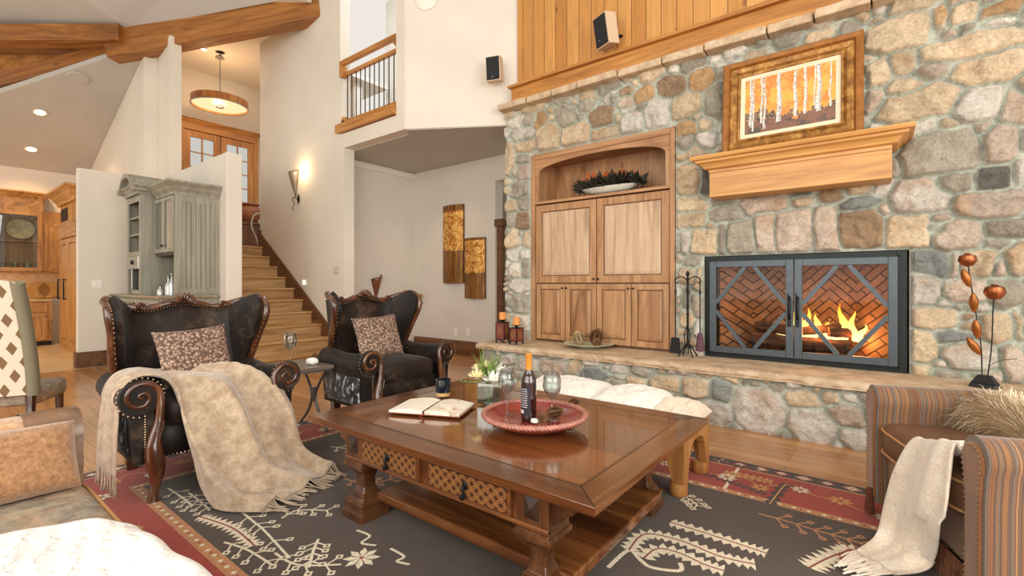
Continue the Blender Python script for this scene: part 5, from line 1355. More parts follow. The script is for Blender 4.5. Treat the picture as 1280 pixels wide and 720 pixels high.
    # fill the rest of the field further off
    for (x, y, r) in ((-3.2,2.4,.1),(-2.6,2.85,.08),(-3.1,1.7,.09),(-1.9,2.85,.08),(-.2,1.9,.11),(.4,1.3,.1),(.5,2.5,.1),(-.6,1.2,.1),(-2.9,1.2,.09),(-.1,2.7,.07)):
        star(x, y, r, CR, RED)
    for (x, y, a) in ((-3.3,2.0,.4),(-2.9,2.6,2.4),(-2.3,2.75,.2),(-3.3,1.3,1.3),(.2,2.2,1.),(.5,1.7,2.),(-2.2,1.05,.1),(-3.35,2.75,.3)):
        branch([(x,y),(x+.17*math.cos(a),y+.17*math.sin(a)),(x+.35*math.cos(a+.3),y+.35*math.sin(a+.3))], CR if a < 1.5 else TAN, .06, .012, 5)
    return tag(mb.build('area_rug', ms), 'large charcoal area rug with a red floral border and cream leaf motifs', 'rug')
rug()

# ================================================================== COFFEE TABLE
TT = .51
T = thing('coffee_table', 'large walnut coffee table with carved drawers and a lower shelf on the rug', 'coffee table', (-1.64, 2.05, .0105))
tx0, tx1, ty0, ty1 = -2.546, -.738, 1.40, 2.713
def parquet():
    t = NT('walnut_top'); v = t.coord((.35,3.2,3.2)); v2 = t.coord((3.2,.35,3.2))
    tc = t.n.new('ShaderNodeTexCoord'); s_ = t.n.new('ShaderNodeSeparateXYZ'); t.link(tc.outputs['Object'], s_.inputs[0])
    br = t.n.new('ShaderNodeTexBrick'); br.offset = .5
    for k, q in (('Scale', 1.0), ('Mortar Size', .0015), ('Brick Width', 1.9), ('Row Height', .15)): br.inputs[k].default_value = q
    br.inputs['Color1'].default_value = lin((94,52,25)); br.inputs['Color2'].default_value = lin((126,76,38)); br.inputs['Mortar'].default_value = lin((50,26,12)); t.link(tc.outputs['Object'], br.inputs['Vector'])
    n = t.noise(v, 2.6, 5, .6, 1.2); g = t.ramp(n, [(.25, .5), (.75, 1.35)])
    c1 = t.mix(br.outputs['Color'], g, .9, 'MULTIPLY')
    t.col(c1).set(rough=.2, coat=.9, coatr=.06); return t.m
M['ttop'] = parquet()
mb = MB(); mb.box(tx0+.13, tx1-.13, ty0+.13, ty1-.13, TT-.032, TT); mb.build('top_field', M['ttop'], T, w=True)
mb = MB(); e = .0004
for (xa, xb, ya, yb_, m_) in ((tx0,tx1,ty0,ty0+.13,'x'),(tx0,tx1,ty1-.13,ty1,'x')): 
    mb.add([(xa,ya,TT),(xb,ya,TT),(xb,yb_,TT),(xa,yb_,TT)] , [])
mb = MB()
def mitre(mb, pts, z0, z1):
    n = len(pts); mb.add([(x,y,z0) for x, y in pts]+[(x,y,z1) for x, y in pts], [tuple(range(n))[::-1], tuple(range(n,2*n))]+[(i,(i+1)%n,(i+1)%n+n,i+n) for i in range(n)])
w_ = .13
mitre(mb, [(tx0,ty0),(tx1,ty0),(tx1-w_,ty0+w_),(tx0+w_,ty0+w_)], TT-.03, TT+.0004); mb.build('top_long_band', M['table'], T, w=True, bevel=.003); mb = MB(); mitre(mb, [(tx1,ty1),(tx0,ty1),(tx0+w_,ty1-w_),(tx1-w_,ty1-w_)], TT-.03, TT+.0004)
mb.build('top_long_band', M['table'], T, w=True, bevel=.003)
mb = MB(); mitre(mb, [(tx1,ty0),(tx1,ty1),(tx1-w_,ty1-w_),(tx1-w_,ty0+w_)], TT-.03, TT+.0004); mb.build('top_end_band', M['table_y'], T, w=True, bevel=.003); mb = MB(); mitre(mb, [(tx0,ty1),(tx0,ty0),(tx0+w_,ty0+w_),(tx0+w_,ty1-w_)], TT-.03, TT+.0004)
mb.build('top_end_band', M['table_y'], T, w=True, bevel=.003)
mb = MB(); i_ = w_-.012
for (p, q) in (((tx0+i_,ty0+i_),(tx1-i_,ty0+i_)),((tx1-i_,ty0+i_),(tx1-i_,ty1-i_)),((tx1-i_,ty1-i_),(tx0+i_,ty1-i_)),((tx0+i_,ty1-i_),(tx0+i_,ty0+i_))):
    mb.bar((p[0],p[1],TT+.0004), (q[0],q[1],TT+.0004), .005, .0012)
for (p, q) in (((tx1-.004,ty0+.004),(tx1-w_,ty0+w_)),((tx0+.004,ty0+.004),(tx0+w_,ty0+w_)),((tx1-.004,ty1-.004),(tx1-w_,ty1-w_)),((tx0+.004,ty1-.004),(tx0+w_,ty1-w_))):
    mb.bar((p[0],p[1],TT+.0004), (q[0],q[1],TT+.0004), .003, .0012)
mb.build('inlay_line', M['table_dark'], T, w=True)
mb = MB(); mb.box(tx0+.012, tx1-.012, ty0+.012, ty1-.012, TT-.042, TT-.03); mb.build('under_moulding', M['table'], T, w=True, bevel=.004)
ax0, ax1, ay0, ay1 = -2.26, -.96, 1.455, 2.60; az0, az1 = .325, TT-.042
mb = MB(); mb.box(ax0+.01, ax1-.01, ay0+.01, ay1-.01, az0+.01, az1-.001); mb.build('apron', M['table'], T, w=True)
mb = MB(); mb.box(ax0, ax1, ay0-.004, ay0+.014, az0-.004, az0+.014); mb.build('apron_bead', M['table'], T, w=True, bevel=.004)
# carved drawers
def carve_mat():
    t = NT('carved_fret'); tc = t.n.new('ShaderNodeTexCoord')
    def ringf(off):
        mp = t.n.new('ShaderNodeMapping'); mp.inputs['Scale'].default_value = (1/.052,1,1/.046); mp.inputs['Location'].default_value = off; t.link(tc.outputs['Object'], mp.inputs[0])
        fr = t.n.new('ShaderNodeVectorMath'); fr.operation = 'FRACTION'; t.link(mp.outputs[0], fr.inputs[0])
        sb = t.n.new('ShaderNodeVectorMath'); sb.operation = 'SUBTRACT'; sb.inputs[1].default_value = (.5,0,.5); t.link(fr.outputs[0], sb.inputs[0])
        sp_ = t.n.new('ShaderNodeSeparateXYZ'); t.link(sb.outputs[0], sp_.inputs[0])
        r_ = t.math('SQRT', t.math('ADD', t.math('POWER', sp_.outputs[0], 2.0), t.math('POWER', sp_.outputs[2], 2.0)))
        return t.math('LESS_THAN', t.math('ABSOLUTE', t.math('SUBTRACT', r_, .46)), .07)
    m_ = t.math('MAXIMUM', ringf((0,0,0)), ringf((.5,0,.5)))
    t.col(t.mix((64,36,20), (132,88,48), m_)).set(rough=.4).bump(m_, .6, .01); return t.m
M['carve'] = carve_mat()
for a, b in ((-2.10,-1.66),(-1.60,-1.13)):
    d = MB().box(a, b, ay0-.012, ay0+.012, az0+.018, az1-.008).build('drawer', M['table'], T, w=True, bevel=.003)
    MB().box(a+.016, b-.016, ay0-.016, ay0-.011, az0+.03, az1-.02).build('carved_panel', M['carve'], d, w=True)
    xm_ = (a+b)/2; zc = (az0+az1)/2+.012
    mb = MB(); mb.puff((xm_, ay0-.019, zc), .014, .006, .02, .9, 8, 12)
    mb.tube(catmull([(xm_,ay0-.026,zc),(xm_,ay0-.036,zc-.01),(xm_+.004,ay0-.03,zc-.03),(xm_-.006,ay0-.028,zc-.048),(xm_,ay0-.028,zc-.06)], 12), [.006,.007,.007,.007,.006,.006,.008,.011,.013,.012,.008,.003], 8)
    mb.build('drop_pull', M['blackmetal'], d, w=True, smooth=60)
def table_leg(cx, cy, sx, sy):
    """sx, sy: +1/-1 towards which corner the leg looks"""
    mb = MB(); h = .075
    sec = lambda z, r: [(cx-r,cy-r,z),(cx+r,cy-r,z),(cx+r,cy+r,z),(cx-r,cy+r,z)]
    prof = [(.0,.088),(.05,.088),(.052,.078),(.085,.078),(.088,.084),(.10,.084),(.105,.07),(.12,.058),(.135,.058),(.14,.046),(.17,.036),(.205,.034),(.24,.043),(.262,.06),(.268,.07),(.28,.07),(.284,.084),(.305,.084),(.308,.075),(az1-.001,.075)]
    vs = []; fs = []
    for z, r in prof: vs += sec(z, r)
    n = len(prof)
    for i in range(n-1):
        for k in range(4): fs.append((i*4+k, i*4+(k+1)%4, (i+1)*4+(k+1)%4, (i+1)*4+k))
    fs += [(3,2,1,0), tuple((n-1)*4+k for k in range(4))]
    mb.add(vs, fs)
    lg = mb.build('leg', M['table_z'], T, w=True, bevel=.003)
    for nx_, ny_ in ((0,sy),(sx,0)):
        mb = MB()
        c = Vector((cx+nx_*.0755, cy+ny_*.0755, (az0+az1)/2+.005)); s_ = .035
        if ny_: vs = [c+Vector((-s_,0,-s_-.008)), c+Vector((s_,0,-s_-.008)), c+Vector((s_,0,s_+.008)), c+Vector((-s_,0,s_+.008)), c+Vector((0,ny_*.014,0))]
        else: vs = [c+Vector((0,-s_,-s_-.008)), c+Vector((0,s_,-s_-.008)), c+Vector((0,s_,s_+.008)), c+Vector((0,-s_,s_+.008)), c+Vector((nx_*.014,0,0))]
        mb.add(vs, [(0,1,4),(1,2,4),(2,3,4),(3,0,4)])
        mb.build('diamond_boss', M['table_dark'], lg, w=True)
    # ogee bracket under the overhang at the end
    mb = MB(); x0 = cx+sx*.075; pr = [(0,az1),(.15,az1),(.14,az1-.03),(.10,az1-.035),(.085,az1-.06),(.05,az1-.07),(.035,az1-.10),(0,az1-.12)]
    mb.prism([(x0+sx*u, v) for u, v in pr], cy-.05, cy+.05, 'xz'); mb.build('bracket', M['table_z'], lg, w=True, bevel=.002)
for lx, sx_ in ((-2.185,-1),(-1.035,1)):
    for ly, sy_ in ((1.53,-1),(2.525,1)): table_leg(lx, ly, sx_, sy_)
mb = MB(); mb.box(-2.13, -.92, 1.56, 2.50, .085, .135); mb.build('lower_shelf', M['table'], T, w=True, bevel=.008)

# ================================================================== WINGBACK CHAIRS
def nail(mb, p, n, r=.0055):
    n = Vector(n).normalized(); a = n.orthogonal().normalized(); b = n.cross(a); p = Vector(p)
    vs = [p+a*r*math.cos(PI/3*k)+b*r*math.sin(PI/3*k) for k in range(6)]+[p+n*r*.7]
    mb.add(vs, [(k,(k+1)%6,6) for k in range(6)])
def wing_chair():
    t_ = thing('wingback_chair', 'near wingback armchair in dark brown hide with a beige throw over its arm', 'armchair', (0,0,0), 0, None)
    H, H2, CV = M['hide'], M['hide2'], M['carved']
    MB().puff((0,-.03,.305), .345, .385, .105, (.25,.25), 10, 32).build('seat_base', H, t_, smooth='all')
    MB().puff((0,-.06,.465), .31, .375, .085, (.45,.3), 14, 36, fn=lambda q: Vector((q.x,q.y,q.z*(1+.25*(1-(q.x/.31)**2))))).build('seat_cushion', H2, t_, smooth='all')
    ztop = lambda x: 1.045+.03*math.exp(-(x/.13)**2)-.02*math.exp(-((abs(x)-.22)/.07)**2)+.02*(abs(x)/.34)**3
    yb = lambda z: .20+.16*(z-.4)
    def B(u, v):
        x = -.35+.70*v; zt_ = ztop(x); z = .38+(zt_-.38)*u
        return (x, yb(z)-.05*math.sin(PI*min(1,u*1.0))*math.cos(x/.35*PI/2)-.09*(abs(x)/.35)**4, z)
    mb = MB(); mb.sheet(B, 20, 28, .09, (0,-1,0)); mb.build('backrest', H2, t_, smooth=60)
    # wings
    edge = [(.60,.160),(.68,.135),(.78,.09),(.88,.035),(.97,-.005),(1.045,-.002),(1.09,.035),(1.11,.085)]
    def ef(u):
        k = u*(len(edge)-1); i = min(int(k), len(edge)-2); f = k-i; a, b = edge[i], edge[i+1]
        return a[0]+(b[0]-a[0])*f, a[1]+(b[1]-a[1])*f
    for s_ in (-1,1):
        def Wf(u, v, s_=s_):
            ze, ye = ef(u); zr = .58+(ztop(.345)-.02-.58)*u; yr = yb(zr)-.03; xr = .335
            xe = .38+.075*math.sin(PI*.55*u); x = xr+(xe-xr)*v+.012*math.sin(PI*v)
            return (s_*x, yr+(ye-yr)*v, zr+(ze-zr)*v+.022*math.sin(PI*v)*u**4)
        mb = MB(); mb.sheet(Wf, 22, 12, .05 if s_ > 0 else -.05); mb.build('wing', H, t_, smooth=60)
    # carved rail over back and wings
    P = []
    for s_ in (-1,1):
        q = [(s_*(.38+.075*math.sin(PI*.55*u))+s_*.012, ef(u)[1]-.006, ef(u)[0]) for u in np.linspace(0,1,12)]
        P.append(q)
    back_pts = [(x, yb(ztop(x))-.06+.02, ztop(x)+.015) for x in np.linspace(-.33,.33,21)]
    path = P[0]+[(-.435,.13,1.12),(-.40,.19,1.105)]+back_pts+[(.40,.19,1.105),(.435,.13,1.12)]+P[1][::-1]
    pp_ = catmull(path, 90)
    rr_ = [.020+.006*math.sin(k*.35)**2 for k in range(90)]; rr_[0] = rr_[-1] = .012
    mb = MB(); mb.tube(pp_, rr_, 8); mb.tube([p+Vector((0,-.018,-.008 if 25 < k < 65 else 0)) for k, p in enumerate(pp_)], .008, 6)
    for s_ in (-1,1):
        q = Vector(P[0 if s_ < 0 else 1][0]); mb.lathe([(0,-.02),(.022,-.01),(.028,.01),(.018,.03),(0,.04)], tuple(q), 12)
        c = Vector((s_*.25,.235,ztop(.25)+.03)); mb.tube([c+Vector((math.cos(a)*.022*(1-a/14),-.01,math.sin(a)*.022*(1-a/14))) for a in np.linspace(0,9,20)], .008, 6)
    rail = mb.build('carved_rail', CV, t_, smooth=60)
    mb = MB()
    for k in range(9):
        a = PI*(.08+.84*k/8); L = .062+.02*math.sin(a)
        mb.puff((math.cos(a)*L*.55*1.3, .235-.012, ztop(0)+.012+math.sin(a)*L*.45), .03*1.1, .016, .011, 1, 6, 10, M=Matrix.Rotation(-a, 4, 'Y'))
    mb.build('crest_shell', CV, rail, smooth='all')
    nh = MB()
    for k in range(4, 86): p = pp_[k]; nail(nh, p+Vector((0 if 25 < k < 65 else -.012*math.copysign(1,p.x), -.026, -.022 if 25 < k < 65 else 0)), (0,-1,0), .005)
    # arms
    for s_ in (-1,1):
        cx, cz, r_ = .395, .575, .088
        sec = [(.325,.21),(.325,.50)]+[(cx+r_*math.cos(a), cz+r_*math.sin(a)) for a in np.linspace(R(215), R(-50), 18)]+[(.43,.46),(.425,.21)]
        def A(u, v, s_=s_, sec=sec):
            k = v*(len(sec)-1); i = min(int(round(k)), len(sec)-1); x, z = sec[i]; y = .20-.62*u
            flare = .018*u; bell = 1-.06*math.sin(PI*u)
            return (s_*(x+flare*(1 if z > .45 else .3)), y, .21+(z-.21)*bell)
        mb = MB(); n = len(sec); mb.sheet(A, 14, n)
        for u, rev in ((0, s_ < 0), (1, s_ > 0)):
            ring = [A(u, i/(n-1)) for i in range(n)]; mb.add(ring, [tuple(range(n)) if rev else tuple(range(n))[::-1]])
        if s_ > 0: mb.f = [f[::-1] for f in mb.f]
        mb.build('arm', H, t_, smooth=50)
        F = lambda u, v, s_=s_: (s_*(.444+.014*math.sin(PI*v)), .16-.50*u, .24+.24*v)
        mb = MB(); mb.sheet(F, 4, 8, .012 if s_ < 0 else -.012); mb.build('outer_panel', M['speckle'], t_, smooth='all', label='speckled black and white hide side panel')
        # scroll post and front leg
        c = Vector((s_*(cx+.012), -.435, cz+.01)); pts = []; rs = []
        for k in range(34):
            a = k/33*PI*2.9; rad = .012+.078*(k/33); th = R(180)+a-PI*2.9
            pts.append(c+Vector((s_*rad*math.cos(th)*1, -.012*(1-k/33), rad*math.sin(th)))); rs.append(.008+.010*(k/33))
        # the spiral ends on the inner side going down
        tail = [(.316,-.44,.545),(.325,-.445,.44),(.345,-.45,.36),(.352,-.455,.29),(.345,-.455,.22),(.338,-.45,.16),(.342,-.445,.10),(.352,-.45,.05),(.355,-.45,.0)]
        tr_ = [.020,.024,.034,.046,.05,.040,.027,.024,.033]
        tt = catmull([(s_*x,y,z) for x, y, z in tail], 26); trr = [tr_[min(int(k/25*8),7)]+(tr_[min(int(k/25*8)+1,8)]-tr_[min(int(k/25*8),7)])*((k/25*8)%1 if k < 25 else 1) for k in range(26)]
        mb = MB(); mb.tube(pts+tt, rs+trr, 10)
        mb.lathe([(0,-.014),(.014,-.006),(.016,.004),(0,.012)], tuple(c+Vector((0,-.012,0))), 10)
        mb.tube([p+Vector((s_*.012,-.03,0)) for p in tt[3:18]], [.006+.003*math.sin(k/14*PI) for k in range(15)], 6); mb.tube([p+Vector((-s_*.014,-.03,0)) for p in tt[3:18]], .006, 6)
        mb.build('front_leg', CV, t_, smooth=60)
        mb = MB(); mb.M = Matrix.Translation(c+Vector((0,.004,0))) @ Matrix.Rotation(R(90), 4, 'X'); mb.lathe([(0,-.01),(.098,-.01),(.10,.0),(.094,.01),(0,.012)], seg=28); mb.M = None
        mb.build('scroll_rosette', H, t_, smooth=50)
        for k in range(22): a = R(-100)+k/21*R(290); nail(nh, c+Vector((s_*-.108*math.cos(a)*-1, -.006, .108*math.sin(a))), (0,-1,0))
        for k in range(16): nail(nh, (s_*.385, -.43, .50-.014*k), (0,-1,0))
        MB().frus(s_*.30-.028, s_*.30+.028, .20, .26, 0, .21, -.006).build('rear_leg', CV, t_, bevel=.006)
    for k in range(30): nail(nh, (-.29+.02*k, -.418, .225), (0,-1,0))
    nh.build('nailhead_trim', M['brass'], t_)
    return t_
CA = wing_chair(); CA.location = (-3.728, 1.239, .0105); CA.rotation_euler = (0,0,R(89.5)); CA.scale = (1.02,)*3
CB = copy_thing(CA, (-3.674, 2.724, .0105), R(90), 'far wingback armchair in dark brown hide by the alcove, its speckled side panel in view', None, 1.03)
for c_ in (CA, CB): c_['group'] = 'pair of wingback armchairs'
def pillow(name, loc, rotm, sx, sy, th, m, lab, nub=0, seed=1, pin=.07):
    r4 = random.Random(seed); mb = MB()
    def F(side):
        def f(u, v):
            a, b = 2*u-1, 2*v-1
            sq = (1-pin*(1-b*b)), (1-pin*(1-a*a))
            h = th*max(0,(1-a**4))**.5*max(0,(1-b**4))**.5
            n_ = nub*(float(fbm(np.array(a*16+side*9.), np.array(b*16.+seed), 2, 3))-.4) if nub else 0
            return rotm @ Vector((a*sx*sq[0], side*(h+n_*(1 if h > .01 else 0)), b*sy*sq[1]))
        return f
    for s_ in (-1,1):
        m2 = MB(); m2.sheet(F(s_), 40, 40)
        if s_ > 0: m2.f = [f[::-1] for f in m2.f]
        mb.add(m2.v, m2.f)
    o = mb.build(name, m, smooth='all'); o.location = loc
    return tag(o, lab, 'cushion')
def nub_mat():
    t = NT('nubby_wool'); v = t.coord(); vo = t.n.new('ShaderNodeTexVoronoi'); vo.inputs['Scale'].default_value = 55; t.link(v, vo.inputs[0])
    n = t.noise(v, 60, 2); t.col(t.ramp(t.math('ADD', t.math('MULTIPLY', vo.outputs['Distance'], .6), t.math('MULTIPLY', n, .6)), [(.3, (206,180,160)), (.5, (156,128,110)), (.7, (96,74,64))])).set(rough=.95).bump(vo.outputs['Distance'], .9, .01); return t.m
M['nub'] = nub_mat()
for C_, lab, rz, off in ((CA, 'nubby brown cushion on the near wingback armchair', 4, -.02), (CB, 'nubby brown cushion on the far wingback armchair', -6, -.06)):
    rot = Matrix.Rotation(C_.rotation_euler.z+R(rz), 3, 'Z') @ Matrix.Rotation(R(-20), 3, 'X') @ Matrix.Rotation(R(-3), 3, 'Y')
    l = C_.matrix_basis @ Vector((off, -.06, .735)); pillow('throw_pillow', l, rot, .225, .2, .065, M['nub'], lab, .012, rz+9)
    COL.objects[-1]['group'] = 'nubby cushions on the wingback armchairs'

# ---- beige throw over the near chair's arm
def cloth(name, rows, nu, nv, m, fold, th=.006):
    F0 = spline_sheet(rows); e_ = 1e-3
    def F(u, v):
        p = F0(u, v); du = F0(min(u+e_,1), v)-F0(max(u-e_,0), v); dv = F0(u, min(v+e_,1))-F0(u, max(v-e_,0)); n = du.cross(dv)
        n = n.normalized() if n.length > 1e-12 else Vector((0,0,1))
        if n.z < -.2: n = -n
        q = p+n*fold(u, v)
        q.z = max(q.z, .022); return q
    mb = MB(); mb.sheet(F, nu, nv, th); return mb, F
def weave(name, c1, c2, scale=110, bump=.5):
    t = NT(name); v = t.coord(); n = t.noise(v, 14, 4, .7); n2 = t.noise(v, scale, 3, .7)
    t.col(t.mix(t.ramp(n, [(.35, c1), (.65, c2)]), t.ramp(n2, [(.3, .72), (.7, 1.12)]), .8, 'MULTIPLY')).set(rough=.95, sheen=.5).bump(n2, bump, .006); return t.m
M['beige'] = weave('beige_chenille', (158,133,107), (196,174,148))
rows = [[(-3.64,.70,.20),(-3.47,.695,.19),(-3.32,.72,.18)],
        [(-3.66,.715,.46),(-3.48,.71,.46),(-3.35,.735,.46)],
        [(-3.70,.76,.655),(-3.55,.76,.655),(-3.40,.765,.645)],
        [(-3.75,.87,.715),(-3.57,.87,.715),(-3.41,.87,.705)],
        [(-3.72,1.03,.68),(-3.56,1.0,.69),(-3.36,.98,.66)],
        [(-3.64,1.28,.665),(-3.44,1.15,.67),(-3.27,.99,.52)],
        [(-3.54,1.44,.655),(-3.30,1.24,.625),(-3.19,1.01,.38)],
        [(-3.38,1.58,.60),(-3.17,1.28,.48),(-3.11,1.02,.26)],
        [(-3.20,1.63,.42),(-3.06,1.30,.28),(-2.98,1.02,.11)],
        [(-3.05,1.62,.15),(-2.90,1.33,.11),(-2.80,1.05,.035)],
        [(-2.82,1.70,.03),(-2.70,1.45,.035),(-2.62,1.18,.03)]]
fold = lambda u, v: (.062*(1-abs(math.sin(v*8.0+u*3.0)))**1.6+.014*math.sin(v*21-u*6+1)-.01)*min(1,max(.25,(u-.30)*3))+.008*math.sin(u*38+v*9)*max(0,u-.7)*3
mb, F = cloth('throw', rows, 90, 60, M['beige'], fold)
th = thing('throw_blanket', 'beige chenille throw spilling from the near wingback chair onto the rug', 'blanket', (-3.3, 1.1, .02))
mb.build('cloth', M['beige'], th, smooth='all', w=True)
mb = MB()
for k in range(52):
    v = k/51; p = F(1, v); d = (F(1,v)-F(.97,v)).normalized(); L = rnd.uniform(.07,.12); s_ = Vector((rnd.uniform(-.3,.3), rnd.uniform(-.3,.3), 0)); e_ = p+(d+s_)*L; e_.z = .022; m_ = (p+e_)/2; m_.z = .03
    mb.tube(catmull([p,m_,e_],6), .0035, 5)
mb.build('fringe', M['beige'], th, w=True, smooth='all'); mb = MB()
for k in range(20):
    v = k/19; p = F(0, v); e_ = p+Vector((rnd.uniform(-.015,.015), rnd.uniform(-.01,.01), -rnd.uniform(.09,.12))); mb.tube(catmull([p,(p+e_)/2+Vector((.004,0,0)),e_],6), .0045, 5)
mb.build('fringe', M['beige'], th, w=True, smooth='all')

# ================================================================== SIDE TABLE
sd = thing('side_table', 'small steel side table with crossed curved legs between the wingback armchairs', 'side table', (-3.84, 1.99, .0105))
sx0, sx1, sy0, sy1, sz = -4.10, -3.60, 1.77, 2.21, .575
MB().box(sx0, sx1, sy0, sy1, sz-.03, sz).build('table_top', plain('slate_top', (120,104,94), .3, .2, .25, 8), sd, w=True, bevel=.004)
MB().box(sx0+.01, sx1-.01, sy0+.01, sy1-.01, sz-.045, sz-.03).build('rim', M['steel'], sd, w=True)
M['pewter'] = plain('pewter_steel', (120,120,120), .4, .8)
for y in (sy0+.04, sy1-.04):
    for s_ in (-1, 1):
        xm_ = (sx0+sx1)/2
        pts = [(xm_+s_*.20,y,sz-.045),(xm_+s_*.10,y,.42),(xm_+s_*.03,y,.30),(xm_+s_*.08,y,.16),(xm_+s_*.22,y,.022)]
        MB().tube(catmull(pts, 20), .011, 8).build('leg', M['pewter'], sd, w=True, smooth=60)
    MB().tube([((sx0+sx1)/2,y,.24),((sx0+sx1)/2,y,.36)], .016, 10).build('collar', M['pewter'], sd, w=True)
goblet((-3.88, 1.98, sz+.0005), .27, .055, M['glass'], 'wine glass standing on the small steel side table', 'glass')
p_ = on_z(398, 449, sz); o = MB().puff((0,0,.028), .055, .04, .03, .8, 10, 16, fn=lambda q: q*(1+.12*math.sin(q.x*90)*math.cos(q.y*80))).build('folded_napkin', plain('white_napkin', (238,234,226), .9), smooth='all'); o.location = (-3.75, 2.10, sz); tag(o, 'crumpled white napkin on the small steel side table', 'napkin')
cone('pine_cone', (-3.80, 2.16, sz+.004), .08, .028, M['cone'], (R(8),0,0), 'small pine cone beside the white napkin on the side table', 'pine cone')

# ================================================================== BENCH AND SHEEPSKINS
bn = thing('ottoman_bench', 'long carved wood ottoman bench behind the coffee table', 'bench', (-1.5, 3.02, .0105))
ox0, ox1, oy0, oy1 = -2.15, -.885, 2.755, 3.27; oz = .40
def rail_poly(a, b, n=14):
    """side rail outline between two legs with an ogee cut"""
    L = b-a; pts = [(a,oz),(a,.09),(a+.065,.09),(a+.085,.15),(a+.10,.22)]
    q = [(a+.115,.235),(a+.13,.275),(a+.17,.285),(a+.2,.30)]
    pts += q; pts += [(b-(x-a), z) for x, z in (pts[2:])[::-1]]; pts += [(b,.09),(b,oz)]
    return pts
def concave(mb, pts, zt, lo, hi, plane):
    for (ua, va), (ub, vb) in zip(pts[:-1], pts[1:]):
        if abs(ub-ua) < 1e-5: continue
        mb.prism([(ua,va),(ub,vb),(ub,zt),(ua,zt)], lo, hi, plane)
mb = MB(); concave(mb, rail_poly(ox0, ox1)[1:-1], oz, oy0, oy0+.045, 'xz'); mb.build('long_rail', M['bench'], bn, w=True); mb = MB(); concave(mb, rail_poly(ox0, ox1)[1:-1], oz, oy1-.045, oy1, 'xz')
mb.build('long_rail', M['bench'], bn, w=True)
mb = MB(); concave(mb, rail_poly(oy0+.002, oy1-.002)[1:-1], oz-.001, ox0+.001, ox0+.045, 'yz'); mb.build('end_rail', M['bench'], bn, w=True); mb = MB(); concave(mb, rail_poly(oy0+.002, oy1-.002)[1:-1], oz-.001, ox1-.045, ox1+.001, 'yz')
mb.build('end_rail', M['bench'], bn, w=True)
for x in (ox0+.045, ox1-.045):
    for y in (oy0+.045, oy1-.045):
        MB().lathe([(0,.0105),(.045,.0105),(.052,.02),(.054,.06),(.05,.085),(.03,.092),(0,.092)], (x,y,0), 24).build('foot', M['bench'], bn, w=True, smooth=40)
MB().box(ox0+.02, ox1-.02, oy0+.02, oy1-.02, .34, oz-.002).build('seat_board', M['bench'], bn, w=True)
def fleece_mat(nm, c):
    t = NT(nm); v = t.coord(); n = t.noise(v, 26, 5, .75, .6); t.col(t.ramp(n, [(.3, tuple(x-16 for x in c)), (.6, c)])).set(rough=1, sheen=.4).bump(n, .7, .02); return t.m
M['fleece'] = fleece_mat('white_fleece', (240,234,222)); M['fleece_tan'] = fleece_mat('cream_fleece', (234,216,190))
def mound(name, x0, x1, y0, y1, z0, h, m, lab, seed, skew=0):
    def F(u, v):
        a, b = 2*u-1, 2*v-1; e_ = max(0,1-abs(a)**3.2)**.5*max(0,1-abs(b)**3.2)**.5
        n_ = float(fbm(np.array(u*5.+seed), np.array(v*4.+seed), 3, 2))-.45; n2 = float(fbm(np.array(u*26.+seed), np.array(v*20.), 2, 5))-.45
        return ((x0+x1)/2+(x1-x0)/2*a*(1+.05*n_), (y0+y1)/2+(y1-y0)/2*b*(1+.06*n_), z0+e_*(h*(1-skew*u)+.05*n_+.012*n2)+.002)
    mb = MB(); mb.sheet(F, 60, 40); mb.sheet(lambda u, v: (lambda p: (p[0],p[1],z0))(F(u,v)), 12, 10)
    return tag(mb.build(name, m, smooth='all'), lab, 'sheepskin', 'white sheepskins on the ottoman bench')
mound('sheepskin', -2.16, -1.45, 2.74, 3.30, oz+.001, .15, M['fleece'], 'white sheepskin on the left of the ottoman bench', 2)
mound('sheepskin', -1.56, -1.05, 2.74, 3.32, oz+.001, .165, M['fleece'], 'white sheepskin in the middle of the ottoman bench', 7, .2)
mound('sheepskin', -1.14, -.87, 2.74, 3.30, oz+.001, .115, M['fleece_tan'], 'cream sheepskin hanging at the right end of the ottoman bench', 12, .3)

# ================================================================== STRIPED ARMCHAIR (right)
def stripe_mat():
    t = NT('striped_tapestry'); tc = t.n.new('ShaderNodeTexCoord'); s_ = t.n.new('ShaderNodeSeparateXYZ'); t.link(tc.outputs['Object'], s_.inputs[0])
    w1 = t.n.new('ShaderNodeTexNoise'); w1.noise_dimensions = '1D'; w1.inputs['Scale'].default_value = 14; w1.inputs['Detail'].default_value = 3; w1.inputs['Roughness'].default_value = .8; t.link(s_.outputs['Y'], w1.inputs['W'])
    c = t.ramp(w1.outputs['Fac'], [(.30, (72,44,28)), (.38, (112,68,36)), (.44, (142,100,62)), (.49, (92,62,42)), (.53, (108,98,86)), (.57, (132,88,50)), (.62, (84,48,28)), (.70, (164,124,84))])
    n = t.noise(t.coord((8,60,60)), 4, 3, .7); c = t.mix(c, t.ramp(n, [(.3, .74), (.7, 1.14)]), .8, 'MULTIPLY')
    t.col(c).set(rough=.85, sheen=.3).bump(n, .3, .004); return t.m
M['stripe'] = stripe_mat(); M['suede'] = plain('brown_suede', (128,80,38), .8, noise=.25, nscale=6, bump=.1, sheen=.4); M['leather'] = plain('brown_leather', (108,76,54), .5, noise=.2, nscale=5, bump=.1)
CC_ = thing('striped_armchair', 'striped brown armchair with rolled arms and nailhead trim at the right edge', 'armchair', (.524,2.94,.0105), R(-70.7))
hw = .455
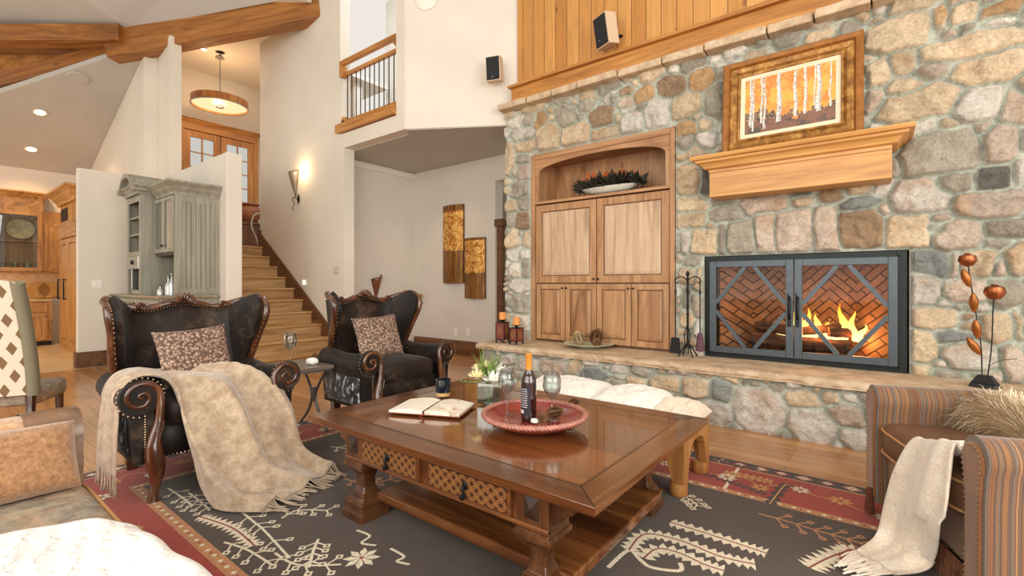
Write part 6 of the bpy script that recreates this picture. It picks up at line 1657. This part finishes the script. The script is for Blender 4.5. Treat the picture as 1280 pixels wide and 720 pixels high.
for s_ in (-1,1):
    # arm section: tall panel with a rounded head
    cx, cz, r_ = hw, .615, .078
    sec = [(hw-.058,.07),(hw-.052,.46)]+[(cx+r_*math.cos(a)*1.0, cz+r_*math.sin(a)) for a in np.linspace(R(212), R(-32), 16)]+[(hw+.055,.46),(hw+.05,.07)]
    def A(u, v, s_=s_, sec=sec):
        i = min(int(round(v*(len(sec)-1))), len(sec)-1); x, z = sec[i]; y = -.42+.92*u
        return (s_*x, y, z)
    n = len(sec); mb = MB(); mb.sheet(A, 16, n)
    for u in (0, 1):
        ring = [A(u, i/(n-1)) for i in range(n)]; mb.add(ring, [tuple(range(n)) if (u == 0) == (s_ > 0) else tuple(range(n))[::-1]])
    if s_ > 0: mb.f = mb.f
    arm = mb.build('arm', M['stripe'], CC_, smooth=50, bevel=.0)
    k_ = .80; ring = [((x-hw)*k_*s_+s_*hw, .40+(z-.40)*.92) for x, z in sec]
    mb = MB(); mb.prism([(x,z) for x, z in ring], -.434, -.420, 'xz'); mb.build('front_panel', M['suede'], arm, bevel=.005)
    nh = MB(); dense = []
    for (xa, za_), (xb, zb_) in zip(ring[:-1], ring[1:]):
        L = math.hypot(xb-xa, zb_-za_); m_ = max(1, int(L/.019))
        for j_ in range(m_): dense.append((xa+(xb-xa)*j_/m_, za_+(zb_-za_)*j_/m_))
    for x, z in dense: nail(nh, ((x-s_*hw)*.9+s_*hw, -.435, .4+(z-.4)*.975), (0,-1,0), .0062)
    nh.build('nailhead_trim', M['brass'], arm)
    mb = MB()
    for k in range(18):
        a = 2*PI*k/18; mb.tube(catmull([(s_*(hw-.03),-.44,.14),(s_*(hw-.03)+.018*math.cos(a),-.445+.012*math.sin(a),.10),(s_*(hw-.03)+.026*math.cos(a),-.445+.018*math.sin(a),.01)],5), .004, 4)
    mb.lathe([(.012,.10),(.02,.12),(.012,.14)], (s_*(hw-.03),-.445,0), 10); mb.build('tassel', plain('dark_tassel', (96,52,34), .9, noise=.3, nscale=60), CC_, smooth=60)
MB().box(-hw+.05, hw-.05, -.37, .48, .14, .34).build('seat_base', M['stripe'], CC_, bevel=.02)
MB().puff((0,-.03,.43), hw-.055, .40, .095, (.3,.22), 14, 40).build('seat_cushion', M['leather'], CC_, smooth='all')
mb = MB()
for zz in (.375,.485):
    mb.tube([((hw-.06)*math.copysign(abs(math.cos(a))**.22,math.cos(a)), -.03+.402*math.copysign(abs(math.sin(a))**.22,math.sin(a)), zz) for a in np.linspace(0,2*PI,120)], .006, 6)
mb.build('cushion_piping', plain('piping_cord', (186,140,92), .7), CC_, smooth=60)
def BK_(u, v): x = -hw+.07+(2*hw-.14)*v; z = .3+.62*u; return (x, .36+.14*u-.05*math.sin(PI*u)*math.sin(PI*v), z)
mb = MB(); mb.sheet(BK_, 14, 14, .16, (0,-1,0)); mb.build('backrest', M['stripe'], CC_, smooth=60)
nh = MB()
for k in range(40): nail(nh, (-hw+.08+.0187*k, -.372, .155), (0,-1,0), .0062)
nh.build('apron_nailheads', M['brass'], CC_)
mb = MB()
for k in range(150):
    x = -hw+.06+(2*hw-.12)*k/149; mb.tube([(x,-.375,.14),(x+rnd.uniform(-.006,.006),-.38+rnd.uniform(-.008,.004),.012)], .0035, 4)
mb.build('bullion_fringe', plain('brown_fringe', (112,70,44), .9, noise=.3, nscale=40), CC_)
for s_ in (-1,1):
    for y in (-.30,.42): MB().frus(s_*.36-.03, s_*.36+.03, y-.03, y+.03, 0, .139, -.006).build('leg', M['carved'], CC_)
# long-haired cushion in the chair
fur = thing('fur_cushion', 'shaggy cream and brown fur cushion on the striped armchair', 'cushion', at_d(1262,530,2.22))
rf_ = Matrix.Rotation(R(-45), 3, 'Z') @ Matrix.Rotation(R(-28), 3, 'X')
mb = MB(); mb.puff((0,0,0), .28, .08, .10, (.8,.6), 12, 20, M=rf_); mb.build('cushion_body', plain('fur_base', (150,124,92), .95), fur, smooth='all')
r5 = random.Random(8); mbs = [MB(), MB()]
for k in range(4200):
    th_ = r5.uniform(0, 2*PI); ph_ = math.asin(r5.uniform(-1,1))
    q = Vector((.28*math.cos(ph_)*math.cos(th_), .08*math.cos(ph_)*math.sin(th_), .10*math.sin(ph_))); nrm = Vector((q.x/.28**2, q.y/.08**2, q.z/.10**2)).normalized()
    sweep = Vector((-.9+.6*math.sin(k), -.15, .1+.8*math.sin(q.x*12+q.z*9)))
    p0 = rf_ @ q; d = rf_ @ (nrm*.35+sweep*.8+Vector((r5.uniform(-.3,.3),r5.uniform(-.3,.3),r5.uniform(-.3,.3)))).normalized(); L = r5.uniform(.05,.11); s_ = d.cross(Vector((0,0,1))).normalized()*.0016
    m_ = p0+d*L*.55+rf_ @ nrm*.012; e_ = p0+d*L+Vector((0,0,-.018))
    mbs[k % 3 == 0].add([p0-s_,p0+s_,m_+s_*.8,m_-s_*.8,e_], [(0,1,2,3),(3,2,4)])
mbs[0].build('light_fur', plain('cream_fur', (236,220,190), .7), fur); mbs[1].build('dark_fur', plain('tan_fur', (176,146,106), .7), fur)
# white throw
M['whitethrow'] = weave('ivory_knit_throw', (232,214,190), (244,232,214), 90, .5)
CMI = Matrix.Translation((.524,2.94,.0105)) @ Matrix.Rotation(R(-70.7), 4, 'Z')
def on_front(px, py, yl):
    p0 = CMI @ Vector((0,yl,0)); n_ = (CMI.to_3x3() @ Vector((0,1,0))); r_ = ray(px, py); o_ = Vector((0,0,CAMZ)); t_ = (p0-o_).dot(n_)/r_.dot(n_); return o_+r_*t_
front = [on_front(px, py, -.452) for px, py in ((1142,549),(1168,549),(1194,553))]
xl = [(CMI.inverted() @ p).x for p in front]
rows = [[tuple(CMI @ Vector((xl[k],.25,z))) for k, z in enumerate((.60,.61,.66))],
        [tuple(CMI @ Vector((xl[k],-.10,z))) for k, z in enumerate((.585,.59,.64))],
        [tuple(CMI @ Vector((xl[k],-.38,z))) for k, z in enumerate((.56,.565,.60))],
        [tuple(p) for p in front],
        [tuple(on_front(px, py, -.485)) for px, py in ((1122,583),(1152,588),(1184,596))],
        [tuple(on_front(px, py, -.50)) for px, py in ((1109,625),(1140,638),(1176,648))],
        [tuple(on_z(1096,668,.06)),tuple(on_z(1128,685,.07)),tuple(on_z(1165,705,.08))],
        [tuple(on_z(1070,688,.03)),tuple(on_z(1092,702,.03)),tuple(on_z(1120,716,.03))]]
fold = lambda u, v: (.012*math.sin(v*9+u*3)+.006*math.sin(v*21))*min(1,max(.2,(u-.3)*3))
mb, F = cloth('throw', rows, 70, 44, M['whitethrow'], fold, .008)
tw = thing('throw_blanket', 'ivory throw falling from the striped armchair seat to the rug', 'blanket', (.1, 2.7, .02)); mb.build('cloth', M['whitethrow'], tw, smooth='all', w=True)
mb = MB()
for k in range(44):
    v = k/43; p = F(1, v); d = (F(1,v)-F(.96,v)); d.z = 0; d.normalize(); L = rnd.uniform(.10,.16); e_ = p+(d+Vector((rnd.uniform(-.25,.25),rnd.uniform(-.25,.25),0)))*L; e_.z = .022; m_ = (p+e_)/2; m_.z = .03
    mb.tube(catmull([p,m_,e_],6), .004, 5)
mb.build('fringe', M['whitethrow'], tw, w=True, smooth='all')

# ================================================================== SOFA (lower left)
def tapestry():
    t = NT('faded_tapestry'); v = t.coord(); n = t.noise(v, 3.2, 5, .65, 1.5); n2 = t.noise(v, 16, 4, .7, .5); n3 = t.noise(v, 120, 2)
    c = t.ramp(n, [(.32, (176,138,104)), (.45, (150,132,110)), (.55, (128,126,116)), (.68, (160,146,126))]); c = t.mix(c, t.ramp(n2, [(.4, (120,92,72)), (.6, (196,180,154))]), .4)
    t.col(t.mix(c, t.ramp(n3, [(.3, .8), (.7, 1.1)]), .7, 'MULTIPLY')).set(rough=.8).bump(n3, .3, .003); return t.m
M['tapestry'] = tapestry(); M['tapestry2'] = fabric('tan_chenille', (176,136,98), (206,172,134), 40, .9, .3, .3)
sf = thing('sofa', 'faded tapestry sofa with a leather-trimmed arm in the lower left corner', 'sofa', (-1.7, -.1, .0))
MB().box(-2.66, -.75, -.62, .41, .10, .30).build('seat_frame', M['tapestry'], sf, w=True, bevel=.02)
MB().puff((-1.70,-.09,.365), .965, .545, .088, (.25,.12), 14, 60).build('seat_cushion', M['tapestry'], sf, w=True, smooth='all')
mb = MB(); mb.tube([(-1.70+.968*math.copysign(abs(math.cos(a))**.12,math.cos(a)), -.09+.548*math.copysign(abs(math.sin(a))**.12,math.sin(a)), .425) for a in np.linspace(0,2*PI,160)], .007, 6); mb.build('cushion_piping', plain('tan_piping', (170,124,76), .7), sf, w=True, smooth=60)
def armf(u, v):
    sec = [(-2.68,.12),(-2.68,.60),(-2.69,.66),(-2.73,.695),(-2.80,.70),(-2.88,.69),(-2.92,.65),(-2.93,.5),(-2.93,.12)]
    x, z = sec[min(int(round(v*8)),8)]; return (x, -.60+1.065*u, z)
mb = MB(); mb.sheet(armf, 4, 9)
for u, rv in ((0,1),(1,0)):
    ring = [armf(u, i/8) for i in range(9)]; mb.add(ring, [tuple(range(9))[::-1] if rv else tuple(range(9))])
arm = mb.build('arm', M['tapestry2'], sf, w=True, smooth=50)
def lea(u, v):
    x, y, z = armf(.84+.165*u, v); c = (-2.805, .4); return (c[0]+(x-c[0])*1.04+.0, y, c[1]+(z-c[1])*1.03)
mb = MB(); mb.sheet(lea, 3, 9); ring = [lea(1, i/8) for i in range(9)]; mb.add(ring, [tuple(range(9))])
mb.build('leather_cap', plain('shiny_brown_leather', (122,94,72), .28, noise=.5, nscale=9, bump=.6), arm, w=True, smooth=50, label='shiny brown leather end of the arm')
mb = MB(); mb.box(-2.9,-.75,-.95,-.62,.1,.78); mb.build('backrest', M['tapestry2'], sf, w=True, bevel=.04)
for x in (-2.82,-.85):
    for y in (-.85,.35): MB().frus(x-.03,x+.03,y-.03,y+.03,0,.12,-.004).build('foot', M['carved'], sf, w=True)
M['chenille'] = fabric('rust_brown_chenille', (132,92,56), (178,134,92), 55, .9, .5, .8, 5)
pillow('throw_pillow', (-2.545, .16, .575), Matrix.Rotation(R(90), 3, 'Z') @ Matrix.Rotation(R(-30), 3, 'X'), .27, .135, .075, M['chenille'], 'rust-brown chenille lumbar cushion leaning on the sofa arm', .004, 5, .02)
def knit():
    t = NT('white_cable_knit'); tc = t.n.new('ShaderNodeTexCoord'); mp = t.n.new('ShaderNodeMapping'); mp.inputs['Rotation'].default_value = (0,0,R(12)); t.link(tc.outputs['Object'], mp.inputs[0])
    w_ = t.n.new('ShaderNodeTexWave'); w_.wave_type = 'BANDS'; w_.bands_direction = 'Y'; w_.inputs['Scale'].default_value = 5; w_.inputs['Distortion'].default_value = 5.0; w_.inputs['Detail Scale'].default_value = 4; w_.inputs['Detail'].default_value = 4; t.link(mp.outputs[0], w_.inputs[0])
    n = t.noise(mp.outputs[0], 60, 4, .7); h = t.math('ADD', w_.outputs['Fac'], t.math('MULTIPLY', n, .7))
    t.col(t.ramp(h, [(.1, (232,227,216)), (.5, (246,243,238))])).set(rough=1, sheen=.3).bump(h, .8, .007); return t.m
rows = [[(-2.12,.10,.47),(-2.10,.28,.47),(-1.99,.40,.47),(-1.92,.466,.45),(-1.88,.505,.30)],
        [(-1.86,-.15,.495),(-1.80,.16,.50),(-1.72,.36,.50),(-1.66,.475,.475),(-1.64,.52,.30)],
        [(-1.60,-.30,.50),(-1.50,.06,.51),(-1.44,.33,.505),(-1.40,.48,.48),(-1.38,.525,.28)],
        [(-1.25,-.40,.50),(-1.15,.0,.51),(-1.10,.32,.505),(-1.06,.48,.48),(-1.05,.525,.26)],
        [(-.85,-.45,.49),(-.82,-.02,.50),(-.80,.32,.50),(-.78,.48,.47),(-.78,.525,.26)]]
mb, F = cloth('knit', rows, 60, 60, None, lambda u, v: .005*math.sin(u*22+v*5)+.006*math.sin(v*17-u*9)+.008, .02)
tag(mb.build('knit_blanket', knit(), smooth='all'), 'thick white cable-knit blanket spread over the sofa seat', 'blanket')

# ================================================================== DINING CHAIR (left edge)
def diamond_mat():
    t = NT('harlequin_fabric'); tc = t.n.new('ShaderNodeTexCoord'); s_ = t.n.new('ShaderNodeSeparateXYZ'); t.link(tc.outputs['Object'], s_.inputs[0])
    a = t.math('MULTIPLY', s_.outputs['X'], 17.0); b = t.math('MULTIPLY', s_.outputs['Z'], 10.0)
    f1 = t.math('FLOOR', t.math('ADD', a, b)); f2 = t.math('FLOOR', t.math('SUBTRACT', a, b)); m_ = t.math('MODULO', t.math('ABSOLUTE', t.math('ADD', t.math('MULTIPLY', f1, 1.0), t.math('MULTIPLY', f2, 1.0))), 2.0)
    h = t.math('MODULO', t.math('ABSOLUTE', f1), 2.0); k = t.math('MULTIPLY', h, t.math('MODULO', t.math('ABSOLUTE', f2), 2.0))
    t.col(t.mix((214,204,184), (122,94,64), k)).set(rough=.8); return t.m
dc = thing('dining_chair', 'high-backed dining chair in diamond-patterned fabric at the left edge', 'dining chair', (-5.15,.50,0), R(-118))
def DB(u, v):
    x = -.23+.46*v; z = .46+.80*u; return (x, .22+.22*u**1.5+.02*math.cos(x*6), z+.03*math.sin(PI*v)*u)
mb = MB(); mb.sheet(DB, 14, 12, .07, (0,-1,0)); mb.build('backrest', diamond_mat(), dc, smooth=60)
mb = MB()
for s_ in (-1,1): mb.tube(catmull([(s_*.235,.285+.22*u**1.5,.46+.80*u) for u in (0,.35,.7,1)], 12), .04, 8)
mb.build('side_band', plain('grey_olive_band', (124,118,96), .8), dc, smooth=60)
MB().puff((0,-.02,.43), .25, .26, .07, .35).build('seat', M['tapestry'], dc, smooth='all')
for s_ in (-1,1):
    MB().tube(catmull([(s_*.2,.24,.46),(s_*.21,.27,.3),(s_*.22,.36,.0)], 8), [.03,.03,.028,.026,.024,.022,.02,.02], 8).build('leg', M['carved'], dc, smooth=60)
    MB().tube([(s_*.2,-.2,.40),(s_*.2,-.22,.0)], [.03,.02], 8).build('leg', M['carved'], dc, smooth=60)
# ================================================================== ON THE COFFEE TABLE
TZ = TT+.0105+.001
# open book
c = on_z(541, 511, TZ)
bk = thing('open_book', 'open book with pale pages lying on the coffee table', 'book', (c.x, c.y, TZ), R(24))
def page(s_):
    def F(u, v): return (s_*(.005+.205*u), -.135+.27*v, .010+.020*math.sin(PI*min(1,u*.9+.1))*(1-u*.55)+.004)
    return F
for s_, nm in ((-1,'left_pages'),(1,'right_pages')):
    mb = MB(); F = page(s_); mb.sheet(F, 14, 4)
    mb.sheet(lambda u, v: (F(u,v)[0], F(u,v)[1], .004), 14, 4)
    mb.sheet(lambda u, v: (F(1,u)[0], F(1,u)[1], .004+(F(1,u)[2]-.004)*v), 4, 3); mb.sheet(lambda u, v: (F(u,0)[0], F(u,0)[1], .004+(F(u,0)[2]-.004)*v), 14, 3); mb.sheet(lambda u, v: (F(u,1)[0], F(u,1)[1], .004+(F(u,1)[2]-.004)*v), 14, 3)
    t = NT(nm); v = t.coord(); n = t.noise(v, 16, 4, .7, 1.0)
    t.col(t.ramp(n, [(.48, (236,226,208)), (.60, (214,196,170)), (.68, (130,108,90))] if s_ > 0 else [(.3, (226,214,194)), (.7, (238,230,214))])).set(rough=.6)
    pg = mb.build(nm, t.m, bk, smooth=60)
MB().box(-.218, .218, -.142, .142, 0, .004).build('cover', plain('red_brown_cover', (128,62,44), .5), bk)
mb = MB(); mb.tube(catmull([(0,-.12,.02),(.01,-.15,.012),(.0,-.18,.002),(.03,-.2,.002)], 8), .003, 5); mb.build('ribbon', plain('red_ribbon', (140,40,34), .6), bk)
# dark glass candle cup
c = on_z(554, 494, TZ)
cu = thing('candle_cup', 'dark blue-black glass candle cup with an amber base behind the open book', 'candle', (c.x, c.y, TZ))
MB().lathe([(0,.022),(.048,.022),(.050,.05),(.050,.105),(.046,.105),(.045,.03),(0,.028)], seg=32).build('cup', plain('dark_blue_glass', (16,28,38), .08, coat=1), cu, smooth=40)
MB().lathe([(0,0),(.046,0),(.047,.022),(0,.022)], seg=32).build('base', plain('amber_glass', (206,168,110), .2), cu, smooth=40)
MB().lathe([(0,0),(.044,0),(.044,.045),(0,.045)], (0,0,.03), 24).build('wax', plain('dark_wax', (60,60,62), .5), cu, smooth=40)
# flowers in a square vase
c = on_z(611, 503, TZ)
vs_ = thing('flower_vase', 'square clear glass vase of cream and white roses on the coffee table', 'vase', (c.x, c.y, TZ), R(15))
mb = MB(); h_ = .052
for a in range(4):
    mb.M = Matrix.Rotation(PI/2*a, 4, 'Z'); mb.box(-h_, h_, h_-.005, h_, 0, .125)
mb.M = None; mb.box(-h_, h_, -h_, h_, 0, .01); mb.build('glass_vase', glassmat('vase_glass', (240,245,243), 1.0, .08), vs_)
MB().box(-h_+.006, h_-.006, -h_+.006, h_-.006, .011, .08).build('water', glassmat('vase_water', (236,242,238), .6, .05), vs_)
def rose(parent, c, r, m, seed):
    r6 = random.Random(seed); mb = MB()
    for ring, (n_, rr, tilt, h) in enumerate(((3,.25,.15,.9),(5,.5,.35,.95),(6,.8,.7,.8),(7,1.0,1.05,.6))):
        for k in range(n_):
            a = 2*PI*k/n_+ring*.7+r6.random()*.4
            def F(u, v, a=a, rr=rr, tilt=tilt, h=h):
                w_ = (v-.5)*1.5*math.sin(PI*(.25+.65*u)); rad = r*rr*(.25+.75*u**(.6+tilt)); z = r*h*u*(1.2-tilt*.5)-.3*r
                b = a+w_*.75; return (c[0]+rad*math.cos(b), c[1]+rad*math.sin(b), c[2]+z+.05*r*math.sin(v*PI))
            mb.sheet(F, 7, 7, .0012)
    return mb.build('rose', m, parent, smooth='all')
FS = 1.4
M['cream_petal'] = plain('cream_petal', (246,234,186), .6, noise=.04, nscale=20); M['white_petal'] = plain('white_petal', (246,244,236), .6)
M['green_leaf'] = plain('green_leaf', (112,138,64), .5, noise=.3, nscale=14)
for c_, r_, m_ in (((-.05,-.03,.16),.048,'cream_petal'),((.05,-.04,.15),.055,'white_petal'),((-.03,.03,.20),.036,'cream_petal'),((.04,.03,.19),.045,'white_petal'),((.08,.0,.13),.042,'white_petal'),((-.08,.02,.19),.028,'cream_petal')): rose(vs_, (c_[0]*1.15, c_[1]*1.15, .13+(c_[2]-.13)*1.2), r_*1.3, M[m_], int(r_*1e4))
mb = MB(); r7 = random.Random(4)
for k in range(46):
    a = r7.uniform(0,2*PI); sp_ = r7.uniform(.1,.7); L = r7.uniform(.10,.18); b = Vector((.0+.02*math.cos(a),.02*math.sin(a),.14)); d = Vector((math.cos(a)*sp_,math.sin(a)*sp_,1)).normalized(); s_ = d.cross(Vector((0,0,1))).normalized()*.004
    mb.add([b-s_,b+s_,b+d*L*.6+s_*1.3,b+d*L*1.15,b+d*L*.6-s_*1.3], [(0,1,2,3,4)])
for k in range(5): a = k*1.3; mb.tube([(.02*math.cos(a),.02*math.sin(a),.012),(-.02*math.cos(a),-.02*math.sin(a),.14)], .003, 5)
mb.tube(catmull([(-.04,-.02,.13),(-.10,-.02,.12),(-.16,-.01,.115),(-.20,0,.12)],8), .003, 5)
for k in range(7): b = Vector((-.09-.016*k,-.015,.118)); d = Vector((-.3,.8*(-1)**k,.3)).normalized()*.03; mb.add([b,b+d*.5+Vector((.006,0,0)),b+d,b+d*.5-Vector((.006,0,0))], [(0,1,2,3)])
mb.build('foliage', M['green_leaf'], vs_, sol=.001)
# red bowl with fluted rim
c = on_z(668, 531, TZ)
rr = .275
bw = thing('red_bowl', 'wide shallow red ceramic bowl with a braided rim on the coffee table', 'bowl', (c.x, c.y, TZ), R(40))
M['redglaze'] = (lambda t: (t.col(t.ramp(t.noise(t.coord(), 5, 4, .6), [(.3, (122,42,38)), (.7, (154,66,56))])).set(rough=.22, coat=.5), t.m)[1])(NT('red_glaze'))
MB().lathe([(0,.0),(.16,.0),(.165,.008),(.22,.022),(.262,.045),(.268,.058),(.258,.06),(.245,.05),(.2,.024),(.15,.014),(0,.012)], seg=56).build('bowl_body', M['redglaze'], bw, smooth=60)
mb = MB(); N = 240; ring = []
for k in range(N+1):
    a = 2*PI*k/N; ring.append((math.cos(a)*(.262+.006*math.sin(a*44)), math.sin(a)*(.262+.006*math.sin(a*44)), .060+.006*math.cos(a*44)))
mb.tube(ring, .010, 6); mb.tube([(math.cos(2*PI*k/N)*(.262-.006*math.sin(2*PI*k/N*44)), math.sin(2*PI*k/N)*(.262-.006*math.sin(2*PI*k/N*44)), .060-.006*math.cos(2*PI*k/N*44)) for k in range(N+1)], .009, 6)
mb.build('braided_rim', plain('rim_glaze', (164,106,90), .3, noise=.25, nscale=40, coat=.5), bw, smooth='all', label='paler brown braided rim')
bz_ = TZ+.0145
def on_bowl(px, py): q = on_z(px, py, bz_+.004); return q
# bottle
c = on_bowl(661, 524)
bo = thing('wine_bottle', 'dark red wine bottle with an orange capsule standing in the red bowl', 'bottle', (c.x, c.y, bz_), R(-20))
bo.scale = (1.08,1.08,1.16)
MB().lathe([(0,.004),(.033,.0),(.0365,.006),(.0375,.02),(.0375,.165),(.036,.185),(.028,.205),(.0165,.222),(.0145,.235),(.0145,.29),(0,.29)], seg=36).build('bottle_body', plain('dark_red_glass', (42,14,16), .07, coat=1), bo, smooth=50)
MB().lathe([(.0155,.228),(.0155,.292),(.0165,.293),(.0165,.300),(.014,.302),(0,.302)], seg=28).build('capsule', plain('orange_capsule', (224,142,58), .35, .1), bo, smooth=50)
F = lambda u, v: (.0382*math.sin(R(-70)+R(140)*v), -.0382*math.cos(R(-70)+R(140)*v), .03+.125*u)
lb = MB(); lb.sheet(F, 3, 24); lb = lb.build('back_label', plain('navy_label', (34,30,44), .5), bo, smooth='all')
mb = MB(); r8 = random.Random(2)
def on_label(v0, v1, z0, z1): mb.sheet(lambda u, v: (.0386*math.sin(R(-70)+R(140)*(v0+(v1-v0)*v)), -.0386*math.cos(R(-70)+R(140)*(v0+(v1-v0)*v)), z0+(z1-z0)*u), 2, 6)
for k in range(9):
    z = .145-.010*k; x = .2
    while x < .8:
        L = r8.uniform(.03,.09); on_label(x, min(.84,x+L), z-.0016, z+.0016); x += L+.02
on_label(.3,.62,.036,.052)
mb.build('small_print', plain('label_print', (206,204,200), .5), lb)
for px, py, lab in ((634,518,'left wine glass, standing in the red bowl beside the flowers'),(690,524,'right wine glass, standing in the red bowl right of the bottle')):
    c = on_bowl(px, py); goblet((c.x, c.y, bz_), .25, .05, M['glass'], lab, 'glass', 'wine glasses in the red bowl')
for px, py, s_, lab in ((684,522,1,'large pine cone right of the wine bottle in the red bowl'),(676,526,.8,'pine cone in front of the wine bottle in the red bowl'),(710,508,.75,'small pine cone near the far rim of the red bowl')):
    c = on_bowl(px, py); cone('pine_cone', (c.x, c.y, bz_+.028*s_), .085*s_, .032*s_, M['cone'], (R(75),0,R(px*7%180)), lab, 'pine cone')
c = on_bowl(668, 528); o = MB().puff((0,0,.012), .022, .018, .012, .8, 8, 12, fn=lambda q: q*(1+.2*math.sin(q.x*300)*math.cos(q.y*260))).build('white_blossom', M['white_petal'], smooth='all'); o.location = (c.x, c.y, bz_); tag(o, 'small white dried blossom at the foot of the wine bottle', 'flower')
# row of light catch on the far end: small dark box on the lower shelf is left out
# ================================================================== CAMERA, LIGHT
cam = bpy.data.cameras.new('camera'); co = bpy.data.objects.new('camera', cam); COL.objects.link(co)
co.location = (0,0,CAMZ); co.rotation_euler = (R(90), 0, math.atan2(CS, CC))
cam.sensor_width = 36; cam.lens = FPX/1280*36; cam.shift_y = -5/1280; cam.clip_start = .05
SC.camera = co
def area(name, loc, aim, sx, sy, e, c=(255,250,242)):
    l = bpy.data.lights.new(name, 'AREA'); l.shape = 'RECTANGLE'; l.size = sx; l.size_y = sy; l.energy = e; l.color = lin(c)[:3]
    o = bpy.data.objects.new(name, l); COL.objects.link(o); o.location = loc
    o.rotation_euler = (Vector(aim)-Vector(loc)).to_track_quat('-Z', 'Y').to_euler(); return o
def point(name, loc, e, c=(255,214,160), r=.05):
    l = bpy.data.lights.new(name, 'POINT'); l.energy = e; l.color = lin(c)[:3]; l.shadow_soft_size = r
    o = bpy.data.objects.new(name, l); COL.objects.link(o); o.location = loc; return o
def spot(name, loc, aim, e, ang=90, c=(255,214,160), blend=.6, r=.05):
    l = bpy.data.lights.new(name, 'SPOT'); l.energy = e; l.color = lin(c)[:3]; l.shadow_soft_size = r; l.spot_size = R(ang); l.spot_blend = blend
    o = bpy.data.objects.new(name, l); COL.objects.link(o); o.location = loc
    o.rotation_euler = (Vector(aim)-Vector(loc)).to_track_quat('-Z', 'Y').to_euler(); return o
area('assumed_daylight_behind', (-1.0,-3.4,2.6), (-2.5,4,1.2), 6, 3.6, 330)  # assumed daylight from behind the camera, a bare area light without a window
area('assumed_daylight_right', (4.0,.6,2.6), (-3,2.5,1.0), 4.2, 3.6, 300)  # area light for daylight assumed from the right
area('assumed_daylight_landing', (-6.4,5.4,7.9), (-6.5,7.3,5.0), 2.4, 1.2, 190, (225,236,255))  # added to brighten the landing wall as assumed daylight, no window there
area('fill_kitchen', (-11.5,-3.0,1.8), (-12,2,1.2), 3, 1.8, 60, (255,240,215))  # added fill light for the kitchen, no window built behind it
point('pendant_bulb', (-10.6,3.94,4.9), 70, (255,205,150), .15)
spot('downlight_alcove', (on_z(527,190,3.40).x, on_z(527,190,3.40).y, 3.38), (-5.9,5.3,0), 22, 110)
for px, py in ((50,140),(39,186)):
    r_ = ray(px, py); t_ = (3.63+.38*13.9-CAMZ)/(r_.z-.38*r_.x); p = Vector((r_.x*t_, r_.y*t_, CAMZ+r_.z*t_))
    spot('downlight_kitchen', p-Vector((0,0,.06)), p-Vector((0,0,3)), 60, 120)
point('sconce_bulb', on_y(372, 212, 4.16), 7, (255,214,160), .03)
point('fire_glow', (-.45,5.25,.85), 15, (255,176,100), .12)
point('fire_glow', (-.15,5.3,.75), 7, (255,170,95), .1)
wd = bpy.data.worlds.new('world'); SC.world = wd; wd.use_nodes = True
bg = wd.node_tree.nodes['Background']; bg.inputs[0].default_value = lin((255,248,238)); bg.inputs[1].default_value = .8
SC.view_settings.view_transform = 'Standard'; SC.view_settings.look = 'None'; SC.view_settings.gamma = 1; SC.view_settings.use_curve_mapping = False
SC.view_settings.exposure = 0.12
cy = SC.cycles; cy.use_denoising = True; cy.max_bounces = 8; cy.diffuse_bounces = 4; cy.glossy_bounces = 4; cy.transparent_max_bounces = 12; cy.transmission_bounces = 6
cy.sample_clamp_indirect = 6; cy.caustics_reflective = False; cy.caustics_refractive = False
